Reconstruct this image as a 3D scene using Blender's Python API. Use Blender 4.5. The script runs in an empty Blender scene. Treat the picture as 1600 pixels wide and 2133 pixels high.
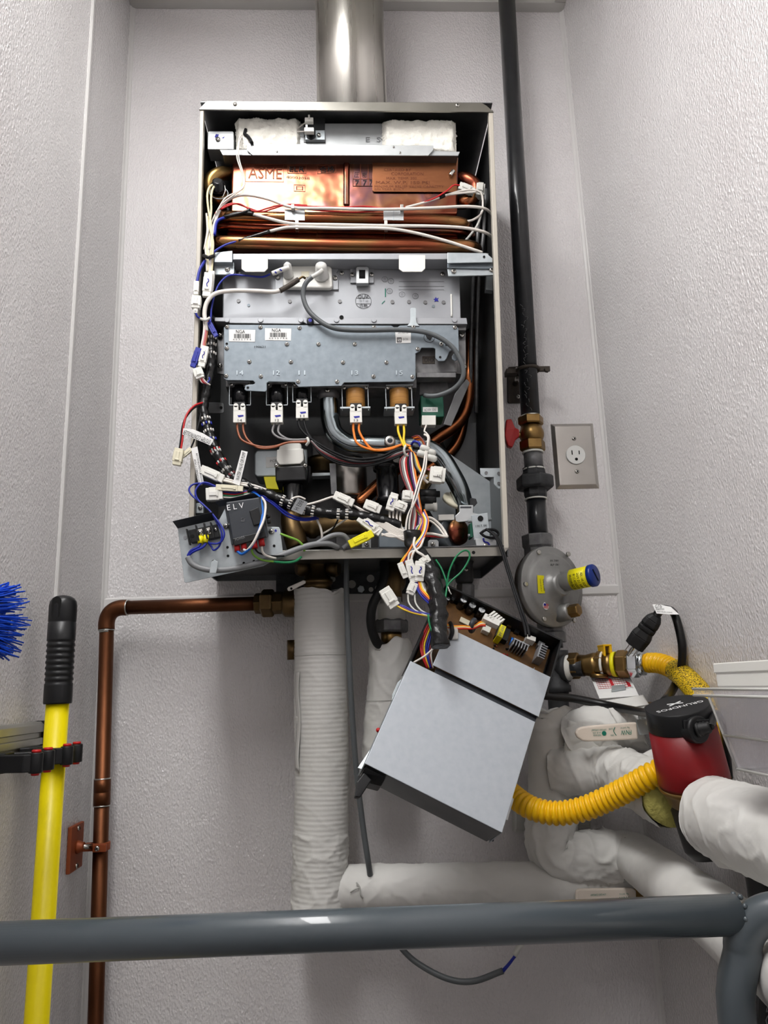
import bpy, math, random
from mathutils import Vector as V, Matrix, noise

random.seed(7)
scene = bpy.context.scene
col = scene.collection

# ---------------------------------------------------------------- camera, light, exposure
F_PX = 1600.0
PITCH, YAW, ROLL = 0.22287, 0.049293, -0.032816
CAM = V((0.0, -1.32, 1.40))
fwd = V((math.sin(YAW) * math.cos(PITCH), math.cos(YAW) * math.cos(PITCH), math.sin(PITCH)))
r0 = V((math.cos(YAW), -math.sin(YAW), 0)); u0 = r0.cross(fwd)
RT = math.cos(ROLL) * r0 + math.sin(ROLL) * u0
UP = -math.sin(ROLL) * r0 + math.cos(ROLL) * u0
cd = bpy.data.cameras.new('camera'); cam = bpy.data.objects.new('camera', cd); col.objects.link(cam)
cd.sensor_fit = 'VERTICAL'; cd.sensor_height = 36.0; cd.lens = 36.0 * F_PX / 2133.0
cd.clip_start = 0.01; cd.clip_end = 50
cam.matrix_world = Matrix.Translation(CAM) @ Matrix((RT, UP, -fwd)).transposed().to_4x4()
scene.camera = cam

world = bpy.data.worlds.new('world'); scene.world = world; world.use_nodes = True
world.node_tree.nodes['Background'].inputs[0].default_value = (0.9, 0.95, 1.0, 1)
world.node_tree.nodes['Background'].inputs[1].default_value = 0.02

# the closet's own lamp: a four-foot wraparound fluorescent fixture under the ceiling (its builder is below, with the room)
LAMP_C = V((-0.235, -1.16, 2.764)); LAMP_SX, LAMP_SY, LAMP_H, LAMP_POWER = 0.22, 1.22, 0.034, 25.0

cy = scene.cycles; cy.max_bounces = 5; cy.diffuse_bounces = 3; cy.glossy_bounces = 3; cy.transmission_bounces = 4; cy.transparent_max_bounces = 6; cy.caustics_reflective = False; cy.caustics_refractive = False
vs = scene.view_settings
vs.view_transform = 'Standard'; vs.look = 'None'; vs.exposure = 0.0; vs.gamma = 1.0; vs.use_curve_mapping = False

# ---------------------------------------------------------------- pixel -> place helpers
def P(x, y, Y):
    d = fwd + RT * ((x - 800) / F_PX) - UP * ((y - 1066.5) / F_PX)
    return CAM + d * ((Y - CAM.y) / d.y)
def PX(x, y, X):
    d = fwd + RT * ((x - 800) / F_PX) - UP * ((y - 1066.5) / F_PX)
    return CAM + d * ((X - CAM.x) / d.x)
def S(x, y, Y):                      # metres per photo pixel at that place
    return (P(x, y, Y) - CAM).dot(fwd) / F_PX
def pp(pts, Y=None):
    return [P(p[0], p[1], p[2] if len(p) > 2 else Y) for p in pts]
EX, EY, EZ = V((1, 0, 0)), V((0, 1, 0)), V((0, 0, 1))

# ---------------------------------------------------------------- mesh builder
def smooth_path(pts, sub):
    pts = [V(p) for p in pts]
    if len(pts) < 3 or sub < 2: return pts
    out = []
    n = len(pts)
    for i in range(n - 1):
        p0 = pts[i - 1] if i > 0 else pts[i] * 2 - pts[i + 1]
        p1, p2 = pts[i], pts[i + 1]
        p3 = pts[i + 2] if i + 2 < n else pts[i + 1] * 2 - pts[i]
        for k in range(sub):
            t = k / sub
            out.append(0.5 * ((2 * p1) + (-p0 + p2) * t + (2 * p0 - 5 * p1 + 4 * p2 - p3) * t * t + (-p0 + 3 * p1 - 3 * p2 + p3) * t ** 3))
    out.append(pts[-1])
    return out
def frames(path):
    T = []
    for i in range(len(path)):
        a = path[max(i - 1, 0)]; b = path[min(i + 1, len(path) - 1)]
        t = (b - a)
        T.append(t.normalized() if t.length > 1e-9 else V((0, 0, 1)))
    n = T[0].orthogonal().normalized()
    fr = []
    for t in T:
        n = (n - t * n.dot(t))
        n = n.normalized() if n.length > 1e-9 else t.orthogonal().normalized()
        fr.append((t, n, t.cross(n)))
    return fr
class MB:
    def __init__(s): s.v = []; s.f = []; s.sm = []
    def add(s, vs_, fs, smooth=False):
        o = len(s.v); s.v += [V(p) for p in vs_]
        for f in fs: s.f.append([i + o for i in f]); s.sm.append(smooth)
        return s
    def prism(s, pts, vec, smooth=False):
        n = len(pts); pts = [V(p) for p in pts]; vec = V(vec)
        return s.add(pts + [p + vec for p in pts],
                     [list(range(n)), list(range(2 * n - 1, n - 1, -1))] + [[i + n, (i + 1) % n + n, (i + 1) % n, i] for i in range(n)], smooth)
    def box(s, c, size, B=None):
        ax = B or (EX, EY, EZ); c = V(c)
        x, y, z = [ax[i] * (size[i] / 2) for i in range(3)]
        return s.prism([c - x - y - z, c + x - y - z, c + x + y - z, c - x + y - z], z * 2)
    def frustum(s, a, b):            # two polygons with the same number of corners
        n = len(a)
        return s.add(list(a) + list(b), [list(range(n)), list(range(2 * n - 1, n - 1, -1))] + [[i + n, (i + 1) % n + n, (i + 1) % n, i] for i in range(n)])
    def tube(s, pts, r, n=8, sub=6, caps=True, rf=None):
        path = smooth_path(pts, sub); fr = frames(path); m = len(path); vs_ = []
        L = [0.0]
        for i in range(1, m): L.append(L[-1] + (path[i] - path[i - 1]).length)
        for i, (p, (t, a, b)) in enumerate(zip(path, fr)):
            for k in range(n):
                an = 2 * math.pi * k / n
                rr = rf(L[i], an, L[-1]) if rf else r
                vs_.append(p + (a * math.cos(an) + b * math.sin(an)) * rr)
        fs = [[i * n + k, i * n + (k + 1) % n, (i + 1) * n + (k + 1) % n, (i + 1) * n + k] for i in range(m - 1) for k in range(n)]
        s.add(vs_, fs, True)
        if caps:
            o = len(s.v) - m * n
            s.f.append([o + k for k in range(n - 1, -1, -1)]); s.sm.append(False)
            s.f.append([o + (m - 1) * n + k for k in range(n)]); s.sm.append(False)
        return s
    def lathe(s, p0, axis, prof, n=24, smooth=True, phase=0.0, ref=None, caps=True):
        p0 = V(p0); t = V(axis).normalized()
        a = (ref - t * ref.dot(t)).normalized() if ref is not None else t.orthogonal().normalized()
        b = t.cross(a); vs_ = []
        for h, r in prof:
            for k in range(n):
                an = 2 * math.pi * k / n + phase
                vs_.append(p0 + t * h + (a * math.cos(an) + b * math.sin(an)) * r)
        m = len(prof)
        fs = [[i * n + k, i * n + (k + 1) % n, (i + 1) * n + (k + 1) % n, (i + 1) * n + k] for i in range(m - 1) for k in range(n)]
        s.add(vs_, fs, smooth)
        if caps:
            o = len(s.v) - m * n
            s.f.append([o + k for k in range(n - 1, -1, -1)]); s.sm.append(False)
            s.f.append([o + (m - 1) * n + k for k in range(n)]); s.sm.append(False)
        return s
    def cyl(s, p0, p1, r, n=20, r1=None, smooth=True, ref=None):
        d = V(p1) - V(p0); L = d.length
        return s.lathe(p0, d, [(0, r), (L, r if r1 is None else r1)], n, smooth, ref=ref)
    def hexa(s, p0, p1, r, ref=None):
        d = V(p1) - V(p0); L = d.length; c = min(L * .15, r * .12)
        return s.lathe(p0, d, [(0, r * .9), (c, r), (L - c, r), (L, r * .9)], 6, False, ref=ref)
    def ball(s, c, rx, ry=None, rz=None, n=16, m=10, B=None):
        ry = ry or rx; rz = rz or rx; ax = B or (EX, EY, EZ); vs_ = []; c = V(c)
        for i in range(1, m):
            th = math.pi * i / m
            for k in range(n):
                an = 2 * math.pi * k / n
                vs_.append(c + ax[0] * rx * math.sin(th) * math.cos(an) + ax[1] * ry * math.sin(th) * math.sin(an) + ax[2] * rz * math.cos(th))
        fs = [[i * n + k, (i + 1) * n + k, (i + 1) * n + (k + 1) % n, i * n + (k + 1) % n] for i in range(m - 2) for k in range(n)]
        o = len(vs_); vs_ += [c + ax[2] * rz, c - ax[2] * rz]
        fs += [[o, k, (k + 1) % n] for k in range(n)] + [[o + 1, (m - 2) * n + (k + 1) % n, (m - 2) * n + k] for k in range(n)]
        return s.add(vs_, fs, True)
    def grid(s, o, u, w, nu, nv, fn, smooth=True):   # displaced sheet: fn(a,b) -> offset vector
        vs_ = [V(o) + u * (i / nu) + w * (j / nv) + fn(i / nu, j / nv) for j in range(nv + 1) for i in range(nu + 1)]
        fs = [[j * (nu + 1) + i, j * (nu + 1) + i + 1, (j + 1) * (nu + 1) + i + 1, (j + 1) * (nu + 1) + i] for j in range(nv) for i in range(nu)]
        return s.add(vs_, fs, smooth)
    def ring(s, c, axis, R, r, n=28, m=8, a0=0, a1=2 * math.pi, ref=None):
        t = V(axis).normalized(); a = (ref - t * ref.dot(t)).normalized() if ref is not None else t.orthogonal().normalized(); b = t.cross(a); c = V(c)
        full = abs(a1 - a0 - 2 * math.pi) < 1e-6; vs_ = []; q = n if full else n + 1
        for i in range(q):
            an = a0 + (a1 - a0) * i / n; d = a * math.cos(an) + b * math.sin(an)
            for k in range(m):
                bn = 2 * math.pi * k / m
                vs_.append(c + d * (R + r * math.cos(bn)) + t * r * math.sin(bn))
        fs = [[i * m + k, ((i + 1) % q) * m + k, ((i + 1) % q) * m + (k + 1) % m, i * m + (k + 1) % m] for i in range(n) for k in range(m)]
        return s.add(vs_, fs, True)
    def mesh(s, name):
        lo_ = V([min(v[i] for v in s.v) for i in range(3)]); hi = V([max(v[i] for v in s.v) for i in range(3)]); c = (lo_ + hi) / 2
        me = bpy.data.meshes.new(name); me.from_pydata([v - c for v in s.v], [], s.f)
        me.polygons.foreach_set('use_smooth', s.sm); me.update()
        return me, c

ORG = {}                              # world origin of every object made (translation only)
def finish(o, c, parent):
    o.location = c; ORG[o.name] = V(c); col.objects.link(o)
    if parent is not None:
        o.parent = parent; o.matrix_parent_inverse = Matrix.Translation(-ORG[parent.name])
    return o
def obj(name, mb, mat, parent=None, bevel=0, seg=2, label=None, kind=None):
    me, c = mb.mesh(name); me.materials.append(M[mat] if isinstance(mat, str) else mat)
    o = bpy.data.objects.new(name, me); finish(o, c, parent)
    if bevel:
        md = o.modifiers.new('bevel', 'BEVEL'); md.width = bevel; md.segments = seg; md.limit_method = 'ANGLE'; md.angle_limit = 0.6
        md.use_clamp_overlap = True
    if label: o['label'] = label
    if kind: o['kind'] = kind
    return o
def thing(name, label, cat, loc, group=None):
    o = bpy.data.objects.new(name, None); o.empty_display_size = 0.02; finish(o, V(loc), None)
    o['label'] = label; o['category'] = cat
    if group: o['group'] = group
    return o
def tag(o, label, cat, group=None):
    o['label'] = label; o['category'] = cat
    if group: o['group'] = group
    return o
def struct(name, mb, mat, label=None, bevel=0):
    o = obj(name, mb, mat, None, bevel); o['kind'] = 'structure'
    if label: o['label'] = label
    return o
_text = {}
def text_mesh(s):
    if s not in _text:
        cu = bpy.data.curves.new('t', 'FONT'); cu.body = s; cu.size = 1.0; cu.resolution_u = 2
        o = bpy.data.objects.new('t', cu); col.objects.link(o)
        dg = bpy.context.evaluated_depsgraph_get()
        me = bpy.data.meshes.new_from_object(o.evaluated_get(dg))
        vs_ = [v.co.copy() for v in me.vertices]; fs = [list(p.vertices) for p in me.polygons]
        bpy.data.objects.remove(o); bpy.data.curves.remove(cu); bpy.data.meshes.remove(me)
        xs = [v.x for v in vs_] or [0, 1]; ys = [v.y for v in vs_] or [0, 1]
        _text[s] = (vs_, fs, min(xs), max(xs), min(ys), max(ys))
    return _text[s]
def text_into(mb, s, a, u, w, off=0.0004):
    """print string s into the parallelogram with corner a, baseline vector u, height vector w"""
    vs_, fs, x0, x1, y0, y1 = text_mesh(s)
    nrm = u.cross(w).normalized() * off
    mb.add([a + u * ((v.x - x0) / (x1 - x0)) + w * ((v.y - y0) / max(y1 - y0, 1e-6)) + nrm for v in vs_], fs)
def lettering(parent, mat, items, name='lettering', off=0.0004):
    mb = MB()
    for s, a, u, w in items: text_into(mb, s, a, u, w, off)
    return obj(name, mb, mat, parent)
def px_text(s, x0, y0, x1, y1, h, Y, down=None):
    """item for lettering(): baseline from pixel (x0,y0) to (x1,y1), h pixels tall on the plane Y"""
    a, b = P(x0, y0, Y), P(x1, y1, Y)
    dx, dy = x1 - x0, y1 - y0; L = math.hypot(dx, dy)
    w = P(x0 + dy / L * h, y0 - dx / L * h, Y) - a
    return (s, a, b - a, w)

# ---------------------------------------------------------------- materials
def lin(c):
    out = []
    for k in c[:3]:
        k = k / 255.0
        out.append(k / 12.92 if k <= 0.04045 else ((k + 0.055) / 1.055) ** 2.4)
    return (*out, 1.0)
M = {}
def mat(name, c, rough=0.5, metal=0.0, c2=None, nscale=30, ndetail=4, bump=0, bscale=100, bdist=0.001, stretch=None, coat=0, spec=0.5, rvar=0, trans=0, ior=1.45, alpha=1):
    m = bpy.data.materials.new(name); m.use_nodes = True; nt = m.node_tree; b = nt.nodes['Principled BSDF']
    b.inputs['Base Color'].default_value = lin(c); b.inputs['Roughness'].default_value = rough; b.inputs['Metallic'].default_value = metal
    b.inputs['Specular IOR Level'].default_value = spec; b.inputs['Coat Weight'].default_value = coat
    b.inputs['Transmission Weight'].default_value = trans; b.inputs['IOR'].default_value = ior; b.inputs['Alpha'].default_value = alpha
    tc = nt.nodes.new('ShaderNodeTexCoord'); mp = nt.nodes.new('ShaderNodeMapping')
    nt.links.new(tc.outputs['Object'], mp.inputs['Vector'])
    if stretch: mp.inputs['Scale'].default_value = stretch
    if c2 is not None or rvar:
        n = nt.nodes.new('ShaderNodeTexNoise'); n.inputs['Scale'].default_value = nscale; n.inputs['Detail'].default_value = ndetail
        nt.links.new(mp.outputs[0], n.inputs['Vector'])
        if c2 is not None:
            cols = [c] + (list(c2) if isinstance(c2, list) else [c2]); r = nt.nodes.new('ShaderNodeValToRGB')
            e = r.color_ramp.elements; e[0].position = 0.3; e[0].color = lin(cols[0]); e[1].position = 0.72; e[1].color = lin(cols[-1])
            for i in range(1, len(cols) - 1):
                x = e.new(0.3 + 0.42 * i / (len(cols) - 1)); x.color = lin(cols[i])
            nt.links.new(n.outputs['Fac'], r.inputs['Fac']); nt.links.new(r.outputs['Color'], b.inputs['Base Color'])
        if rvar:
            mr = nt.nodes.new('ShaderNodeMapRange'); mr.inputs['To Min'].default_value = max(rough - rvar, 0.02); mr.inputs['To Max'].default_value = rough + rvar
            nt.links.new(n.outputs['Fac'], mr.inputs['Value']); nt.links.new(mr.outputs[0], b.inputs['Roughness'])
    if bump:
        n2 = nt.nodes.new('ShaderNodeTexNoise'); n2.inputs['Scale'].default_value = bscale; n2.inputs['Detail'].default_value = 3
        nt.links.new(mp.outputs[0], n2.inputs['Vector'])
        bp = nt.nodes.new('ShaderNodeBump'); bp.inputs['Strength'].default_value = bump; bp.inputs['Distance'].default_value = bdist
        nt.links.new(n2.outputs['Fac'], bp.inputs['Height']); nt.links.new(bp.outputs[0], b.inputs['Normal'])
    M[name] = m
    return m
def frp(name, c, c2):                 # pebbled fibreglass wall panel
    m = bpy.data.materials.new(name); m.use_nodes = True; nt = m.node_tree; b = nt.nodes['Principled BSDF']
    tc = nt.nodes.new('ShaderNodeTexCoord'); mp = nt.nodes.new('ShaderNodeMapping'); mp.inputs['Scale'].default_value = (1, 1, 0.55)
    nt.links.new(tc.outputs['Object'], mp.inputs['Vector'])
    n = nt.nodes.new('ShaderNodeTexNoise'); n.inputs['Scale'].default_value = 6; n.inputs['Detail'].default_value = 6
    nt.links.new(tc.outputs['Object'], n.inputs['Vector'])
    r = nt.nodes.new('ShaderNodeValToRGB'); e = r.color_ramp.elements; e[0].position = .35; e[1].position = .7; e[0].color = lin(c); e[1].color = lin(c2)
    nt.links.new(n.outputs['Fac'], r.inputs['Fac']); nt.links.new(r.outputs['Color'], b.inputs['Base Color'])
    v = nt.nodes.new('ShaderNodeTexVoronoi'); v.inputs['Scale'].default_value = 360; v.feature = 'F1'
    nt.links.new(mp.outputs[0], v.inputs['Vector'])
    n2 = nt.nodes.new('ShaderNodeTexNoise'); n2.inputs['Scale'].default_value = 420; n2.inputs['Detail'].default_value = 1
    nt.links.new(mp.outputs[0], n2.inputs['Vector'])
    mx = nt.nodes.new('ShaderNodeMath'); mx.operation = 'MULTIPLY_ADD'; mx.inputs[1].default_value = 1.1
    nt.links.new(n2.outputs['Fac'], mx.inputs[0]); nt.links.new(v.outputs['Distance'], mx.inputs[2])
    bp = nt.nodes.new('ShaderNodeBump'); bp.inputs['Strength'].default_value = 0.55; bp.inputs['Distance'].default_value = 0.0014
    nt.links.new(mx.outputs[0], bp.inputs['Height']); nt.links.new(bp.outputs[0], b.inputs['Normal'])
    bc = nt.nodes.new('ShaderNodeBump'); bc.inputs['Strength'].default_value = 1.0; bc.inputs['Distance'].default_value = 0.0026
    nt.links.new(mx.outputs[0], bc.inputs['Height']); nt.links.new(bc.outputs[0], b.inputs['Coat Normal'])
    b.inputs['Roughness'].default_value = 0.4; b.inputs['Specular IOR Level'].default_value = 0.3
    b.inputs['Coat Weight'].default_value = 1.0; b.inputs['Coat Roughness'].default_value = 0.09; b.inputs['Coat IOR'].default_value = 1.55
    M[name] = m
frp('frp', (221, 217, 217), (228, 225, 225))
mat('trim_white', (216, 214, 212), 0.4)
mat('ceiling_grid', (190, 188, 184), 0.5)
mat('tile', (200, 198, 192), 0.9, bump=.3, bscale=120)
mat('floor_grey', (120, 116, 112), 0.6, c2=(100, 98, 95))
mat('steel_brushed', (196, 193, 186), 0.28, 1.0, c2=(176, 174, 168), nscale=40, stretch=(1, 1, .05), rvar=.05)
mat('stainless', (186, 182, 176), 0.3, 1.0, c2=(200, 196, 190), nscale=14, rvar=.08)
mat('zinc', (168, 176, 180), 0.45, 0.55, c2=(184, 191, 194), nscale=60, rvar=.08)
mat('zinc_light', (184, 188, 189), 0.42, 0.6, c2=(198, 201, 202), nscale=40)
mat('cover_zinc', (118, 127, 134), 0.5, 0.5, c2=(131, 140, 147), nscale=90, ndetail=6)
mat('alu', (150, 153, 157), 0.46, 0.4, c2=(162, 164, 168), nscale=12, ndetail=6)
mat('galv_dark', (86, 88, 90), 0.38, 0.85, c2=(112, 112, 112), nscale=18, stretch=(1, 1, .15), rvar=.06)
mat('case_edge', (186, 180, 168), 0.4)
mat('chrome', (205, 210, 212), 0.16, 1.0)
mat('zinc_pipe', (168, 178, 182), 0.17, 1.0, c2=(140, 150, 155), nscale=20)
mat('screw_metal', (196, 194, 188), 0.25, 1.0)
mat('copper_hx', (158, 88, 66), 0.25, 1.0, bump=.35, bscale=9, bdist=.02, c2=[(176, 108, 84), (150, 82, 64), (166, 116, 86), (130, 92, 96), (184, 112, 84)], nscale=9, ndetail=3, rvar=.07)
mat('copper_tube', (150, 80, 56), 0.26, 1.0, c2=[(162, 92, 64), (150, 112, 72), (128, 66, 52), (160, 90, 62)], nscale=13, ndetail=3, stretch=(.5, 1, 1), rvar=.06)
mat('copper_dull', (84, 51, 34), 0.46, 1.0, c2=(114, 72, 48), nscale=16, ndetail=7, stretch=(1, 1, .4), rvar=.08)
mat('copper_bright', (186, 116, 74), 0.26, 1.0, c2=(150, 88, 54), nscale=18)
mat('brass', (158, 128, 80), 0.34, 1.0, c2=(128, 102, 62), nscale=35, rvar=.08)
mat('brass_dark', (112, 92, 62), 0.42, 1.0, c2=(90, 73, 50), nscale=35)
mat('brass_plate', (150, 98, 68), 0.36, 1.0, c2=(138, 90, 62), nscale=14)
mat('solder', (196, 196, 190), 0.3, 1.0, bump=.4, bscale=300)
mat('black_pipe', (22, 24, 27), 0.32, 0.0, c2=(34, 36, 40), nscale=50, coat=.3)
mat('iron_fitting', (46, 47, 49), 0.55, 0.2, c2=(66, 67, 69), nscale=60, bump=.4, bscale=300, bdist=.0006)
mat('iron_light', (96, 96, 98), 0.45, 0.5, c2=(128, 128, 128), nscale=70)
mat('iron_brown', (58, 52, 47), 0.6, 0.3, c2=(74, 66, 58), nscale=60, bump=.3, bscale=200)
mat('cast_alu', (140, 140, 138), 0.42, 0.5, c2=(158, 158, 156), nscale=45, ndetail=6, bump=.12, bscale=400, bdist=.0005)
mat('black_plastic', (14, 15, 17), 0.42)
mat('black_gloss', (16, 17, 20), 0.22)
mat('black_tape', (12, 12, 13), 0.28, bump=.7, bscale=160, bdist=.0015)
mat('black_rubber', (18, 18, 19), 0.55)
mat('charcoal', (52, 56, 62), 0.45)
mat('dark_hole', (6, 6, 6), 0.9)
mat('white_plastic', (232, 231, 224), 0.4)
mat('cream_plastic', (226, 220, 196), 0.42)
mat('clear_grey', (206, 205, 200), 0.35)
mat('nylon', (214, 213, 206), 0.35, c2=(196, 196, 190))
mat('paper', (236, 236, 234), 0.75)
mat('ink', (18, 18, 20), 0.7)
mat('ink_grey', (120, 122, 124), 0.7)
mat('ink_red', (196, 40, 48), 0.7)
mat('ink_green', (0, 118, 96), 0.6)
mat('ink_blue', (24, 28, 150), 0.5)
mat('ink_white', (236, 236, 236), 0.6)
mat('ink_etch', (112, 66, 48), 0.45, 0.8)
mat('steel_lip', (140, 138, 131), 0.34, 1.0, c2=(156, 153, 146), nscale=14, rvar=.06)
mat('emboss', (176, 186, 192), 0.45, 0.5)
mat('blanket', (238, 236, 226), 0.95, bump=.6, bscale=220, bdist=.003)
mat('ceramic', (226, 226, 222), 0.3)
mat('green_box', (16, 86, 66), 0.45)
mat('coil', (196, 144, 76), 0.42, c2=(168, 116, 58), nscale=60, stretch=(.2, .2, 6))
mat('jacket', (226, 225, 221), 0.62, c2=(214, 213, 208), nscale=9, bump=.35, bscale=45, bdist=.002)
mat('jacket_seam', (190, 189, 184), 0.7)
mat('fibreglass', (186, 178, 98), 0.95, bump=.8, bscale=200, bdist=.003)
mat('hose_yellow', (240, 186, 8), 0.36)
mat('yellow_tag', (238, 226, 16), 0.45)
mat('pole_yellow', (236, 216, 0), 0.38)
mat('pump_red', (126, 6, 14), 0.42, c2=(116, 4, 12))
mat('red_plastic', (186, 26, 26), 0.35)
mat('blue_cap', (10, 46, 128), 0.32)
mat('bristle_blue', (14, 74, 206), 0.35)
mat('grip_black', (20, 21, 23), 0.38)
mat('rail_grey', (74, 82, 87), 0.3, coat=.4)
mat('clamp_copper', (150, 74, 40), 0.5, 0.3)
mat('alu_rail', (168, 168, 162), 0.4, 0.8)
mat('pcb', (118, 82, 38), 0.5, c2=(92, 62, 30), nscale=90)
mat('box_grey', (178, 185, 192), 0.5, 0.35, c2=(186, 192, 198), nscale=120)
mat('handle_cream', (226, 214, 200), 0.3)
mat('outlet_white', (232, 232, 228), 0.35)
mat('cord_black', (14, 14, 15), 0.35)
mat('cable_grey', (92, 96, 98), 0.45)
mat('cable_light', (128, 130, 132), 0.45)
mat('stripe_tape', (200, 200, 198), 0.5)
def wirecol(n, c): mat('w_' + n, c, 0.38 if n != 'black' else 0.55, spec=0.5 if n != 'black' else 0.25)
for n, c in dict(white=(226, 220, 212), grey=(128, 126, 126), black=(20, 20, 22), red=(186, 28, 32), orange=(238, 128, 36), yellow=(238, 200, 30), blue=(26, 40, 150),
                 lblue=(20, 100, 190), brown=(150, 84, 54), purple=(86, 40, 110), green=(16, 120, 74), lgreen=(120, 170, 60), cream=(226, 216, 176), pink=(214, 120, 130), maroon=(110, 36, 40)).items(): wirecol(n, c)
def glass(name, c, rough, dens):
    m = bpy.data.materials.new(name); m.use_nodes = True; nt = m.node_tree; b = nt.nodes['Principled BSDF']
    b.inputs['Base Color'].default_value = lin(c); b.inputs['Roughness'].default_value = rough
    b.inputs['Transmission Weight'].default_value = dens; b.inputs['IOR'].default_value = 1.08
    M[name] = m
glass('clear_plastic', (236, 234, 240), 0.1, 0.3)
M['clear_plastic'].node_tree.nodes['Principled BSDF'].inputs['Alpha'].default_value = 0.36
def printed(name, base, ink, scale, thr=.55):  # band of fine illegible print
    m = bpy.data.materials.new(name); m.use_nodes = True; nt = m.node_tree; b = nt.nodes['Principled BSDF']
    tc = nt.nodes.new('ShaderNodeTexCoord'); n = nt.nodes.new('ShaderNodeTexNoise'); n.inputs['Scale'].default_value = scale; n.inputs['Detail'].default_value = 1
    nt.links.new(tc.outputs['Object'], n.inputs['Vector'])
    r = nt.nodes.new('ShaderNodeValToRGB'); e = r.color_ramp.elements; r.color_ramp.interpolation = 'CONSTANT'; e[0].color = lin(base); e[1].position = thr; e[1].color = lin(ink)
    nt.links.new(n.outputs['Fac'], r.inputs['Fac']); nt.links.new(r.outputs['Color'], b.inputs['Base Color']); b.inputs['Roughness'].default_value = .5
    M[name] = m
printed('hose_print', (226, 190, 24), (60, 50, 12), 760, .53)
mat('lamp_diffuser', (240, 240, 236), 0.6)

# ---------------------------------------------------------------- the room
XL, XR, YF, ZC = -0.4166, 0.4743, -2.3, 2.764
T = 0.05
struct('wall_back', MB().box(((XL + XR) / 2, T / 2, ZC / 2 + .1), (XR - XL + 2 * T, T, ZC + .2)), 'frp', 'pebbled pale fibreglass wall panel behind the water heater')
struct('wall_left', MB().box((XL - T / 2, YF / 2, ZC / 2 + .1), (T, -YF, ZC + .2)), 'frp', 'pebbled pale fibreglass wall at the broom side')
struct('wall_right', MB().box((XR + T / 2, YF / 2, ZC / 2 + .1), (T, -YF, ZC + .2)), 'frp', 'pebbled pale fibreglass wall beside the pump')
struct('wall_front', MB().box(((XL + XR) / 2, YF - T / 2, ZC / 2 + .1), (XR - XL + 2 * T, T, ZC + .2)), 'frp', 'pale wall behind the viewer')
struct('floor', MB().box(((XL + XR) / 2, YF / 2, -T / 2), (XR - XL + 2 * T, -YF + 2 * T, T)), 'floor_grey', 'grey floor of the utility closet')
# dropped ceiling with a grid of metal angles
struct('ceiling', MB().box(((XL + XR) / 2, YF / 2, ZC + .03), (XR - XL, -YF, .02)), 'tile', 'white dropped ceiling tiles')
struct('trim_1', MB().box(((XL + XR) / 2, -.012, ZC + .004), (XR - XL, .024, .008)), 'ceiling_grid', 'metal ceiling angle along the back wall', .001)
struct('trim_2', MB().box((XL + .012, YF / 2, ZC + .0045), (.024, -YF - .05, .009)), 'ceiling_grid', 'metal ceiling angle along the broom wall', .001)
struct('trim_3', MB().box((XR - .012, YF / 2, ZC + .0045), (.024, -YF - .05, .009)), 'ceiling_grid', 'metal ceiling angle along the pump wall', .001)
# corner strips, dado strips and the joint strip on the left wall
def corner(n, x, sx, lab):
    mb = MB().prism([V((x, 0, 0)), V((x + sx * .008, 0, 0)), V((x + sx * .007, -.0015, 0)), V((x + sx * .0035, -.0035, 0)), V((x + sx * .0015, -.007, 0)), V((x, -.008, 0))], V((0, 0, ZC)))
    struct(n, mb, 'trim_white', lab)
corner('trim_4', XL, 1, 'white corner strip between back wall and broom wall')
corner('trim_5', XR, -1, 'white corner strip between back wall and pump wall')
zt = P(300, 1243.5, 0).z; zb = zt - .0185
def strip(n, a, b, nrm, lab, h=.0185):
    a, b, nrm = V(a), V(b), V(nrm)
    mb = MB()
    pr = [(0, 0), (0, .001), (.003, .0035), (h - .003, .0035), (h, .001), (h, 0)]
    up_ = EZ if abs((b - a).z) < .1 else nrm.cross((b - a).normalized())
    mb.prism([a + up_ * q + nrm * w for q, w in pr], b - a)
    return struct(n, mb, 'trim_white', lab)
strip('trim_6', (XL + .004, 0, zb), (XR - .004, 0, zb), (0, -1, 0), 'white horizontal joint strip across the back wall')
ys = PX(190, 100, XL).y
strip('trim_7', (XL, ys, 0), (XL, ys, ZC), (1, 0, 0), 'white vertical joint strip on the broom wall', .012)
# wraparound ceiling lamp: metal pan, end caps and glowing diffuser
m_ = bpy.data.materials.new('lamp_glow'); m_.use_nodes = True; b_ = m_.node_tree.nodes['Principled BSDF']
b_.inputs['Base Color'].default_value = (.9, .9, .88, 1); b_.inputs['Emission Color'].default_value = (1.0, 0.99, 0.98, 1); b_.inputs['Emission Strength'].default_value = LAMP_POWER; M['lamp_glow'] = m_
t = thing('ceiling_lamp', 'long wraparound fluorescent lamp on the ceiling above the viewer', 'lamp', LAMP_C - EZ * LAMP_H)
def lamp_prof(w, h, y): return [LAMP_C + V((x * w, y, z * h)) for x, z in ((-.5, -.12), (-.5, -.55), (-.42, -.86), (-.28, -1), (.28, -1), (.42, -.86), (.5, -.55), (.5, -.12))]
obj('lamp_pan', MB().box(LAMP_C - EZ * .005, (LAMP_SX + .01, LAMP_SY, .01)), 'ceiling_grid', t, .001)
for sy in (-1, 1): obj('end_cap', MB().prism(lamp_prof(LAMP_SX + .004, LAMP_H + .003, sy * (LAMP_SY / 2 - .004) - .004), EY * .008), 'white_plastic', t, .001)
obj('diffuser', MB().prism(lamp_prof(LAMP_SX, LAMP_H, -LAMP_SY / 2 + .01), EY * (LAMP_SY - .02)), 'lamp_glow', t)

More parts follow.
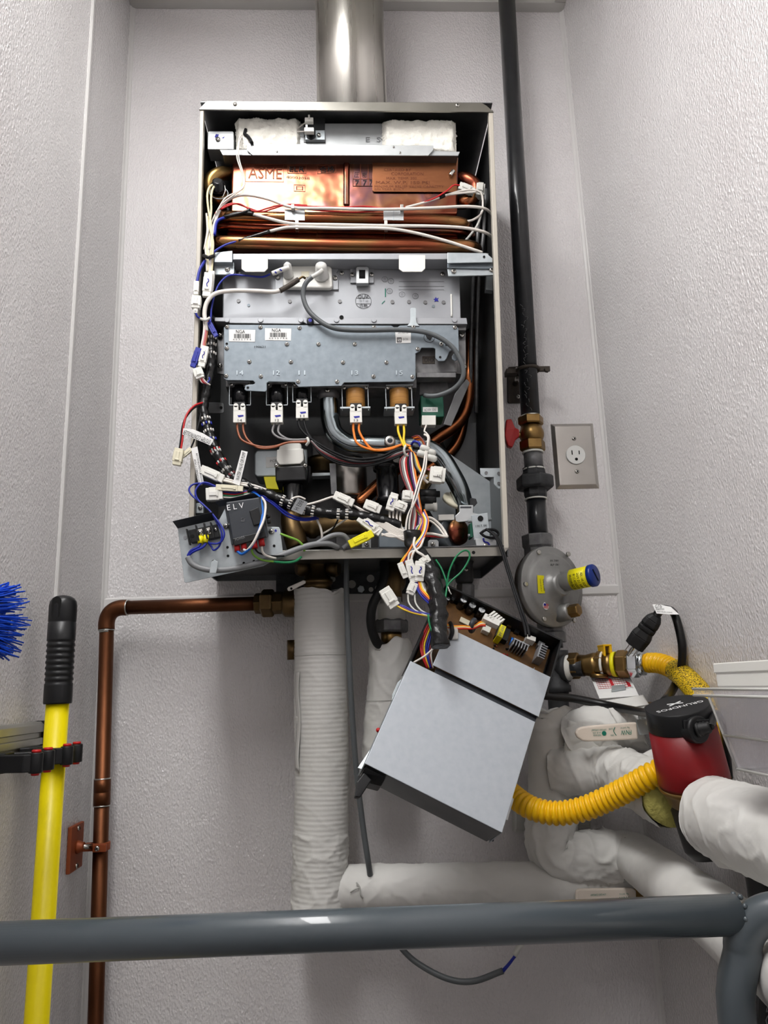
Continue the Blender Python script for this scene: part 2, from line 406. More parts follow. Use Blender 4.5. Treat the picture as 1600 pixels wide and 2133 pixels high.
# ---------------------------------------------------------------- shared small hardware
sb_ = M['steel_brushed'].node_tree; tn_ = sb_.nodes.new('ShaderNodeTangent'); tn_.direction_type = 'RADIAL'; tn_.axis = 'Z'
sb_.links.new(tn_.outputs[0], sb_.nodes['Principled BSDF'].inputs['Tangent']); sb_.nodes['Principled BSDF'].inputs['Anisotropic'].default_value = 0.9; sb_.nodes['Principled BSDF'].inputs['Anisotropic Rotation'].default_value = 0.25
def screw_mesh(r):
    mb = MB().lathe((0, 0, 0), EZ, [(0, r), (r * .25, r * .96), (r * .5, r * .75), (r * .6, r * .4), (r * .62, r * .05)], 14)
    for a in (0, math.pi / 2):
        mb.box((0, 0, r * .55), (r * 1.15, r * .24, r * .24), (V((math.cos(a), math.sin(a), 0)), V((-math.sin(a), math.cos(a), 0)), EZ))
    me, c = mb.mesh('screw'); me.materials.append(M['screw_metal']); me.materials.append(M['dark_hole'])
    n = len(me.polygons)
    for i in range(n - 12, n): me.polygons[i].material_index = 1
    me.transform(Matrix.Translation(c))
    return me
_scr = {}
def screw(p, nrm, r, parent, name='screw', ang=None):
    k = round(r, 4)
    if k not in _scr: _scr[k] = screw_mesh(r)
    o = bpy.data.objects.new(name, _scr[k]); ORG[o.name] = V(p); col.objects.link(o)
    q = V(nrm).to_track_quat('Z', 'Y').to_matrix().to_4x4() @ Matrix.Rotation(random.uniform(0, 1.5) if ang is None else ang, 4, 'Z')
    o.matrix_world = Matrix.Translation(V(p)) @ q
    if parent is not None:
        o.parent = parent; o.matrix_parent_inverse = Matrix.Translation(-ORG[parent.name]); o.matrix_basis = Matrix.Translation(V(p)) @ q
    return o
FRONT = V((0, -1, 0))
def plate(pts, Y, th, mb=None):       # sheet cut to a pixel outline on the plane Y, th metres thick towards the wall
    return (mb or MB()).prism(pp(pts, Y), V((0, th, 0)))
def rect(x0, y0, x1, y1): return [(x0, y0), (x1, y0), (x1, y1), (x0, y1)]
def disc(x, y, Y, rpx, th=.0006, n=14, mb=None, nrm=FRONT):
    c = P(x, y, Y); return (mb or MB()).lathe(c, nrm, [(0, rpx * S(x, y, Y)), (th, rpx * S(x, y, Y))], n)
W_OFF = 0.0
def wire(parent, colr, pts, rpx=2.4, name='wire', n=7, sub=6):
    q = [P(p[0], p[1], p[2] + W_OFF) for p in pts]; r = rpx * S(pts[0][0], pts[0][1], pts[0][2])
    return obj(name, MB().tube(q, r, n, sub), 'w_' + colr if ('w_' + colr) in M else colr, parent)
def connector(parent, x, y, Y, w, h, ang=0, d=None, m='white_plastic', mark=None, num=None, name='connector', lab=None):
    """wire plug housing centred on pixel (x,y): w along its length, h across, ang degrees clockwise in the picture"""
    s = S(x, y, Y); a = math.radians(ang); c = P(x, y, Y)
    u = (P(x + math.cos(a), y + math.sin(a), Y) - c).normalized(); wv = (P(x + math.sin(a), y - math.cos(a), Y) - c).normalized()
    nn = u.cross(wv)
    if nn.y > 0: nn = -nn
    W_, H_, D_ = w * s, h * s, (d or h * .6) * s
    B = (u, nn, wv); mb = MB()
    mb.box(c, (W_ * .62, D_, H_), B)
    mb.box(c + u * (W_ * .38), (W_ * .26, D_ * .84, H_ * .88), B)
    mb.box(c - u * (W_ * .39), (W_ * .22, D_ * .9, H_ * .94), B)
    mb.box(c + nn * (D_ * .55) - u * (W_ * .05), (W_ * .5, D_ * .22, H_ * .34), B)
    mb.box(c + nn * (D_ * .6) + u * (W_ * .2), (W_ * .1, D_ * .3, H_ * .5), B)
    o = obj(name, mb, m, parent, min(.0006, H_ * .05), 1, lab)
    if mark:
        q_ = c + nn * (D_ * .67) + wv * (H_ * .02)
        k = MB().tube([q_ - u * (W_ * .2), q_ - u * (W_ * .1) + wv * (H_ * .1), q_ + u * (W_ * .02) - wv * (H_ * .06), q_ + u * (W_ * .14) + wv * (H_ * .03)], H_ * .06, 5, 4)
        obj('ink_mark', k, mark, o)
    return o
print('p1 ok')
# ================================================================ vent pipe
c0 = P(731.5, 150, -.125); zv = P(700, 212, -.24).z
t = thing('vent_pipe', 'brushed stainless steel flue pipe rising from the heater to the ceiling', 'pipe', (c0.x, -.125, zv))
obj('pipe_barrel', MB().lathe((c0.x, -.125, zv), EZ, [(0, .0635), (.46, .0635)], 64), 'steel_brushed', t)
obj('collar', MB().lathe((c0.x, -.125, zv), EZ, [(0, .072), (.004, .072), (.006, .066), (.022, .066), (.024, .064)], 48), 'steel_brushed', t)

# ================================================================ the water heater
H = thing('water_heater', 'tankless water heater on the back wall with its front cover off', 'water heater', P(728, 1160, -.12))
YF_ = -.24
def hp(name, mb, m, bevel=.0006, label=None, parent=None, seg=2): return obj(name, mb, m, parent or H, bevel, seg, label)
# --- casing
TLo, BLo, TRo, BRo = P(417, 226, YF_), P(391, 1164, YF_), P(1027, 230, YF_), P(1060, 1158, YF_)
hp('side_panel', MB().prism([TLo, TLo + EX * .002, BLo + EX * .002, BLo], EY * .232), 'galv_dark', 0)
hp('side_panel', MB().prism([TRo, TRo - EX * .002, BRo - EX * .002, BRo], EY * .232), 'galv_dark', 0)
hp('front_edge', plate([(417, 227), (424.5, 227), (402, 1166), (391, 1166)], YF_ - .001, .012), 'case_edge', .0008)
hp('front_edge', plate([(1018, 231), (1027, 231), (1060, 1142), (1050, 1142)], YF_ - .001, .012), 'case_edge', .0008)
lip = hp('top_lip', plate([(431, 210), (1004, 214), (1014, 220), (1029, 233), (414, 228), (418, 223)], YF_ - .003, .003), 'steel_lip', .0006)
for x, y in ((489.5, 216.5), (953, 219.5)): screw(P(x, y, YF_ - .0035), FRONT, .0035, lip)
zt_ = P(700, 212, YF_).z
hp('top_panel', MB().prism([V((TLo.x, YF_, zt_ - .002)), V((TRo.x, YF_, zt_ - .002)), V((TRo.x, -.006, zt_ - .002)), V((TLo.x, -.006, zt_ - .002))], EZ * .0015), 'galv_dark', 0)
hp('back_panel', MB().prism([V((TLo.x, -.008, zt_)), V((TRo.x, -.008, zt_)), V((BRo.x, -.008, BRo.z)), V((BLo.x, -.008, BLo.z))], EY * .002), 'galv_dark', 0)
zl = P(800, 1143, YF_).z
hp('bottom_tray', MB().prism([V((BLo.x, YF_, zl)), V((BRo.x - .002, YF_, zl)), V((BRo.x - .002, -.008, zl)), V((BLo.x, -.008, zl))], EZ * .0015), 'galv_dark', 0)
tl = hp('tray_lip', plate([(395, 1150), (1062, 1139), (1047, 1158), (400, 1170)], YF_ - .001, .0015), 'steel_lip', .0004)
obj('hole', disc(986.5, 1151, YF_ - .0012, 3.6), 'dark_hole', tl)
# inner guide rails on the side walls
hp('wall_rail', plate([(962, 262), (983, 262), (983, 275), (962, 275)], -.1, .003), 'galv_dark')
hp('wall_rail', plate([(1013, 572), (1030, 574), (1031, 605), (1012, 603)], -.2, .012), 'zinc')
hp('wall_bracket', plate([(1000, 975), (1047, 975), (1048, 1018), (1038, 1018), (1029, 1008), (1029, 994), (1008, 994), (1001, 988)], -.215, .0015), 'zinc')
for x, y in ((1013, 985), (1039, 986), (1039, 1007)): hp('rivet', disc(x, y, -.2155, 3.5), 'iron_light', 0)
hp('wall_bracket', plate([(430, 838), (464, 838), (467, 842), (467, 858), (463, 861), (430, 861)], -.17, .0015), 'galv_dark')
hp('hole', disc(460.5, 849, -.1705, 3), 'dark_hole', 0)
hp('wall_bracket', plate([(404, 1048), (424, 1048), (424, 1069), (404, 1069)], -.225, .01), 'zinc')
screw(P(417, 1058, -.226), FRONT, .003, H)
for dx in (0, 12):                   # thin conduits clipped to the right side wall
    hp('conduit', MB().tube([P(1012 - dx, 395, -.17), P(1008 - dx, 480, -.17), P(1000 - dx, 560, -.16), P(994 - dx, 700, -.12), P(992 - dx, 860, -.1)], .0035, 8, 5), 'iron_light', 0)

# --- top section: blankets, flue box, sensor, brackets
def blanket(x0, y0, x1, y1, Y, seed):
    a, b, c = P(x0, y0, Y), P(x1, y0, Y), P(x0, y1, Y); mb = MB(); u, w = b - a, c - a; th = .022
    def fn(i, j):
        e = min(i, 1 - i, j, 1 - j)
        n = noise.fractal(V((i * 9 + seed, j * 5, seed)), 1, 2, 4) * .0035 + abs(noise.noise(V((i * 26, j * 12 + seed, 3)))) * .003
        edge = V((noise.noise(V((j * 14, seed, 1))) * .004 * (abs(i - .5) > .49), 0, noise.noise(V((i * 20, seed, 7))) * .004 * (abs(j - .5) > .49)))
        return V((0, -n + (.012 * max(0, .06 - e) / .06), 0)) + edge
    mb.grid(a, u, w, 60, 28, fn)
    mb.prism([a + EY * .011 - u * 0, b + EY * .011, b + w + EY * .011, c + EY * .011], EY * th)
    return mb
hp('insulation_blanket', blanket(490, 243, 625, 316, -.213, 2.3), 'blanket', 0, 'fluffy white insulation blanket at the broom side')
hp('insulation_blanket', blanket(797, 246, 951, 318, -.215, 8.1), 'blanket', 0, 'fluffy white insulation blanket at the gas pipe side')
fb = hp('flue_box', plate(rect(618, 257, 905, 306), -.203, .1), 'zinc_light')
lettering(fb, 'ink_grey', [px_text('E  S', 762, 296, 793, 296, 10, -.2035)])
hp('sensor_bracket', plate([(632, 226), (677, 227), (677, 280), (678, 297), (633, 297), (633, 280)], -.204, .0015), 'galv_dark')
hp('sensor_flange', plate(rect(636, 271, 677, 291), -.21, .006), 'zinc')
screw(P(664, 281, -.211), FRONT, .0036, H)
s_ = S(648, 270, -.19)
hp('thermostat', MB().lathe(P(648, 284, -.208), FRONT, [(0, 10 * s_), (.012, 10 * s_), (.014, 8 * s_)], 20), 'black_plastic', 0)
hp('terminal', MB().box(P(644, 252, -.222), (17 * s_, .008, 9 * s_)).box(P(644, 248, -.222), (4 * s_, .009, 12 * s_)), 'white_plastic', .0004)
hp('terminal', MB().box(P(644, 273, -.228), (19 * s_, .008, 9 * s_)).box(P(639, 268, -.228), (4 * s_, .009, 10 * s_)), 'white_plastic', .0004)
b_ = hp('corner_bracket', plate([(432, 276), (435, 273), (485, 273), (487, 276), (487, 311), (432, 311)], -.21, .03), 'zinc_light', .001)
screw(P(454, 290, -.211), FRONT, .0042, b_)
obj('ink_mark', plate([(447, 285), (450, 279), (456, 280), (454, 285), (450, 288)], -.2106, .0004).prism(pp([(462, 287), (468, 284), (466, 288)], -.2106), EY * .0004), 'ink_blue', b_)
shelf = hp('heat_shield', plate([(514, 299), (903, 303), (903, 312), (892, 324), (526, 323), (514, 312)], -.222, .002), 'zinc_light', .0004)
for x, y in ((577, 316), (820, 306), (833.5, 318)): screw(P(x, y, -.2225), FRONT, .0018, shelf)
hp('shelf_lip', plate([(458, 312), (520, 312), (526, 323), (464, 323)], -.218, .002), 'zinc_light', .0004)
hp('shelf_lip', plate([(900, 314), (958, 316), (954, 325), (892, 324)], -.218, .002), 'zinc_light', .0004)
a0, a1 = P(464, 323, -.22), P(954, 325, -.22)
hp('shelf_web', MB().prism([a0, a1, a1 + EY * .024 - EZ * .001, a0 + EY * .024 - EZ * .001], EZ * .0012), 'galv_dark', 0)

# --- copper heat exchanger
hx = hp('heat_exchanger', plate([(484, 322), (955, 324), (953, 445), (480, 445)], -.2, .14).prism(pp([(474, 440), (952, 440), (955, 520), (470, 520)], -.19), EY * .12), 'copper_hx', .003, 'copper heat exchanger box with heat-tinted front')
def bead(x, y0, y1, w):
    mb = MB(); a, b = P(x, y0, -.2), P(x, y1, -.2); s = S(x, y0, -.2) * w
    mb.prism([a + EX * -s, a + V((-s * .5, -.004, 0)), a + V((s * .5, -.004, 0)), a + EX * s], b - a)
    return mb
obj('seam_bead', bead(722, 326, 428, 7), 'copper_hx', hx, .0008)
for x0 in (575, 660, 800, 880): obj('fin_joint', MB().prism(pp([(x0, 484), (x0 + 1, 484), (x0 + 1, 498), (x0, 498)], -.1905), EY * .001), 'brass_dark', hx)
def cu(name, pts, rpx, m='copper_tube', n=18): return obj(name, MB().tube([P(*p) for p in pts], rpx * S(pts[2][0], pts[2][1], pts[2][2]), n, 8), m, hx)
cu('copper_tube', [(480, 470, -0.110), (460, 466, -0.160), (458, 456, -0.200), (478, 452, -0.216), (560, 454, -0.218), (720, 456, -0.218), (890, 459, -0.218), (948, 463, -0.216), (971, 470, -0.200), (970, 484, -0.160), (955, 492, -0.110)], 12.5)
cu('copper_tube', [(470, 528, -0.110), (448, 520, -0.160), (446, 510, -0.200), (464, 505, -0.222), (560, 507, -0.224), (720, 511, -0.224), (900, 512, -0.224), (968, 513, -0.220), (990, 518, -0.200), (988, 526, -0.160), (975, 532, -0.110)], 13.5)
cu('copper_tube', [(476, 490, -0.110), (450, 482, -0.150), (446, 474, -0.180), (462, 470, -0.195), (560, 474, -0.196), (720, 476, -0.196), (930, 480, -0.196), (975, 486, -0.180), (985, 496, -0.150)], 9, 'copper_hx')
cu('return_bend', [(505, 374, -0.140), (488, 364, -0.175), (458, 362, -0.200), (439, 376, -0.205), (438, 398, -0.202), (458, 415, -0.195), (482, 418, -0.170), (500, 420, -0.130)], 14, 'brass')
cu('return_bend', [(930, 378, -0.140), (950, 372, -0.175), (974, 374, -0.195), (990, 388, -0.197), (988, 408, -0.195), (968, 421, -0.190), (940, 424, -0.140)], 14, 'copper_tube')
# stampings
def frame_px(mb, x0, y0, x1, y1, Y, w=1.2, sk=0):
    for q in (rect(x0, y0, x1, y0 + w), rect(x0, y1 - w, x1, y1), rect(x0, y0, x0 + w, y1), rect(x1 - w, y0, x1, y1)):
        mb.prism(pp([(a, b + sk * (a - x0) / (x1 - x0)) for a, b in q], Y), EY * .0003)
YE = -.2006
mb = MB()
frame_px(mb, 511, 342, 591, 378, YE, .7, 1)
frame_px(mb, 599, 344, 638, 361, YE, 1.1, 0); frame_px(mb, 661, 345, 700, 362, YE, 1.1, -2); frame_px(mb, 612, 384, 636, 398, YE, .8, 1)
for x in (735, 750, 767): frame_px(mb, x, 338, x + 17, 388, YE, .9)
frame_px(mb, 735, 372, 776, 388, YE, .9)
obj('stamp_frame', mb, 'ink_etch', hx, kind='stuff')
lettering(hx, 'ink', [px_text('ELR', 603, 357.5, 634, 357.5, 10, YE), px_text('合格', 666, 360, 697, 358.5, 13, YE), px_text('ロ', 617, 395, 631, 395.5, 7, YE),
                      px_text('圧', 738, 369, 748, 369, 10, YE), px_text('密', 754, 369, 764, 369, 10, YE), px_text('7', 740, 386, 748, 386, 11, YE), px_text('7', 756, 386, 764, 386, 11, YE), px_text('7', 770, 386, 776, 386, 11, YE),
                      px_text('40002058', 596, 371, 645, 374, 5, YE)], 'stamp')
lettering(hx, 'ink_etch', [px_text('ASME', 517, 371, 587, 373, 23, YE)], 'stamp')
npl = obj('name_plate', plate([(776, 334), (779, 331), (948, 333), (951, 337), (951, 397), (948, 400), (779, 399), (776, 396)], -.2035, .0012), 'brass_plate', hx, .0004)
lettering(npl, 'ink_etch', [px_text('CERTIFIED BY', 800, 356, 856, 356.5, 5, -.2037), px_text('CORPORATION', 815, 365, 882, 365.5, 6, -.2037), px_text('MAX. TEMP. 200', 805, 374, 868, 374, 5, -.2037),
                            px_text('MAX. W.P. 150 PSI', 783, 383, 895, 383.5, 6, -.2037), px_text('MINIMUM RELIEF VALVE CAPACITY', 780, 391, 925, 391.5, 5, -.2037), px_text('S/N YEAR BUILT', 780, 396.5, 842, 396.5, 4, -.2037)])
hp('rivet', MB().cyl(P(945, 356, -.207), P(938, 366, -.207), .004, 8), 'screw_metal', .0005)
# clamps that hold the heat fuse cable against the copper tube
for x in (614, 820):
    k = hp('tube_clamp', plate([(x - 21, 436), (x + 21, 437), (x + 21, 459), (x - 21, 458)], -.2285, .0015), 'zinc_light', .0004)
    obj('clamp_fold', plate(rect(x - 1, 436, x + 1, 459), -.2292, .001), 'zinc', k)
    obj('strap', MB().box(P(x - 4 if x < 700 else x + 17, 433, -.234), (.005, .009, .007)).box(P(x + 5 if x < 700 else x - 16, 471, -.236), (.005, .009, .016)), 'stainless', k, .0005)

# --- combustion chamber plate
ch = hp('burner_chamber', plate([(466, 556), (957, 552), (960, 664), (464, 664)], -.2, .13), 'alu', .001, 'pale aluminium front of the burner chamber')
hp('top_flange', plate([(485, 528), (1018, 527), (1018, 540), (485, 541)], -.232, .03), 'alu', .001)
hp('flange_groove', plate([(485, 541), (1018, 540), (1016, 556), (486, 556)], -.206, .02), 'galv_dark', .0004)
for x0, x1 in ((560, 618), (803, 932)): hp('slide_rail', plate(rect(x0, 537, x1, 547), -.214, .01), 'zinc', .0004)
for x in (503, 831):
    hp('guard_tab', plate([(x, 531), (x + 55, 531), (x + 55, 559), (x + 48, 566), (x + 8, 566), (x, 560)], -.238, .0016), 'white_plastic', .0006)
    hp('guard_tab_arm', plate(rect(x + 4, 531, x + 51, 534), -.237, .03), 'white_plastic', .0004)
lb = hp('hanger_bracket', plate([(446, 526), (484, 522), (484, 546), (446, 546)], -.232, .016), 'zinc', .0006)
hp('hanger_foot', plate([(446, 546), (488, 546), (488, 569), (484, 572), (446, 572)], -.222, .004), 'zinc', .0006)
rb = hp('hanger_bracket', plate([(932, 526), (1013, 527), (1026, 538), (1026, 546), (932, 548)], -.238, .002), 'zinc', .0006)
hp('hanger_web', plate([(932, 548), (1026, 546), (1029, 560), (932, 558)], -.231, .003), 'cover_zinc', .0006)
hp('hanger_foot', plate([(932, 558), (1029, 557), (1031, 573), (934, 575)], -.228, .003), 'zinc', .0006)
obj('hole', disc(1008.5, 535, -.2386, 2.5), 'dark_hole', rb)
for x, y in ((945, 565), (1024, 562), (474, 562)): screw(P(x, y, -.2285), FRONT, .0042, H)
for x, y in ((497, 568), (712, 569), (922, 571)): screw(P(x, y, -.2005), FRONT, .0042, ch)
for x, y in ((497, 627), (604, 628), (708, 628), (817.5, 629), (852, 629), (886, 630), (924, 630)): obj('rivet', disc(x, y, -.2004, 4, .0012), 'iron_light', ch)
for x, y in ((518, 636), (903, 638)): obj('hole', disc(x, y, -.2004, 3.2, .0006), 'cover_zinc', ch)
# igniter assembly
ig = hp('igniter_base', plate([(573, 552), (576, 549), (702, 550), (705, 553), (705, 563), (701, 568), (705, 573), (705, 603), (573, 603)], -.2035, .003), 'alu', .0006)
obj('igniter_cover', plate([(590, 556), (595, 552), (685, 552), (691, 557), (693, 596), (688, 600), (594, 599), (589, 594)], -.2125, .0095), 'white_plastic', ig, .003, 3)
obj('sight_window', plate(rect(628, 565, 644, 577), -.2135, .003), 'cream_plastic', ig, .0004)
for x, y in ((579, 578), (698, 579)): screw(P(x, y, -.2042), FRONT, .004, ig)
for x, y, r in ((601, 566, 9), (670, 567, 13)):
    s = S(x, y, -.22); obj('electrode_post', MB().lathe(P(x, y + 8, -.212), V((0, -1, .25)), [(0, r * 1.25 * s), (.004, r * 1.2 * s), (.008, r * s), (.022, r * .9 * s), (.026, r * .5 * s), (.027, r * .1 * s)], 20), 'ceramic', ig)
# flame rod bracket
fl = hp('flame_rod_mount', plate(rect(730, 559, 779, 589), -.2035, .003), 'alu', .0005)
obj('mount_block', plate([(742, 558), (745, 555), (765, 555), (768, 558), (768, 590), (742, 590)], -.213, .01), 'zinc_light', fl, .0008)
obj('slot', plate(rect(748, 562, 761, 580), -.2134, .001).lathe(P(754, 572, -.2132), FRONT, [(0, 6 * S(754, 572, -.21)), (.001, 6 * S(754, 572, -.21))], 14), 'dark_hole', fl)
for x in (734, 774): screw(P(x, 572, -.204), FRONT, .004, fl)
# stamps and marks on the chamber
YC = -.2008
mb = MB()
def circ(mb, x, y, r, Y, w): mb.ring(P(x, y, Y), FRONT, r * S(x, y, Y), w * S(x, y, Y), 40, 4)
circ(mb, 757, 627, 16.5, YC, .45)
for x, y in ((801.5, 581.5), (814.5, 585.5), (811.5, 606), (837.5, 613), (865.5, 616.5)): circ(mb, x, y, 6, YC, .35)
for y in (620, 632): mb.prism(pp(rect(742, y, 772, y + .7), YC), EY * .0003)
for y in (586, 596, 603): mb.prism(pp(rect(831, y, 925, y + .5), YC), EY * .0003)
obj('stamp_ring', mb, 'ink_grey', ch)
lettering(ch, 'ink', [px_text('DUV.', 747, 622, 769, 622, 8, YC), px_text('合格', 748.5, 641, 766, 641, 8.5, YC)], 'stamp')
lettering(ch, 'ink_grey', [px_text('19 7 18', 748, 629, 767, 629, 4.5, YC)] + [px_text('合', x - 3, y + 3, x + 3, y + 3, 6, YC) for x, y in ((801.5, 581.5), (814.5, 585.5), (811.5, 606), (837.5, 613), (865.5, 616.5))], 'stamp')
obj('ink_mark', plate([(802, 601), (804, 601), (804, 618), (802, 618)], YC, .0003).prism(pp([(795, 632), (801, 626), (802, 627), (796, 633)], YC), EY * .0003), 'ink_green', ch)
obj('ink_mark', plate([(903, 623), (906, 622), (908, 618), (910, 622), (914, 620), (912, 624), (914, 628), (909, 627), (905, 629), (906, 625)], YC, .0003), 'ink_blue', ch)
obj('sealant', MB().tube([P(940, 613, YC), P(940.5, 640, YC), P(941, 660, YC)], .0016, 6, 4), 'white_plastic', ch)

# --- lower chamber flange and gas manifold
fg = hp('chamber_flange', plate([(447, 661), (972, 662), (974, 675), (640, 675), (632, 671), (624, 675), (480, 673), (473, 670), (447, 669)], -.222, .03), 'alu', .0008)
for x in (473, 543, 627, 701, 779, 947): obj('boss', disc(x, 667, -.2222, 5.5, .0014), 'alu', fg, .0004)
hp('flange_end', plate(rect(955, 672, 971, 688), -.215, .03), 'galv_dark')
hp('hole', disc(711.5, 661, -.2225, 4.5), 'dark_hole', 0)
hp('side_ear', plate([(452, 700), (467, 690), (467, 780), (452, 778)], -.2, .004), 'iron_light', .0005)
for x, y in ((458, 698), (458, 762)): screw(P(x, y, -.2045), FRONT, .004, H)
hp('side_ear', plate([(952, 686), (970, 686), (971, 780), (950, 778)], -.2, .004), 'iron_light', .0005)
for x, y in ((962, 698), (967, 764)): screw(P(x, y, -.2045), FRONT, .0045, H)
hp('manifold_block', plate([(470, 690), (950, 690), (952, 775), (868, 778), (868, 808), (470, 806)], -.21, .045), 'iron_light', .001)
mc_pts = [(466, 682), (472, 676), (816, 678), (820, 681), (829, 681), (833, 678), (852, 677), (948, 677), (955, 683), (957, 748), (948, 752), (942, 748), (941, 742), (946, 736), (946, 730), (941, 729), (936, 733), (931, 746), (926, 752), (913, 752), (907, 746), (907, 727), (903, 724.5), (878, 724.5), (874, 732), (866, 736), (866, 789), (861, 795), (717, 797), (711, 804), (622, 806), (616, 800), (614, 796), (560, 795), (556, 798), (556, 813), (552, 816), (513, 814), (509, 811), (511, 802), (529, 800), (531, 797), (527, 793), (472, 792), (466, 788)]
YM = -.226
mc = hp('manifold_cover', plate(mc_pts, YM, .0022), 'cover_zinc', .0008, 'grey zinc gas manifold cover full of screws')
for x, y in ((473, 681), (542.6, 681.5), (624, 683), (597.6, 717), (663.5, 717), (472.5, 725.5), (519.6, 753.5), (606, 754), (714.5, 755), (471, 783), (543.4, 784), (621, 795), (702, 795), (779, 682), (861, 681.5), (947.5, 682), (739, 717), (870, 727), (919, 717), (805, 755), (778, 784), (859, 785)):
    screw(P(x, y, YM - .0002), FRONT, .0034, mc)
for x, y in ((472.5, 716), (930, 718), (516.5, 807.5), (917, 744)): obj('hole', disc(x, y, YM - .0002, 2.6, .0004), 'dark_hole', mc)
obj('cover_tab', plate([(855, 643), (857, 641), (865, 641), (867, 643), (867, 664), (868, 672), (874, 679), (848, 679), (854, 672), (855, 664)], -.2275, .0016), 'zinc', mc, .0004)
blu = obj('paint_screw', MB().lathe(P(646.5, 672, -.224), FRONT, [(0, .0055), (.006, .0055), (.007, .003)], 14), 'charcoal', mc)
obj('ink_mark', disc(646.5, 667, -.2312, 4, .0005), 'ink_blue', blu)
# stickers
def sticker(pts, nm='sticker', par=mc, Y=YM - .0006): return obj(nm, plate(pts, Y, .0003), 'paper', par)
def barcode(par, x0, y0, x1, y1, Y, n=26, sk=0):
    mb = MB(); rnd = random.Random(3); x = x0
    while x < x1:
        w = rnd.choice((.5, .9, 1.4)); mb.prism(pp([(x, y0), (x + w, y0), (x + w, y1), (x, y1)], Y), EY * .0002); x += w + rnd.choice((.5, .8, 1.1))
    obj('barcode', mb, 'ink', par)
for x0, y0 in ((477, 686), (552, 683.5)):
    s_k = sticker([(x0, y0), (x0 + 55, y0 + 1), (x0 + 54, y0 + 26), (x0, y0 + 25)]); ys_ = YM - .0009
    barcode(s_k, x0 + 10, y0 + 9.5, x0 + 45, y0 + 18.5, ys_)
    lettering(s_k, 'ink', [px_text('NGA', x0 + 14.5, y0 + 8, x0 + 33.5, y0 + 8, 6.8, ys_), px_text('4 0 3 5 7 9 4', x0 + 8, y0 + 23, x0 + 46, y0 + 23, 3.4, ys_)])
s_k = sticker([(823, 686), (856, 687), (856, 714), (825, 715)]); ys_ = YM - .0009
lettering(s_k, 'ink_grey', [px_text('20190718', 829, 695, 850, 695, 4.5, ys_)])
lettering(s_k, 'ink', [px_text('S', 829, 711, 834, 711, 6, ys_), px_text('QC05', 839, 709, 850, 709, 4, ys_)])
mb = MB(); frame_px(mb, 827, 703, 836.5, 713, ys_, 1.4); obj('logo_frame', mb, 'ink', s_k)
lettering(mc, 'ink', [px_text('190621', 530, 724.5, 553, 724.5, 4, YM - .0004)], 'stamp')
for n_, x in (('14', 500), ('12', 576), ('11', 629), ('13', 739), ('15', 832)): lettering(mc, 'emboss', [px_text(n_, x - 7, 781, x + 7, 781, 9, YM - .0004)], 'embossed_number', .0008)
mb = MB(); circ(mb, 894, 703, 11, YM - .0004, .4); obj('stamp_ring', mb, 'ink', mc)
obj('ink_mark', plate([(886, 697), (894, 694), (903, 698), (899, 705), (896, 709), (890, 705)], YM - .0004, .0002), 'ink', mc)
hp('manifold_print', plate(rect(880, 742, 906, 757), -.2112, .001), 'iron_brown', .0003)
mb = MB(); text_into(mb, 'OHX', *px_text('OHX', 884, 755, 906, 755, 10, -.2114)[1:]); obj('lettering', mb, 'ink', H)
hp('manifold_foot', plate(rect(868, 776, 950, 786), -.216, .02), 'iron_light')

# --- gas solenoid valves under the manifold
def solenoid(x, top, w, h, coil, Y, fw):
    so = thing_part('solenoid_valve', x, top, Y)
    s = S(x, top, Y); a = P(x, top, Y)
    if coil: mb = MB().lathe(a, -EZ, [(0, w * .5 * s), (.002, w * .52 * s), (h * s, w * .52 * s), (h * s + .001, w * .48 * s)], 28)
    else: mb = MB().lathe(a, -EZ, [(0, w * .5 * s), (h * s, w * .5 * s)], 28)
    obj('coil', mb, 'coil' if coil else 'black_gloss', so)
    fr_ = MB(); y0, y1 = top - 4, top + h + (4 if coil else -2)
    for sx in (-1, 1): fr_.box((P(x + sx * fw, y0, Y - .012) + P(x + sx * fw, y1, Y - .012)) / 2, (1.6 * s, .006 if coil else .002, (y1 - y0) * s))
    fr_.box(P(x, y0 + 1, Y), ((fw * 2 + 2) * s, .032, 3 * s))
    if coil: fr_.box(P(x, y1, Y), ((fw * 2 + 8) * s, .034, 4 * s))
    else:
        for sx in (-1, 1): fr_.box(P(x + sx * (fw - 4), y1, Y - .012), (9 * s, .002, 1.6 * s))
    obj('yoke', fr_, 'zinc', so, .0004)
    for sx in (-1, 1): screw(P(x + sx * (fw - 4), top - 5, Y - .017), FRONT, .0025, so)
    return so
def thing_part(name, x, y, Y):       # a small mesh part of the heater that carries sub-parts: its mounting disc
    s = S(x, y, Y); return hp(name, MB().lathe(P(x, y - 7, Y), -EZ, [(0, 20 * s), (.006, 20 * s)], 20), 'iron_light', .0004)
for x, top, w, h, coil, fw in ((500, 806, 33, 40, 0, 22), (577, 806, 33, 40, 0, 22), (629, 806, 26, 34, 0, 19), (740, 813, 38, 40, 1, 27), (831, 813, 38, 40, 1, 27)):
    solenoid(x, top, w, h, coil, -.2, fw)
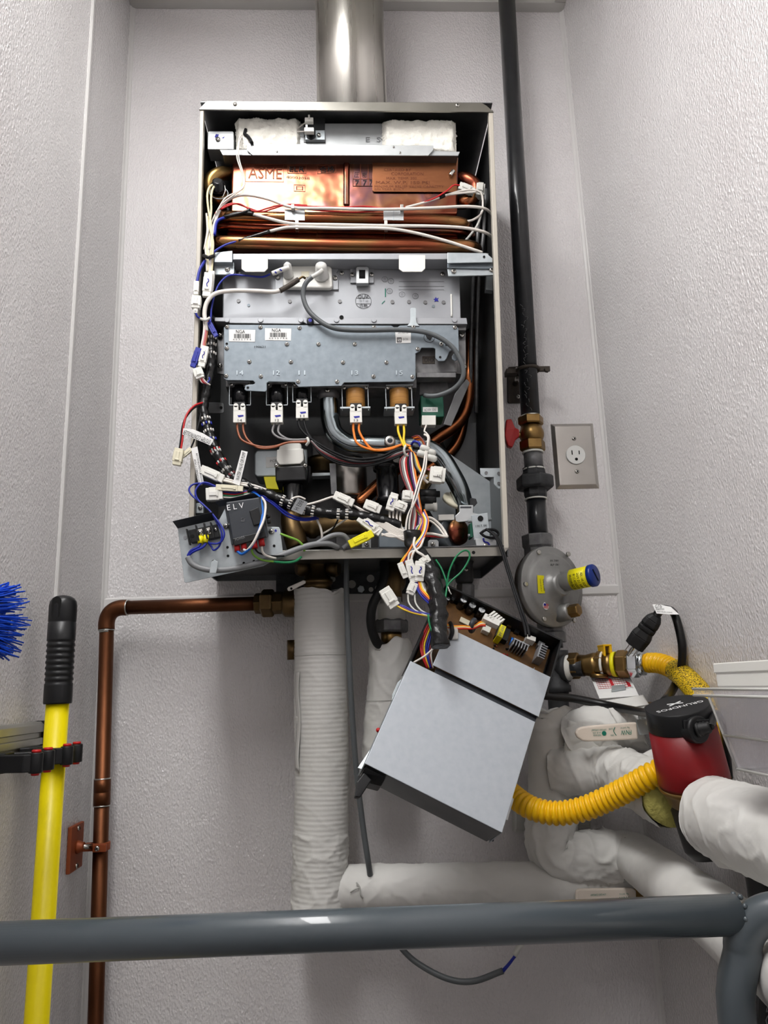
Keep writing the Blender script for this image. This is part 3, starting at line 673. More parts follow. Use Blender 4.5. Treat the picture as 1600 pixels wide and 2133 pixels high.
def sol_plug(x, y0, y1, w, num, nxt):
    Y = -.222; s = S(x, y0, Y)
    hp('plug_base', MB().box(P(x, y0 - 2, Y + .006), (w * .96 * s, .012, 12 * s)), 'black_plastic', .0006)
    mb = MB(); c = P(x, (y0 + y1) / 2 + 4, Y); mb.box(c, (w * s, .011, (y1 - y0 - 8) * s))
    for sx in (-1, 1):
        a = P(x + sx * w * .29, y0 + 5, Y); mb.box(a, (w * .4 * s, .011, 12 * s)); mb.cyl(P(x + sx * w * .29, y0 - 1, Y) + EY * .0055, P(x + sx * w * .29, y0 - 1, Y) - EY * .0055, w * .2 * s, 12)
    o = hp('plug', mb, 'white_plastic', .0005)
    if num: lettering(o, 'ink', [px_text(num, x - 4, y1 - 5, x + 4.5, y1 - 5, 5, Y - .0058)])
    obj('ink_mark', plate([(x - w * .2, y0 + 17), (x + w * .3, y0 + 16), (x + w * .32, y0 + 19), (x - w * .1, y0 + 21)], Y - .0059, .0003), 'ink_blue', o)
for x, y0, y1, w, n_ in ((499.5, 848, 883, 25, '14'), (577, 848, 883, 25, '12'), (629.5, 841, 874, 25, '11'), (741.5, 850, 883, 25, '13'), (834.5, 851, 886, 25, '')): sol_plug(x, y0, y1, w, n_, 0)

# --- gas tube: zinc plated, from its socket round to the gas valve
sk = hp('tube_socket', MB().lathe(P(683.5, 806, -.19), -EZ, [(0, .0165), (.012, .0165), (.015, .0175), (.02, .0165), (.022, .014)], 24), 'iron_light', 0)
screw(P(682, 813, -.208), FRONT, .004, sk)
gt = hp('gas_tube', MB().tube([P(684, 815, -.19), P(686, 850, -.19), P(688, 875, -.19), P(699, 905, -.19), P(728, 924, -.19), P(765, 926, -.192), P(840, 928, -.195), P(885, 932, -.198), P(918, 952, -.2), P(943, 990, -.2), P(958, 1020, -.195), P(966, 1048, -.185), P(968, 1075, -.18)], 19 * S(800, 928, -.195), 22, 8), 'zinc_pipe', 0, 'bent zinc-plated gas tube')
bo = obj('test_port', MB().lathe(P(812, 921, -.212), FRONT, [(-.004, .0085), (.006, .0085), (.008, .0072), (.008, .004)], 20, caps=False), 'stainless', gt)
obj('port_plug', MB().hexa(P(812, 921, -.214), P(812, 921, -.219), .0045), 'charcoal', gt)
hp('tube_flange', MB().lathe(P(952, 1048, -.17), V((.3, -.6, .75)), [(0, .024), (.006, .024), (.008, .016), (.014, .016)], 24), 'cream_plastic', 0)
hp('flange_bolt', MB().hexa(P(985, 1046, -.19), P(985, 1046, -.197), .007), 'iron_fitting', .0003)

# --- ignition transformer (green) and its bracket
ib = hp('ignition_transformer', plate([(876, 824), (923, 821), (926, 868), (878, 870)], -.19, .04), 'green_box', .0015, 'green ignition transformer')
obj('sticker', plate(rect(881, 848, 912, 858), -.1906, .0005), 'paper', ib)
lettering(ib, 'ink_grey', [px_text('AC100V 50/60', 884, 857, 909, 856, 6, -.1909)])
obj('plug', plate(rect(879, 865, 908, 885), -.196, .014), 'white_plastic', ib, .0005)
hp('transformer_bracket', plate([(874, 787), (930, 785), (935, 812), (905, 820), (874, 822)], -.185, .002), 'iron_light')
gs = hp('gusset_plate', plate([(972, 789), (979, 797), (940, 887), (924, 884), (948, 820)], -.2, .0016), 'galv_dark', .0004)
hp('partition_sheet', plate([(938, 946), (1043, 1018), (1052, 1138), (940, 1138), (880, 1040)], -.12, .0016), 'zinc', .0004)
hp('rear_sheet', plate([(905, 880), (992, 880), (992, 985), (935, 945)], -.05, .0016), 'galv_dark', .0004)

# --- copper water tubes behind, at the right
def wt(pts, rpx, m, name='water_tube'): return hp(name, MB().tube([P(*p) for p in pts], rpx * S(pts[1][0], pts[1][1], pts[1][2]), 16, 8), m, 0)
wt([(982, 690, -.1), (978, 760, -.1), (974, 835, -.1), (955, 880, -.105), (910, 912, -.11), (860, 945, -.115), (800, 1000, -.12), (745, 1050, -.12)], 13, 'copper_bright')
wt([(968, 850, -.07), (956, 912, -.075), (930, 950, -.08), (880, 985, -.09), (845, 1030, -.1)], 12, 'copper_bright')
wt([(900, 985, -.12), (880, 1010, -.13), (870, 1035, -.13)], 14, 'brass')

# --- lower compartment
gb = hp('fan_controller', plate([(530, 945), (535, 938), (640, 935), (640, 990), (535, 993), (530, 988)], -.12, .05), 'zinc', .002)
obj('sticker', plate([(554, 952), (590, 951), (590, 972), (554, 974)], -.1205, .0006), 'paper', gb)
lettering(gb, 'ink_grey', [px_text('PCB', 563, 963, 577, 962, 5, -.1212), px_text('S2', 571, 970, 579, 970, 5, -.1212)])
hp('yellow_connector', plate([(549, 993), (582, 993), (585, 1020), (555, 1018)], -.13, .02), 'yellow_tag', .001)
wc = hp('servo_motor', MB().frustum(pp([(580, 936), (585, 921), (619, 920), (628, 924), (630, 962), (578, 964)], -.175), [p + EY * .045 for p in pp([(580, 936), (585, 921), (619, 920), (628, 924), (630, 962), (578, 964)], -.175)]), 'white_plastic', .003, 'white capped servo motor')
obj('cap_collar', plate([(577, 936), (632, 934), (633, 958), (626, 966), (582, 968), (576, 960)], -.178, .05), 'white_plastic', wc, .0015)
obj('motor_body', plate([(573, 972), (637, 969), (638, 1000), (574, 1003)], -.185, .055), 'black_plastic', wc, .002)
s = S(610, 1010, -.16); obj('motor_stem', MB().lathe(P(610, 1000, -.16), -EZ, [(0, 22 * s), (.01, 21 * s), (.036, 20 * s), (.04, 24 * s), (.046, 24 * s)], 24), 'black_gloss', wc)
for x in (576, 636): screw(P(x, 970, -.19), FRONT, .0035, wc)
s = S(728, 1000, -.12)
fm = hp('fan_housing', MB().lathe(P(728, 958, -.1), -EZ, [(0, 34 * s), (.004, 36 * s), (.062, 36 * s), (.066, 33 * s)], 36), 'stainless', 0, 'silver round fan housing')
hp('fan_outlet', plate([(650, 905), (695, 905), (695, 985), (650, 985)], -.08, .04), 'iron_light', .002)
hp('fan_outlet_band', MB().lathe(P(672, 955, -.09), -EZ, [(0, .024), (.01, .024), (.012, .02), (.026, .02)], 20), 'brass_dark', 0)
hp('fan_bracket', plate([(650, 985), (700, 984), (700, 990), (650, 992)], -.13, .02), 'zinc', .0006)
hp('fan_bracket', plate([(686, 965), (700, 965), (702, 1030), (690, 1030)], -.145, .01), 'iron_light', .0006)
s = S(806, 960, -.15)
ms = hp('mixing_servo', MB().lathe(P(806, 965, -.15), -EZ, [(0, 29 * s), (.012, 29 * s), (.013, 23 * s), (.055, 23 * s), (.058, 26 * s), (.066, 26 * s)], 24), 'black_gloss', 0, 'black mixing valve motor')
obj('servo_cap', plate([(786, 944), (832, 942), (834, 962), (784, 964)], -.17, .04), 'clear_grey', ms, .002)
for x in (784, 834): screw(P(x, 962, -.172), FRONT, .003, ms)
s = S(680, 1100, -.15)
bz = hp('water_inlet_body', MB().lathe(P(600, 1096, -.15), EX, [(0, 21 * s), (.004, 24 * s), (.02, 25 * s), (.03, 23 * s), (.034, 27 * s), (.042, 27 * s), (.046, 22 * s), (.11, 21 * s), (.114, 25 * s), (.126, 25 * s), (.13, 20 * s), (.19, 20 * s)], 24), 'brass_dark', 0, 'dull bronze water inlet body')
hp('inlet_elbow', MB().tube([P(610, 1060, -.15), P(608, 1085, -.155), P(612, 1110, -.16), P(620, 1138, -.16)], .017, 16, 6), 'brass_dark', 0)
hp('drain_block', plate(rect(668, 1106, 700, 1138), -.14, .04), 'iron_light', .001)
hp('relay_box', plate([(790, 1094), (846, 1098), (848, 1140), (790, 1140)], -.2, .05), 'cover_zinc', .001)
hp('relay_box', plate([(838, 1022), (862, 1024), (862, 1045), (838, 1045)], -.2, .02), 'clear_grey', .001)
hp('tray_foot', plate(rect(754, 1120, 773, 1141), -.225, .004), 'zinc_light', .0006); screw(P(764, 1134, -.226), FRONT, .0038, H)
hp('tray_foot', plate([(892, 1127), (896, 1124), (910, 1124), (914, 1128), (914, 1141), (891, 1141)], -.225, .004), 'zinc_light', .0006); screw(P(902, 1134, -.226), FRONT, .0038, H)
hp('flow_sensor', MB().lathe(P(875, 1030, -.2), EX, [(0, .008), (.024, .008), (.024, .005), (.03, .005)], 14).lathe(P(875, 1042, -.2), EX, [(0, .008), (.024, .008)], 14), 'black_plastic', 0)
hp('thermistor', MB().lathe(P(885, 1056, -.2), EX, [(0, .006), (.012, .006), (.012, .0075), (.018, .0075)], 12), 'white_plastic', 0)
# gas valve with copper coloured cap, bracket stamped 1917-W
kb = hp('gas_valve_stem', MB().lathe(P(893, 1105, -.17), V((1, -.35, 0)), [(0, .0125), (.05, .0125)], 18), 'copper_bright', 0)
s = S(958, 1108, -.2); ax_ = V((.62, -.78, -.02)).normalized()
obj('gas_valve_cap', MB().lathe(P(950, 1108, -.19), ax_, [(0, 26 * s), (.005, 29 * s), (.008, 28 * s), (.012, 22 * s), (.0145, 12 * s), (.0155, 1 * s)], 32), 'copper_tube', kb, 0, label='round copper cap of the gas valve')
obj('gas_valve_collar', MB().lathe(P(938, 1110, -.185), ax_, [(-.02, .024), (.006, .024)], 24), 'cover_zinc', kb)
vb = hp('valve_bracket', plate([(982, 1073), (1016, 1068), (1021, 1115), (1020, 1126), (988, 1126)], -.225, .003), 'zinc', .0008)
obj('hole', disc(1001, 1080, -.2253, 6), 'dark_hole', vb)
lettering(vb, 'ink', [px_text('1917-W', 991.5, 1099, 1014.5, 1097, 5, -.2256)], 'stamp')
for y in (1086, 1116): hp('bracket_rod', MB().cyl(P(975, y, -.215), P(1024, y - 4, -.215), .0025, 8), 'zinc', 0)
hp('green_washer', plate([(979, 1090), (984, 1088), (986, 1118), (980, 1120)], -.22, .02), 'green_box', .0004)
hp('valve_cover', plate([(948, 1075), (957, 1066), (957, 1052), (986, 1052), (986, 1068), (1000, 1072), (985, 1085), (950, 1088)], -.205, .003), 'zinc_light', .0008)
hp('clip', plate(rect(959, 1055, 982, 1058), -.2058, .0006), 'charcoal', 0)
hp('valve_plug', plate([(913, 1072), (946, 1071), (947, 1083), (914, 1084)], -.205, .012), 'white_plastic', .0008)
b5 = hp('tray_foot', plate([(990, 1122), (1028, 1120), (1034, 1126), (1034, 1140), (993, 1141)], -.232, .004), 'zinc_light', .0006)
obj('ink_mark', MB().tube([P(1007, 1121, -.2326), P(1009, 1128, -.2326), P(1017, 1131, -.2326), P(1021, 1139, -.2326)], .0014, 5, 5), 'ink_blue', b5); screw(P(1012, 1137, -.2325), FRONT, .0036, b5)
hp('side_cable_loop', MB().tube([P(1000, 1112, -.235), P(1012, 1104, -.238), P(1030, 1104, -.235), P(1038, 1112, -.232), (P(1030, 1120, -.235)), P(1012, 1118, -.24), P(1003, 1112, -.24)], .002, 6, 6), 'w_black', 0)
print('p2 ok')
# ================================================================ gas line at the right of the heater
YG = -.06
def yline(x0, y0, x1, y1, y): return x0 + (x1 - x0) * (y - y0) / (y1 - y0)
def gx(y): return yline(1056, 10, 1104, 860, y)
rg = .0165
gp0, gp1 = P(gx(-60), -60, YG), P(1105, 868, YG)
gp = thing('gas_pipe', 'long black steel gas pipe running up beside the heater', 'pipe', gp1)
obj('pipe_barrel', MB().cyl(gp1, V((gp0.x, gp0.y, 2.79)), rg, 32), 'black_pipe', gp)
axg = (gp0 - gp1).normalized()
def on_pipe(o, t_, ang): return o + axg * t_
mb = MB()                             # scrawled maker's print down the pipe
pr = random.Random(4)
for k in range(26):
    f = k / 25.0; y = 640 + f * 215; x = gx(y) + pr.uniform(-5, 5)
    an = pr.uniform(-.5, .5); c = P(x, y, YG - rg - .0006)
    mb.tube([c, c + V((pr.uniform(-.004, .004), 0, pr.uniform(.002, .006))), c + V((pr.uniform(-.005, .005), 0, .006))], .00035, 4, 3)
obj('pipe_marking', mb, 'iron_light', gp, kind='stuff')
pc = thing('pipe_clamp', 'dark iron stand-off clamp holding the black gas pipe to the wall', 'clamp', P(1071, 838, -.005))
obj('wall_plate', plate([(1057, 768), (1060, 764), (1085, 762), (1088, 834), (1085, 838), (1061, 839), (1058, 836)], -.006, .006), 'iron_brown', pc, .001)
zc = P(1100, 771, YG); obj('clamp_ring', MB().ring(zc, EZ, rg + .0025, .0032, 30, 8).box(zc + V((.028, -.004, 0)), (.02, .006, .009)).box(zc + V((-.028, .012, 0)), (.02, .02, .009)), 'iron_brown', pc, .0006)
obj('threaded_rod', MB().cyl(V((zc.x - .012, -.004, zc.z - .004)), zc + V((-.012, .014, -.002)), .005, 12), 'screw_metal', pc)
obj('bolt', MB().hexa(zc + V((.031, -.007, -.004)), zc + V((.031, -.014, -.004)), .0052), 'iron_brown', pc, .0003)
screw(P(1079, 826.5, -.0065), FRONT, .0042, pc); screw(P(1076, 770, -.0065), FRONT, .004, pc)
# ball valve
vx = lambda y: P(yline(1105, 868, 1110, 940, y), y, YG)
bv = thing('gas_ball_valve', 'brass gas ball valve with red T handle on the black pipe', 'valve', vx(941))
a, b = vx(941), vx(869)
def seg(y0, y1): return vx(y0), vx(y1)
obj('valve_body', MB().cyl(vx(890), vx(920), .0185, 24).ball(vx(905), .0215, n=20, m=12), 'brass', bv)
for y0, y1 in ((868, 886), (918, 940)): obj('hex_end', MB().hexa(vx(y0), vx(y1), .0225, EX), 'brass', bv, .0006)
obj('stem', MB().cyl(vx(906) - EX * .015, vx(906) - EX * .03, .005, 12), 'brass', bv)
hc = vx(903) - EX * .036 - EY * .004
obj('red_handle', MB().prism([hc + V((x_, y_, z_)) for x_, y_, z_ in ((-.008, -.004, .024), (.001, -.004, .025), (.006, -.006, .008), (.012, -.008, .004), (.012, -.008, -.008), (.005, -.006, -.014), (-.001, -.004, -.027), (-.009, -.004, -.024), (-.013, -.006, -.006), (-.012, -.006, .004))], V((0, .012, 0))), 'red_plastic', bv, .002, 3, label='red T handle')
obj('dope_ring', MB().ring(vx(869), EZ, .0172, .0018, 28, 6).ring(vx(943), EZ, .017, .002, 28, 6), 'white_plastic', bv, label='white joint compound at both ends')
# nipples and union
def gpt(y): return P(yline(1110, 940, 1122, 1125, y), y, YG)
tag(obj('pipe_nipple', MB().cyl(gpt(940), gpt(980), .0162, 28), 'iron_light'), 'short grey steel nipple between the brass valve and the union', 'pipe fitting')
un = thing('pipe_union', 'dark grey malleable iron union with a large hexagonal nut', 'pipe fitting', gpt(1040))
obj('upper_half', MB().lathe(gpt(1000), EZ, [(0, .0205), (.012, .0205), (.014, .0195), (.022, .0195)], 8, False), 'iron_fitting', un, .0008)
obj('union_nut', MB().hexa(gpt(1020), gpt(992), .0325, V((.9, -.44, 0))), 'iron_fitting', un, .001)
obj('lower_half', MB().lathe(gpt(1037), EZ, [(0, .0185), (.004, .02), (.02, .02)], 8, False), 'iron_fitting', un, .0008)
obj('dope_ring', MB().ring(gpt(978), EZ, .018, .0015, 24, 6).ring(gpt(1040), EZ, .018, .0015, 24, 6), 'white_plastic', un)
tag(obj('pipe_nipple', MB().cyl(gpt(1036), gpt(1130), .0163, 28), 'black_pipe'), 'longer black nipple between the union and the regulator', 'pipe fitting')
# regulator
rc = P(1147, 1222, -.085); nr = V((.47, -.88, .03)).normalized(); R_ = .0665
rv = EZ - nr * nr.z; rv.normalize(); rh = rv.cross(nr)
if rh.x < 0: rh = -rh
rgl = thing('gas_regulator', 'round grey cast gas pressure regulator with blue vent cap', 'regulator', rc - EZ * .07)
obj('rear_case', MB().lathe(rc - nr * .03, nr, [(0, .03), (.006, .05), (.014, R_ - .004), (.024, R_)], 48), 'iron_brown', rgl)
obj('inlet_boss', MB().lathe(P(1122, 1158, YG), EZ, [(0, .024), (.012, .024), (.016, .0265), (.034, .0265), (.036, .024)], 8, False), 'iron_light', rgl, .0008)
obj('outlet_boss', MB().lathe(P(1146, 1300, YG), -EZ, [(-.01, .022), (.012, .022), (.014, .025), (.03, .025)], 8, False), 'iron_light', rgl, .0008)
obj('diaphragm_case', MB().lathe(rc, nr, [(-.006, R_ - .001), (-.002, R_), (.004, R_), (.006, R_ - .002), (.006, R_ - .010), (.010, R_ - .014), (.013, R_ - .018), (.015, .03), (.019, .0245), (.026, .0195), (.031, .0175)], 56), 'cast_alu', rgl)
sx_ = V((.70, -.71, .07)).normalized()
st0 = rc + nr * .014 + rh * .000 + rv * .0035
obj('spring_stack', MB().lathe(st0, sx_, [(0, .0165), (.03, .016), (.064, .016)], 32), 'cast_alu', rgl)
yb = obj('warning_band', MB().lathe(st0 + sx_ * .030, sx_, [(0, .0162), (0, .0166), (.032, .0166), (.032, .0162)], 32, caps=False), 'yellow_tag', rgl)
bsd = rv.cross(sx_).normalized()
items = []
for k, (s_t, ang_) in enumerate((('CAUTION NEVER', 1.9), ('REMOVE CAP IN', 1.9), ('LP', 1.9))):
    pass
mb = MB()
vdir = (CAM - st0).normalized(); vdir = (vdir - sx_ * vdir.dot(sx_)).normalized(); tdir = sx_.cross(vdir)
for k, s_t in enumerate(('NO GAS PRESSURE', 'REGULATOR Z21.80', 'MAX 1/2 PSIG', 'MADE IN USA')):
    h0 = .033 + k * .0065
    vs_, fs, x0, x1, y0, y1 = text_mesh(s_t)
    out = []
    for v in vs_:
        f = (v.x - x0) / (x1 - x0); g = (v.y - y0) / (y1 - y0); an = -1.15 + 1.7 * f
        out.append(st0 + sx_ * (h0 + g * .0042) + (vdir * math.cos(an) - tdir * math.sin(an)) * .01685)
    mb.add(out, fs)
obj('lettering', mb, 'ink', yb)
obj('blue_cap', MB().lathe(st0 + sx_ * .062, sx_, [(0, .0178), (.006, .0178), (.0075, .0165), (.0078, .002)], 32), 'blue_cap', rgl, 0, label='blue slotted vent cap')
obj('cap_slot', MB().box(st0 + sx_ * .0703, (.002, .022, .0008), ((rv * .75 - bsd * .66).normalized().cross(sx_), (rv * .75 - bsd * .66).normalized(), sx_)), 'dark_hole', rgl)
def on_face(px_, py_, h=.0): # point of the case front that shows at that pixel
    d = fwd + RT * ((px_ - 800) / F_PX) - UP * ((py_ - 1066.5) / F_PX)
    o_ = rc + nr * h; return CAM + d * ((o_ - CAM).dot(nr) / d.dot(nr))
for x, y in ((1121.5, 1150.5), (1183, 1154.5), (1094.5, 1217), (1133, 1289.5), (1195.5, 1292)):
    p_ = on_face(x, y, .006); obj('rim_bolt', MB().lathe(p_, nr, [(0, .0042), (.0025, .004), (.003, .003)], 14), 'screw_metal', rgl)
vp = on_face(1168, 1277, .008)
obj('vent_boss', MB().lathe(vp, sx_, [(-.006, .015), (.016, .0135), (.018, .012)], 24), 'cast_alu', rgl)
obj('vent_plug', MB().hexa(vp + sx_ * .016, vp + sx_ * .034, .0105, EZ), 'brass', rgl, .0005)
def face_quad(pts, h): return [on_face(x, y, h) for x, y in pts]
q = face_quad([(1119, 1198), (1133, 1199), (1135, 1236), (1121, 1236)], .0152)
yl = obj('yellow_label', MB().prism(q, nr * .0004), 'yellow_tag', rgl)
mb = MB()
text_into(mb, 'SAFE USE', on_face(1130, 1207, .0158), on_face(1132.5, 1231, .0158) - on_face(1130, 1207, .0158), on_face(1133, 1207, .0158) - on_face(1130, 1207, .0158))
text_into(mb, 'CODE 325-5A LS', on_face(1124, 1206, .0158), on_face(1127, 1232, .0158) - on_face(1124, 1206, .0158), on_face(1126, 1206, .0158) - on_face(1124, 1206, .0158))
obj('lettering', mb, 'ink', yl)
fs_ = obj('flag_sticker', MB().lathe(on_face(1137, 1262, .0135), nr, [(0, .0062), (.0004, .0062)], 24), 'paper', rgl)
fa, fu, fv = on_face(1132.5, 1266, .0142), on_face(1142, 1268, .0142) - on_face(1132.5, 1266, .0142), on_face(1133, 1256.5, .0142) - on_face(1132.5, 1266, .0142)
obj('flag_canton', MB().prism([fa + fv, fa + fv + fu * .45, fa + fv * .5 + fu * .45, fa + fv * .5], nr * .0003), 'ink_blue', fs_)
for k in range(4): obj('flag_stripe', MB().prism([fa + fv * (k * .28) + fu * (0 if k < 2 else .47), fa + fu + fv * (k * .28), fa + fu + fv * (k * .28 + .14), fa + fv * (k * .28 + .14) + fu * (0 if k < 2 else .47)], nr * .0003), 'ink_red', fs_)
lettering(rgl, 'ink', [('IPR TMM', on_face(1146, 1170, .0145), on_face(1163, 1170, .0145) - on_face(1146, 1170, .0145), on_face(1146, 1166, .0145) - on_face(1146, 1170, .0145)), ('RLP 1561', on_face(1147, 1179, .0145), on_face(1164, 1178, .0145) - on_face(1147, 1179, .0145), on_face(1147, 1174.5, .0145) - on_face(1147, 1179, .0145))], 'stamp')
# below the regulator: nipple, tee, drip leg
def dpt(y): return P(yline(1150, 1318, 1166, 1500, y), y, YG)
tag(obj('pipe_nipple', MB().cyl(dpt(1316), dpt(1350), .016, 24), 'black_pipe'), 'black nipple between the regulator outlet and the iron tee', 'pipe fitting')
te = thing('pipe_tee', 'black iron tee under the regulator feeding the yellow hose', 'pipe fitting', dpt(1450))
obj('tee_run', MB().lathe(dpt(1442), EZ, [(0, .0225), (.01, .0225), (.012, .02), (.052, .02), (.054, .0225), (.066, .0225)], 24), 'iron_fitting', te)
tb0 = dpt(1392)
def lx(x, a, fa, b, fb): return fa + (fb - fa) * (x - a) / (b - a)
vl = lambda x: P(x, lx(x, 1165, 1388, 1345, 1381), lx(x, 1165, YG, 1345, -.14))
axv = (vl(1345) - vl(1165)).normalized()
obj('tee_branch', MB().lathe(tb0, axv, [(0, .019), (.012, .0195), (.014, .0225), (.022, .0225)], 24), 'iron_fitting', te)
obj('dope_ring', MB().lathe(tb0 + axv * .02, axv, [(0, .0205), (.004, .0205), (.007, .017), (.009, .016)], 24), 'white_plastic', te, label='white joint compound smeared round the branch')
tag(obj('drip_leg', MB().lathe(dpt(1530), EZ, [(0, .0215), (.014, .0215), (.016, .0165), (.062, .0165), (.064, .018), (.068, .018)], 24), 'iron_fitting'), 'black iron drip leg below the tee, half hidden behind white wrap', 'pipe fitting')
# brass shut-off with yellow lever
v0 = vl(1183)
def vh(x): return (vl(x) - v0).dot(axv)
sv = thing('hose_shutoff_valve', 'brass shut-off valve with yellow lever between tee and yellow hose', 'valve', v0)
obj('nipple', MB().lathe(tb0 + axv * .018, axv, [(0, .0145), (.03, .0145)], 20), 'black_pipe', sv)
obj('hex_end', MB().hexa(vl(1184), vl(1208), .021, EZ), 'brass', sv, .0006)
obj('valve_body', MB().lathe(vl(1208), axv, [(0, .0175), (vh(1222) - vh(1208), .0165), (vh(1238) - vh(1208), .0195), (vh(1250) - vh(1208), .019)], 24), 'brass', sv)
obj('hex_end', MB().hexa(vl(1243), vl(1262), .0215, EZ), 'brass', sv, .0006)
obj('tape_ring', MB().ring(vl(1258), axv, .0192, .0022, 28, 6), 'white_plastic', sv)
obj('adapter', MB().lathe(vl(1260), axv, [(0, .018), (vh(1280) - vh(1260), .0185)], 24), 'brass', sv)
obj('print_band', MB().lathe(vl(1277), axv, [(0, .0195), (.006, .0195)], 24), 'yellow_tag', sv)
obj('hex_end', MB().hexa(vl(1286), vl(1310), .0215, EZ), 'brass', sv, .0006)
obj('flare_nut', MB().hexa(vl(1310), vl(1334), .022, EZ + EX * .2), 'chrome', sv, .0006)
obj('nut_collar', MB().lathe(vl(1332), axv, [(0, .0185), (.008, .0185), (.009, .016)], 24), 'chrome', sv)
lc = P(1257, 1356, vl(1250).y)
obj('yellow_lever', MB().box(lc + EX * .006 - EY * .004, (.004, .03, .018)).box(lc - EX * .004 - EY * .004, (.003, .03, .018)).box(lc + V((.001, -.004, .008)), (.014, .03, .003)), 'hose_yellow', sv, .0008)
obj('stem_cap', MB().cyl(P(1248, 1404, vl(1250).y - .004), P(1248, 1412, vl(1250).y - .004), .014, 20), 'brass', sv)
# yellow corrugated hose
hp_pts = [vl(1336), vl(1352), P(1375, 1382, -.165), P(1408, 1396, -.2), P(1440, 1425, -.27), P(1466, 1462, -.325), PX(1480, 1520, XR - .025), PX(1468, 1570, XR - .032), P(1422, 1597, -.362), P(1370, 1609, -.368), P(1320, 1636, -.35), P(1270, 1662, -.328), P(1215, 1685, -.31), P(1160, 1694, -.295), P(1110, 1684, -.28), P(1075, 1662, -.255), P(1040, 1630, -.2), P(1015, 1600, -.14)]
rh_ = .0135
per = .0076
def hose_r(L, an, Lt): return rh_ + .0019 * (abs(math.sin(math.pi * L / per)) ** .7 - .5) * 2
def resample(path, step):
    out = [path[0]]; acc = 0
    for i in range(1, len(path)):
        d = (path[i] - path[i - 1]).length
        while acc + d >= step:
            t_ = (step - acc) / d; p_ = path[i - 1].lerp(path[i], t_); out.append(p_); path[i - 1] = p_; d = (path[i] - path[i - 1]).length; acc = 0
        acc += d
    return out
yh = thing('gas_hose', 'yellow corrugated flexible gas hose looping behind the red pump', 'hose', P(1160, 1716, -.295))
hpath = resample(smooth_path(hp_pts, 24), per / 8)
obj('hose_tube', MB().tube(hpath, rh_, 22, 1, rf=hose_r), 'hose_yellow', yh)
i0 = min(range(len(hpath)), key=lambda i: (hpath[i] - P(1412, 1398, -.2)).length); i1 = min(range(len(hpath)), key=lambda i: (hpath[i] - P(1476, 1500, -.35)).length)
obj('printed_sleeve', MB().tube(hpath[i0:i1], rh_, 24, 1, rf=lambda L, an, Lt: rh_ + .0022 + .0006 * math.sin(2 * math.pi * L / per)), 'hose_print', yh, label='yellow sleeve covered in small black print')

# ================================================================ wall outlet
ou = thing('wall_outlet', 'stainless outlet plate with a single white receptacle on the back wall', 'outlet', P(1200, 1017, -.002))
oc = P(1197, 950, 0); ow, oh = .0398, .062
fr0 = [oc + V((sx * ow, 0, sz * oh)) for sx, sz in ((-1, 1), (1, 1), (1, -1), (-1, -1))]; fr1 = [oc + V((sx * (ow - .007), -.006, sz * (oh - .007))) for sx, sz in ((-1, 1), (1, 1), (1, -1), (-1, -1))]
obj('cover_plate', MB().frustum(fr1, fr0), 'stainless', ou, .0008)
obj('receptacle', MB().lathe(oc + V((0, -.004, 0)), FRONT, [(0, .0178), (.004, .0178), (.005, .017)], 36), 'outlet_white', ou)
obj('slot', MB().box(oc + V((-.0068, -.0091, .004)), (.0016, .001, .008)), 'dark_hole', ou)
obj('slot', MB().box(oc + V((.0062, -.0091, .004)), (.0016, .001, .0068)), 'dark_hole', ou)
obj('ground_hole', MB().cyl(oc + V((0, -.0085, -.0085)), oc + V((0, -.0096, -.0085)), .0027, 14), 'dark_hole', ou)
for z_ in (.031, -.031): screw(oc + V((0, -.006, z_)), FRONT, .0042, ou)

# ================================================================ copper pipe at the left
YK = -.055; rk = .0112
cx = lambda y: P(yline(223, 1290, 199, 2133, y), y, YK)
cp = thing('copper_riser', 'tarnished copper pipe rising in the corner and turning to the heater', 'pipe', cx(2133))
cor = P(223, 1267, YK); bot = cx(2133); bot2 = bot + (bot - cor).normalized() * .9; bot2.z = max(bot2.z, .0)
uend = P(540, 1257, YK - .03)
obj('vertical_pipe', MB().cyl(cx(1302), cx(1302) + (cx(2133) - cx(1302)) * (cx(1302).z / (cx(1302).z - cx(2133).z)), rk, 24), 'copper_dull', cp)
hd = (uend - cor).normalized(); vd = (cx(1700) - cor).normalized()
obj('elbow', MB().tube([cor + vd * .034, cor + vd * .022, cor + vd * .011 + hd * .0035, cor + vd * .0035 + hd * .011, cor + hd * .022, cor + hd * .034], rk + .0016, 24, 6), 'copper_dull', cp)
obj('horizontal_pipe', MB().cyl(cor + hd * .03, uend, rk, 24), 'copper_dull', cp)
obj('solder_joint', MB().ring(cor + vd * .035, vd, rk + .0004, .0012, 24, 6).lathe(cor + vd * .035, vd, [(0, rk + .0003), (.004, rk + .0002)], 24), 'solder', cp)
obj('solder_joint', MB().ring(cor + hd * .0345, hd, rk + .0005, .0014, 24, 6), 'solder', cp)
ca, cb = cx(1622), cx(1678)
obj('coupling', MB().lathe(ca, cb - ca, [(0, rk + .0014), ((cb - ca).length * .49, rk + .0014), ((cb - ca).length * .5, rk + .0008), ((cb - ca).length * .51, rk + .0014), ((cb - ca).length, rk + .0014)], 24), 'copper_dull', cp)
for p_ in (ca, cb): obj('solder_joint', MB().ring(p_, vd, rk + .0005, .0013, 24, 6), 'solder', cp)
uc = thing('copper_union', 'tarnished hexagonal union joining the copper pipe to the brass tee', 'pipe fitting', uend)
obj('union_nut', MB().hexa(uend + hd * .004, uend + hd * .024, .0225, EZ), 'brass_dark', uc, .0008)
obj('union_tail', MB().lathe(uend - hd * .006, hd, [(0, .0165), (.012, .017), (.012, .0135)], 8, False), 'brass_dark', uc, .0006)
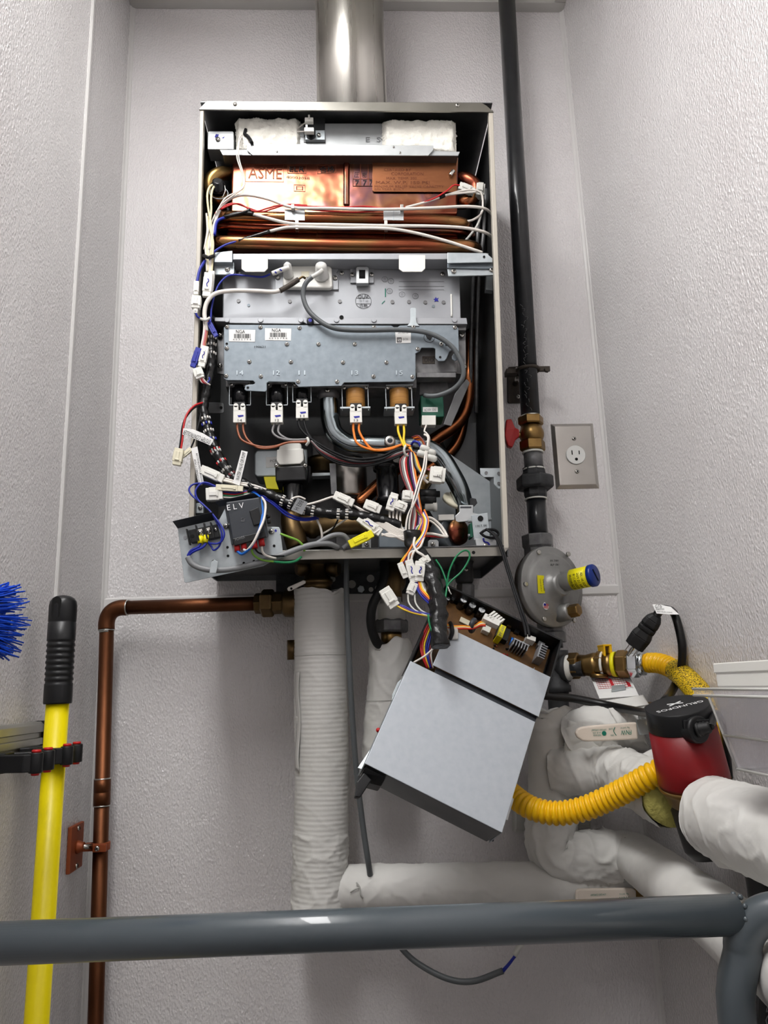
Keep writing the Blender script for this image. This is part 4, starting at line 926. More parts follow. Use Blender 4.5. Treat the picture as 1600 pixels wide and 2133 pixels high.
obj('union_tail', MB().lathe(uend + hd * .022, hd, [(0, .018), (.016, .018), (.02, .0155), (.03, .0155)], 8, False), 'brass_dark', uc, .0006)
# clamp on the left wall
cl = thing('copper_pipe_clamp', 'copper-coloured wall bracket gripping the copper pipe', 'clamp', PX(150, 1820, XL + .006))
wp = [PX(x, y, XL + .0005) for x, y in ((142, 1722), (164, 1714), (164, 1800), (141, 1818))]
y0_, y1_ = min(wp[0].y, wp[3].y), max(wp[1].y, wp[2].y); z0_, z1_ = PX(152, 1812, XL).z, PX(152, 1718, XL).z
wc_ = V((XL + .003, (y0_ + y1_) / 2, (z0_ + z1_) / 2)); obj('wall_plate', MB().box(wc_, (.006, y1_ - y0_, z1_ - z0_)), 'clamp_copper', cl, .0015)
for dz in (.026, -.026): screw(wc_ + V((.003, 0, dz)), EX, .0042, cl)
cc = cx(1762)
obj('boss', MB().lathe(wc_ + EX * .003, EX, [(0, .0095), (.003, .009), (.008, .0068), (.01, .0068)], 18), 'clamp_copper', cl)
obj('threaded_rod', MB().tube([wc_ + EX * .01, wc_.lerp(cc, .75)], .0036, 12, 1), 'screw_metal', cl)
obj('split_ring', MB().lathe(cc - EZ * .0055, EZ, [(0, rk), (0, rk + .003), (.011, rk + .003), (.011, rk)], 28, caps=False).box(cc + V((-.0155, -.004, 0)), (.012, .012, .011)), 'clamp_copper', cl, .0006)
obj('ring_ear', MB().box(cc + V((.004, -rk - .006, 0)), (.02, .005, .011)), 'clamp_copper', cl, .001); screw(cc + V((.001, -rk - .0086, 0)), FRONT, .004, cl)

# ================================================================ white jacketed pipes
def fillet(pts, rad, n=8):
    out = [pts[0]]
    for i in range(1, len(pts) - 1):
        a, b, c = pts[i - 1], pts[i], pts[i + 1]; d0 = (a - b).normalized(); d1 = (c - b).normalized(); r_ = min(rad, (a - b).length * .48, (c - b).length * .48)
        p0, p2 = b + d0 * r_, b + d1 * r_
        for k in range(n + 1):
            t_ = k / n; out.append(p0 * (1 - t_) ** 2 + b * 2 * t_ * (1 - t_) + p2 * t_ * t_)
    out.append(pts[-1]); return out
def jacket(pts, r, seed, rib=0, crumple=.0012, soft=.0015, step=.0035, n=84, jag0=0, jag1=0, zones=None, cap=True):
    path = resample([p.copy() for p in pts], step); fr = frames(path); vs_ = []; m = len(path); L = 0
    for i, (p, (t, a, b)) in enumerate(zip(path, fr)):
        if i: L += (path[i] - path[i - 1]).length
        z = 1.0
        if zones:
            z = 0.25
            for z0, z1, amt in zones:
                if z0 <= L <= z1: z = amt
        for k in range(n):
            an = 2 * math.pi * k / n; d = a * math.cos(an) + b * math.sin(an); q_ = V((math.cos(an), math.sin(an), L / r)) * (r * 28) + V((seed, seed * .3, 0))
            rr = r + soft * noise.noise(q_ * .35)
            cr = 1 - abs(noise.noise(q_ * 1.1)) * 2; cr2 = 1 - abs(noise.noise(q_ * 2.7 + V((9, 0, 0)))) * 2
            rr += crumple * z * (max(cr, 0) ** 4 * 1.7 + .7 * max(cr2, 0) ** 4)
            if rib: rr += rib * (abs(math.sin(math.pi * (L + .0018 * noise.noise(q_ * .5)) / .0068)) ** .5 - .6)
            off = V((0, 0, 0))
            if jag0 and i < 4: off = t * (jag0 * (noise.noise(V((math.cos(an) * 1.2, math.sin(an) * 1.2, seed + 1))) + .4 * noise.noise(V((math.cos(an) * 2.2, math.sin(an) * 2.2, seed)))))
            if jag1 and i > m - 5: off = t * (jag1 * (noise.noise(V((math.cos(an) * 1.2, math.sin(an) * 1.2, seed + 5))) + .4 * noise.noise(V((math.cos(an) * 2.2, math.sin(an) * 2.2, seed + 4)))))
            vs_.append(p + d * rr + off)
    mb = MB(); mb.add(vs_, [[i * n + k, i * n + (k + 1) % n, (i + 1) * n + (k + 1) % n, (i + 1) * n + k] for i in range(m - 1) for k in range(n)], True)
    if cap:
        for base, p, t in ((0, path[0], fr[0][0]), ((m - 1) * n, path[-1], -fr[-1][0])):
            o = len(mb.v); mb.v.append(p + t * .004)
            for k in range(n): mb.f.append([base + k, base + (k + 1) % n, o]); mb.sm.append(False)
    return mb
YJ = -.1
j = thing('insulated_pipe', 'tall upright pipe wrapped in ribbed white jacket under the heater', 'insulated pipe', P(667, 1900, YJ))
jp = [P(666, 1230, YJ), P(668, 1400, YJ), P(670.5, 1600, YJ), P(668, 1750, YJ), P(664, 1912, YJ)]
obj('jacket', jacket(smooth_path(jp, 30), .0405, 1.7, .0007, .0009, .0014, .0016, 84, .012, 0, [(0, .36, .35), (.36, .6, 1.2)]), 'jacket', j)
for y in (1367,): obj('seam', MB().lathe(P(668, y, YJ), EZ, [(0, .0412), (.0006, .0416), (.0012, .0412)], 60, caps=False), 'jacket_seam', j)
fl_ = MB().grid(P(619, 1400, YJ - .02), P(619, 1605, YJ - .02) - P(619, 1400, YJ - .02), V((.004, -.012, 0)), 24, 3, lambda a, b: V((-.0015 * math.sin(a * 9) - .002 * (1 - b), 0, 0)))
obj('seam_flap', fl_, 'jacket', j).modifiers.new('s', 'SOLIDIFY').thickness = .0006
j = thing('insulated_pipe', 'horizontal white-jacketed pipe crossing low behind the grey rail', 'insulated pipe', P(1000, 1890, YJ))
obj('jacket', jacket([P(690, 1851, YJ), P(1000, 1847, YJ), P(1330, 1842, YJ)], .032, 4.2, 0, .0008, .0018, .003, 72), 'jacket', j)
obj('tear', MB().tube([P(742, 1838, YJ - .0325), P(749, 1848, YJ - .034), P(751, 1862, YJ - .034), P(756, 1870, YJ - .033)], .0011, 5, 4).tube([P(730, 1858, YJ - .0332), P(740, 1852, YJ - .0345), P(749, 1849, YJ - .034)], .0011, 5, 4), 'jacket_seam', j)
j = thing('insulated_pipe', 'short white-jacketed pipe below the steel nut, partly behind the hanging box', 'insulated pipe', P(795, 1560, YJ))
obj('jacket', jacket(smooth_path([P(815, 1338, YJ), P(812, 1430, YJ), P(802, 1520, YJ), P(800, 1600, YJ)], 24), .0325, 6.6, 0, .0014, .0018, .003, 72, .014, 0), 'jacket', j)
obj('seam', MB().lathe(P(806, 1459, YJ), EZ, [(0, .0332), (.0006, .0336), (.0012, .0332)], 60, caps=False), 'jacket_seam', j)
# right: upright, elbow, run to the viewer along the wall
rj = .0345
j = thing('insulated_pipe', 'white-jacketed pipe that drops beside the hanging box and turns along the wall', 'insulated pipe', P(1150, 1845, YJ))
rpts = fillet([P(1146, 1478, YJ), P(1150, 1785, YJ), P(1322, 1783, YJ - .022), P(1610, 2000, -.565), P(1900, 2190, -.86)], .024, 8)
Lv = (P(1146, 1478, YJ) - P(1150, 1785, YJ)).length
obj('jacket', jacket(rpts, rj, 3.1, 0, .0013, .002, .003, 84, .012, 0, [(0, .05, 1.0), (.05, .17, .4), (Lv - .06, Lv + .1, 2.2)]), 'jacket', j)
ctr = P(1310, 1784, YJ - .02)
obj('seam', MB().tube([P(1303, 1745, -.142), P(1297, 1775, -.153), P(1300, 1800, -.152), P(1306, 1818, -.142)], .0012, 6, 5), 'ink_grey', j)
# wrap around the wall valve
j = thing('insulated_pipe', 'crumpled white wrap round the valve branch above the red pump', 'insulated pipe', P(1260, 1560, -.13))
obj('jacket', jacket(smooth_path([P(1190, 1535, YJ - .02), P(1230, 1520, YJ - .035), P(1290, 1512, YJ - .04), P(1338, 1512, -.15)], 16), .034, 9.4, 0, .0024, .003, .003, 72, .008, .012), 'jacket', j)
def sheet(pts, seed, amp=.003, nu=18, nv=14, th=.0006):
    a, b, c, d = [P(*p) for p in pts]
    mb = MB(); vs_ = []
    for jj in range(nv + 1):
        for ii in range(nu + 1):
            f, g = ii / nu, jj / nv; p_ = a.lerp(b, f).lerp(d.lerp(c, f), g)
            q_ = p_ * 40 + V((seed, 0, 0)); vs_.append(p_ + V((0, -amp * (abs(noise.noise(q_)) * 2 - .4) - .012 * math.sin(math.pi * f) * .6, amp * .4 * noise.noise(q_ * 2))))
    return mb.add(vs_, [[q * (nu + 1) + i, q * (nu + 1) + i + 1, (q + 1) * (nu + 1) + i + 1, (q + 1) * (nu + 1) + i] for q in range(nv) for i in range(nu)], True)
def paper_part(name, mb, par):
    o = obj(name, mb, 'jacket', par); md = o.modifiers.new('thick', 'SOLIDIFY'); md.thickness = .0007; return o
paper_part('wrap_flap', sheet([(1183, 1500, -.15), (1290, 1530, -.168), (1284, 1590, -.162), (1170, 1596, -.145)], 2.2), j)
paper_part('wrap_flap', sheet([(1268, 1474, -.165), (1310, 1468, -.16), (1330, 1490, -.16), (1290, 1520, -.176)], 5.5), j)
j = thing('insulated_pipe', 'white-jacketed branch running from the wall pipe to the red pump', 'insulated pipe', P(1330, 1660, -.25))
obj('jacket', jacket(fillet([P(1160, 1604, -.115), P(1285, 1606, -.17), P(1396, 1662, -.355)], .03, 8), .0345, 12.1, 0, .002, .0025, .003, 72, 0, .002, cap=False), 'jacket', j)
obj('fibreglass_core', MB().lathe(P(1404, 1666, -.366), (P(1425, 1676, -.4) - P(1285, 1606, -.17)).normalized(), [(-.03, .0325), (-.004, .0325), (-.003, .018)], 40), 'fibreglass', j, 0, label='raw edge of yellow fibreglass')
paper_part('wrap_flap', sheet([(1283, 1588, -.205), (1360, 1560, -.21), (1372, 1580, -.24), (1310, 1606, -.235)], 7.7), j)
# big near jacket at the right edge
j = thing('insulated_pipe', 'big near white-jacketed pipe leaving the pump toward the viewer', 'insulated pipe', P(1500, 1790, -.46))
n0, n1 = P(1503, 1706, -.46), P(1605, 1745, -.56); nd = (n1 - n0).normalized()
obj('jacket', jacket([n0 - nd * .012, n1 + nd * .13], .042, 15.3, 0, .0009, .0018, .0025, 96, .008, 0), 'jacket', j)
obj('core', MB().lathe(n0 + nd * .004, nd, [(0, .036), (.002, .037)], 40), 'fibreglass', j)
paper_part('wrap_flap', sheet([(1445, 1755, -.462), (1570, 1790, -.56), (1585, 1818, -.57), (1498, 1806, -.5)], 8.8, .002), j)
j2 = tag(obj('foam_pipe_sleeve', MB().lathe(P(1600, 1965, -.55), EZ, [(0, .0125), (.1, .0125)], 24), 'black_rubber'), 'black foam sleeve hanging below the big near jacket by the rail', 'pipe sleeve')
fs2 = thing('black_jug', 'black container with white lettering in the lower corner of the picture', 'container', P(1610, 2160, -.62))
jb = [P(1588, 2075, -.62), P(1700, 2075, -.62), P(1700, 2180, -.62), P(1580, 2180, -.62)]
obj('body', MB().prism(jb, EY * .06), 'black_plastic', fs2, .004)
ja, jb2 = P(1592, 2150, -.6206), P(1596, 2092, -.6206); lettering(fs2, 'ink_grey', [('JOB', ja + EX * .012, jb2 - ja, (ja - (ja + EX * .012)))])

# valve with cream lever among the white wraps
hv = thing('lever_valve', 'brass valve whose cream lever with green lettering lies on the white wrap', 'valve', P(1340, 1530, -.17))
obj('valve_body', MB().lathe(P(1336, 1492, -.165), V((1, -.25, .02)), [(0, .017), (.01, .018), (.012, .02), (.026, .02), (.028, .016), (.05, .016)], 8, False), 'brass', hv, .0006)
obj('stop_plate', plate([(1325, 1500), (1345, 1494), (1374, 1496), (1374, 1528), (1332, 1531)], -.2, .002), 'zinc', hv, .0006)
obj('packing_nut', MB().hexa(P(1361, 1513, -.2), P(1361, 1513, -.209), .0075), 'brass', hv, .0004)
obj('stop_post', MB().box(P(1338, 1489, -.2), (.009, .012, .012)), 'zinc', hv, .0006)
YH = -.206
hd_pts = [(1327, 1504), (1330, 1540), (1226, 1545), (1213, 1543), (1203, 1536), (1199, 1527), (1203, 1518), (1213, 1514), (1226, 1512)]
lv = obj('lever', plate(hd_pts, YH, .008), 'handle_cream', hv, .0025, 3, label='cream lever with green print')
Yt = YH - .0004
def upside(s, x0, y0, x1, y1, h, Y=Yt): # lettering seen upside down: baseline runs right to left
    return px_text(s, x1, y1, x0, y0, h, Y)
lettering(lv, 'ink_green', [upside('FNW', 1293, 1521, 1315, 1520, 9.5), upside('Fig. 3AT1C', 1292, 1514, 1311, 1513, 4), upside('CLOSE', 1268, 1517, 1277, 1516.5, 3.5), upside('OPEN', 1272, 1530, 1279, 1529.5, 3.5),
                            upside('LOW LEAD COMPLIANT', 1232, 1519, 1263, 1518, 4), upside('NSF/ANSI', 1236, 1530, 1252, 1529.5, 3.5), upside('61-8 .372', 1235, 1525, 1251, 1524.5, 3.5)])
obj('logo_disc', disc(1258.5, 1527.5, Yt, 4.8, .0003), 'ink_green', lv)
obj('print_arc', MB().tube([P(1281, 1515, Yt), P(1278.5, 1523, Yt), P(1284, 1532, Yt)], .0005, 5, 5), 'ink_green', lv)
# second lever just above the rail
h2 = thing('lever_valve', 'valve lever with green lettering just above the grey rail', 'valve', P(1260, 1880, -.14))
l2 = obj('lever', plate([(1200, 1856), (1206, 1852), (1318, 1850), (1326, 1856), (1326, 1882), (1200, 1884)], -.14, .006), 'handle_cream', h2, .002)
lettering(l2, 'ink_green', [upside('FNW', 1288, 1868, 1310, 1867, 8, -.1404), upside('Fig. 3AT1C', 1290, 1860, 1309, 1859.5, 4, -.1404), upside('LOW LEAD COMPLIANT', 1230, 1862, 1262, 1861, 4, -.1404)])
obj('valve_body', MB().lathe(P(1318, 1862, -.125), EX, [(0, .014), (.02, .014)], 8, False), 'brass', h2)

# ================================================================ circulator pump
pu = thing('circulator_pump', 'red circulator pump with black cap wedged between white pipes', 'pump', P(1445, 1740, -.41))
pt, pb = P(1411, 1469, -.422), P(1446, 1626, -.402); pax = (pt - pb).normalized(); pl = (pt - pb).length
sp = S(1411, 1469, -.402)
obj('motor_can', MB().lathe(pb, pax, [(0, 70 * sp), (.004, 71 * sp), (pl * .74, 66 * sp)], 48), 'pump_red', pu)
cap_o = obj('motor_cap', MB().lathe(pb + pax * (pl * .735), pax, [(0, 67 * sp), (pl * .265 - .002, 64.5 * sp), (pl * .265, 63 * sp)], 48), 'black_plastic', pu, .0004)
ptop = pb + pax * pl; ux = (EX - pax * pax.x).normalized(); uy = pax.cross(ux)   # uy points to the wall
txt = MB(); wd = 53 * sp
text_into(txt, 'GRUNDFOS', ptop + ux * wd * .92 - uy * .004 + V((0, 0, 0)), -ux * (1.84 * wd), -uy * .0065, .0004)
for sx in (-1, 1): txt.box(ptop + uy * .006 + pax * .0003, (.018, .002, .0004), ((ux + uy * .45 * sx).normalized(), (uy - ux * .45 * sx).normalized(), pax))
obj('lettering', txt, 'ink_white', cap_o)
gp_ = P(1452, 1519, -.402 - 66 * sp)
bdir = V((.35, -.94, 0)).normalized()
obj('cable_gland', MB().lathe(P(1450, 1519, -.452), bdir, [(-.014, .0155), (.004, .0155), (.006, .014)], 28).box(P(1450, 1508, -.452), (.033, .014, .01)), 'black_plastic', pu, .001)
gl0 = P(1450, 1519, -.4525) + bdir * .004
gdir = V((.75, -.55, .2)).normalized()
obj('strain_relief', MB().lathe(gl0 - gdir * .002, gdir, [(0, .009), (.003, .0085), (.004, .0072), (.006, .0082), (.0075, .0068), (.009, .0075), (.011, .0062), (.013, .0068), (.015, .005)], 20), 'black_rubber', pu)
obj('vent_hole', disc(1450, 1549, -.402 - 69 * sp, 4, .004), 'dark_hole', pu)
fbz = pb
obj('brass_flange', MB().lathe(pb, -pax, [(0, 72 * sp), (.006, 71 * sp), (.008, 66 * sp), (.022, 60 * sp), (.026, 52 * sp)], 40), 'brass', pu)
obj('flange_screw', MB().hexa(P(1508, 1616, -.41), P(1508, 1606, -.41), .0055), 'brass', pu, .0004)
obj('volute_shell', MB().lathe(pb - pax * .026, V((.12, -.1, -1)), [(0, 52 * sp), (.004, 58 * sp), (.05, 52 * sp), (.06, 38 * sp)], 32), 'black_rubber', pu, 0)
obj('label_print', MB().box(P(1381, 1545, -.43), (.0, .0, .0)) if False else disc(1378, 1546, -.43, .3), 'ink', pu)
cd_pts = [gl0 + gdir * .013, P(1484, 1500, -.455), PX(1492, 1487, .41), PX(1502, 1500, .425), PX(1508, 1530, .44), PX(1516, 1580, .452), PX(1520, 1620, .455)]
obj('power_cable', MB().tube(cd_pts, .0042, 10, 7), 'cord_black', pu)

# plug and cord hung on the right wall
pg = thing('power_plug', 'black three-prong plug and cord with a white tag looped by the wall', 'plug', PX(1400, 1440, XR - .03))
XP = XR - .02
def W_(x, y, off=.02): return PX(x, y, XR - off)
pa, pz = P(1322, 1345, -.235), P(1368, 1282, -.262)
pd = (pz - pa).normalized(); pn = (CAM - pa).normalized(); pn = (pn - pd * pn.dot(pd)).normalized(); pw = pd.cross(pn)
LL = (pz - pa).length
def sec(t_, w_, h_): c_ = pa + pd * (t_ * LL); return [c_ + pw * (sx * w_) + pn * (sy * h_) for sx, sy in ((-1, -.6), (-.6, -1), (.6, -1), (1, -.6), (1, .6), (.6, 1), (-.6, 1), (-1, .6))]
mb = MB(); ss = [sec(0, .0135, .012), sec(.32, .0145, .0125), sec(.5, .0115, .0105), sec(.53, .0125, .0115), sec(.62, .0125, .0115), sec(.65, .0105, .0095), sec(.7, .0125, .0115), sec(.86, .011, .0105), sec(1, .0065, .0065)]
for k in range(len(ss) - 1): mb.frustum(ss[k], ss[k + 1])
obj('plug_body', mb, 'black_rubber', pg, .0012)
for dw, ln in ((-.0065, .012), (.0065, .012)): obj('blade', MB().box(pa + pw * dw - pd * ln * .5, (.0016, .0062, ln + .004), (pw, pn, pd)), 'screw_metal', pg)
obj('ground_pin', MB().cyl(pa + pn * -.007, pa + pn * -.007 - pd * .02, .0024, 10), 'screw_metal', pg)
obj('cord', MB().tube([pz - pd * .004, P(1374, 1274, -.265), P(1386, 1269, -.28), W_(1402, 1275, .012), W_(1412, 1300, .01), W_(1421, 1345, .009), W_(1419, 1390, .009), W_(1405, 1430, .012), P(1388, 1456, -.3), P(1372, 1470, -.29), P(1350, 1478, -.26)], .0058, 12, 7), 'cord_black', pg)
tq = [P(1359, 1259, -.285), P(1372, 1259, -.288), P(1397, 1264, -.296), P(1415, 1280, -.302), P(1400, 1280, -.3), P(1368, 1278, -.29)]
tgp = obj('cord_tag', MB().prism(tq, V((-.2, -.97, 0)).normalized() * .0005), 'paper', pg)
o_ = V((-.0012, -.0012, 0))
lettering(tgp, 'ink', [('GTb', P(1366, 1267, -.288) + o_, P(1380, 1266, -.291) - P(1366, 1267, -.288), EZ * .0045), ('E469750', P(1368, 1271, -.289) + o_, P(1385, 1271, -.293) - P(1368, 1271, -.289), EZ * .0025), ('AWM TYPE SJTW 3X18AWG', P(1370, 1276, -.29) + o_, P(1402, 1278, -.299) - P(1370, 1276, -.29), EZ * .002)])
tag(obj('black_cable', MB().tube([P(1080, 1440, -.12), P(1140, 1450, -.13), P(1195, 1455, -.135), P(1260, 1468, -.15), P(1310, 1478, -.19), P(1345, 1484, -.24), P(1380, 1484, -.31), P(1420, 1480, -.34)], .0062, 12, 6), 'cord_black'), 'thick black cable lying over the white wraps behind the pump', 'cable')
# inspection card
cdp = [P(1228, 1404, -.085), P(1308, 1401, -.105), P(1331, 1449, -.15), P(1249, 1455, -.135)]
cu_, cv_ = cdp[2] - cdp[3], cdp[0] - cdp[3]; cn = cu_.cross(cv_).normalized()
if cn.y > 0: cn = -cn
ic = thing('inspection_card', 'white card with a red grid lying on the white wrap', 'card', cdp[3])
obj('card', MB().prism(cdp, -cn * .0006), 'paper', ic)
def cq(f, g): return cdp[3] + cu_ * f + cv_ * g + cn * .0004
mb = MB()
for k in range(14): f = .08 + .84 * k / 13; mb.prism([cq(f, .36), cq(f + .006, .36), cq(f + .006, .74), cq(f, .74)], cn * .0002)
for k in range(6): g = .36 + .38 * k / 5; mb.prism([cq(.08, g), cq(.92, g), cq(.92, g + .012), cq(.08, g + .012)], cn * .0002)
for f in (.43, .84): mb.prism([cq(f, .37), cq(f + .08, .37), cq(f + .08, .73), cq(f, .73)], cn * .0001)
obj('red_grid', mb, 'ink_red', ic, kind='stuff')
lettering(ic, 'ink', [('Placed By', cq(.92, .86), cu_ * -.26, cv_ * -.08), ('Day / Year', cq(.95, .36), cu_ * -.2, cv_ * -.07)])
obj('card_clip', MB().prism([cq(.36, .2), cq(.74, .24), cq(.78, .42), cq(.44, .42)], cn * .002), 'zinc', ic, .0004)
paper_part('loose_wrap', sheet([(1255, 1460, -.14), (1340, 1448, -.16), (1352, 1468, -.175), (1300, 1475, -.165)], 3.3, .001), ic)
# switch boxes low on the back wall
for x0, y0, x1, y1, lab in ((1196, 1690, 1232, 1726, 'small pale wall box half hidden behind the yellow hose'), (1072, 1690, 1100, 1734, 'pale wall box peeking out beside the hanging metal box')):
    sb = thing('wall_box', lab, 'wall box', P((x0 + x1) / 2, y1, 0)); obj('box_body', plate(rect(x0, y0, x1, y1), -.02, .02), 'nylon', sb, .002); obj('box_cover', plate(rect(x0 + 3, y0 + 2, x1 - 3, y1 - 6), -.023, .003), 'nylon', sb, .001)

# ================================================================ plumbing directly under the heater
wb = thing('mounting_bracket', 'dark punched steel bracket under the heater bottom', 'bracket', P(750, 1235, -.012))
obj('bracket_plate', plate([(575, 1180), (870, 1176), (868, 1236), (670, 1237), (575, 1238)], -.012, .003), 'iron_fitting', wb, .0006)
for x, y, r in ((692, 1206, 7), (733, 1217, 8.5), (772, 1205, 8), (789, 1226, 8), (789, 1188, 4), (773, 1228, 5)): obj('hole', disc(x, y, -.0122, r, .0005, 20), 'jacket_seam', wb)
bn = obj('bolt', MB().hexa(P(752, 1227, -.013), P(752, 1227, -.019), 8 * S(752, 1227, -.013)), 'zinc', wb, .0004)
bvl = thing('brass_inlet_valve', 'brass isolation valve above the tall ribbed white pipe', 'valve', P(666, 1235, YJ))
obj('valve_body', MB().lathe(P(662, 1240, YJ), EZ, [(0, .024), (.006, .024), (.008, .022), (.016, .022), (.018, .0245), (.024, .0245), (.026, .021), (.055, .021), (.06, .023), (.075, .023)], 28), 'brass_dark', bvl)
for sx, yy in ((-1, 1182), (1, 1184)): obj('wing', MB().lathe(P(662 + sx * 22, yy, YJ - .01), V((sx, -.3, -.1)), [(0, .012), (.012, .014), (.018, .0105)], 18), 'brass_dark', bvl)
obj('steel_lever', plate([(598, 1226), (601, 1222), (632, 1208), (637, 1210), (637, 1215), (605, 1231), (600, 1231)], YJ - .04, .003), 'stainless', bvl, .0006)
obj('hole', disc(607, 1226, YJ - .0402, 2.5), 'dark_hole', bvl)
bt = thing('brass_tee', 'dark brass tee beside the tall ribbed white pipe', 'pipe fitting', P(600, 1290, YJ + .01))
obj('tee_body', MB().lathe(P(586, 1258, YJ + .012), EX, [(0, .0155), (.006, .021), (.026, .022), (.034, .02)], 20), 'brass_dark', bt)
obj('side_port', MB().lathe(P(610, 1374, YJ + .01), EZ, [(0, .009), (.03, .009)], 12), 'brass_dark', bt)
rvl = thing('brass_outlet_valve', 'dark round brass valve under the middle of the heater', 'valve', P(815, 1250, YJ))
obj('ball_body', MB().ball(P(817, 1211, YJ + .01), .0225, n=24, m=14), 'brass_dark', rvl)
obj('valve_neck', MB().lathe(P(817, 1255, YJ), EZ, [(0, .0165), (.02, .0165), (.03, .018), (.07, .018)], 20), 'brass_dark', rvl)
df = thing('dielectric_fitting', 'clear plastic fitting with a large grey hexagonal nut', 'pipe fitting', P(816, 1332, YJ))
obj('clear_sleeve', MB().lathe(P(816, 1293, YJ), EZ, [(0, .022), (.018, .022), (.02, .024), (.026, .024), (.028, .018), (.036, .018)], 28), 'clear_grey', df)
obj('hex_nut', MB().hexa(P(816, 1318, YJ), P(816, 1290, YJ), .0265, EX), 'iron_light', df, .001)
obj('copper_tail', MB().lathe(P(816, 1345, YJ), EZ, [(0, .0165), (.024, .0165)], 24), 'brass', df)
dr = thing('drain_fitting', 'grey steel drain fitting hanging at the gas pipe side of the heater', 'pipe fitting', P(970, 1246, -.1))
obj('upper_body', MB().lathe(P(968, 1215, -.1), EZ, [(0, .0125), (.004, .0145), (.03, .0145), (.034, .0165), (.05, .0165)], 20), 'iron_fitting', dr)
obj('hex_cap', MB().hexa(P(970, 1245, -.1), P(970, 1216, -.1), .0145, EX), 'iron_light', dr, .0008); screw(P(971, 1186, -.116), FRONT, .0035, dr)
tag(obj('black_elastic_hose', MB().tube([P(800, 1170, -.13), P(800, 1200, -.14), P(790, 1232, -.145), P(776, 1262, -.145), P(773, 1300, -.14), P(784, 1336, -.13), P(800, 1350, -.115)], .0072, 12, 7), 'black_rubber'), 'black rubber hose curving beside the large grey nut', 'hose')
tag(obj('grey_cable', MB().tube([P(722, 1160, -.16), P(722, 1240, -.165), P(726, 1340, -.165), P(732, 1460, -.16), P(742, 1600, -.15), P(756, 1720, -.14), P(769, 1808, -.13), P(778, 1870, -.08), P(800, 1930, -.06), P(830, 1968, -.06), P(868, 2005, -.08), P(930, 2038, -.1), P(985, 2044, -.11), P(1048, 2022, -.12)], .0042, 10, 7), 'cable_grey'), 'long grey cable hanging from the heater down behind the rail', 'cable')
ct = thing('cable_tip', 'stripped blue cores at the loose end of the grey cable', 'cable', P(1060, 2010, -.12))
obj('core', MB().tube([P(1047, 2022, -.12), P(1060, 2008, -.122), P(1076, 1988, -.124)], .0022, 8, 4), 'w_blue', ct); obj('core', MB().tube([P(1048, 2024, -.121), P(1064, 2004, -.124), P(1074, 1989, -.126)], .002, 8, 4), 'w_blue', ct)
obj('tape_end', MB().tube([P(1072, 1990, -.125), P(1080, 1975, -.126), P(1090, 1962, -.127)], .004, 8, 3), 'nylon', ct)

# ================================================================ left wall: pole, holder, brush
XO = XL + .046
ph = thing('yellow_pole', 'yellow broom pole with ribbed black grip held by the wall clip', 'pole', PX(75, 2133, XO))
g0, g1 = PX(133, 1240, XO), PX(120, 1466, XO); bt_ = PX(76, 2133, XO); pdir = (bt_ - g1).normalized(); bfl = g1 + pdir * ((g1.z - .02) / -pdir.z)
rp = .0138
obj('pole_tube', MB().cyl(g1 - pdir * .01, bfl, rp, 28), 'pole_yellow', ph)
gl = (g1 - g0).length; gd = (g0 - g1).normalized()
prof = [(0, .0168), (.002, .0172), (gl * .16, .0172)]
for k in range(8):
    h0 = gl * (.18 + .052 * k); prof += [(h0, .0172), (h0 + .001, .0163), (h0 + .0035, .0163), (h0 + .0045, .0174), (h0 + .006, .0172)]
prof += [(gl * .74, .0172), (gl * .742, .0165), (gl * .755, .0172), (gl * .9, .0172), (gl * .94, .0163), (gl * .97, .0135), (gl * .99, .009), (gl, .002)]
gr = obj('grip', MB().lathe(g1, gd, prof, 28), 'grip_black', ph)
vd_ = (CAM - g0); vd_ = (vd_ - gd * vd_.dot(gd)).normalized(); sd_ = gd.cross(vd_)
if sd_.x > 0: sd_ = -sd_
hdir = (vd_ * .86 + sd_ * .5).normalized(); hl = hdir.cross(gd)
slot = []
for k in range(20):
    an = 2 * math.pi * k / 20; slot.append(g1 + gd * (gl * .86 + math.sin(an) * .006 + (gl * .075 if math.sin(an) > 0 else -gl * .045)) + hl * (math.cos(an) * .0062) + hdir * .0168)
obj('hanging_hole', MB().prism(slot, -hdir * .002), 'dark_hole', gr, .0004)
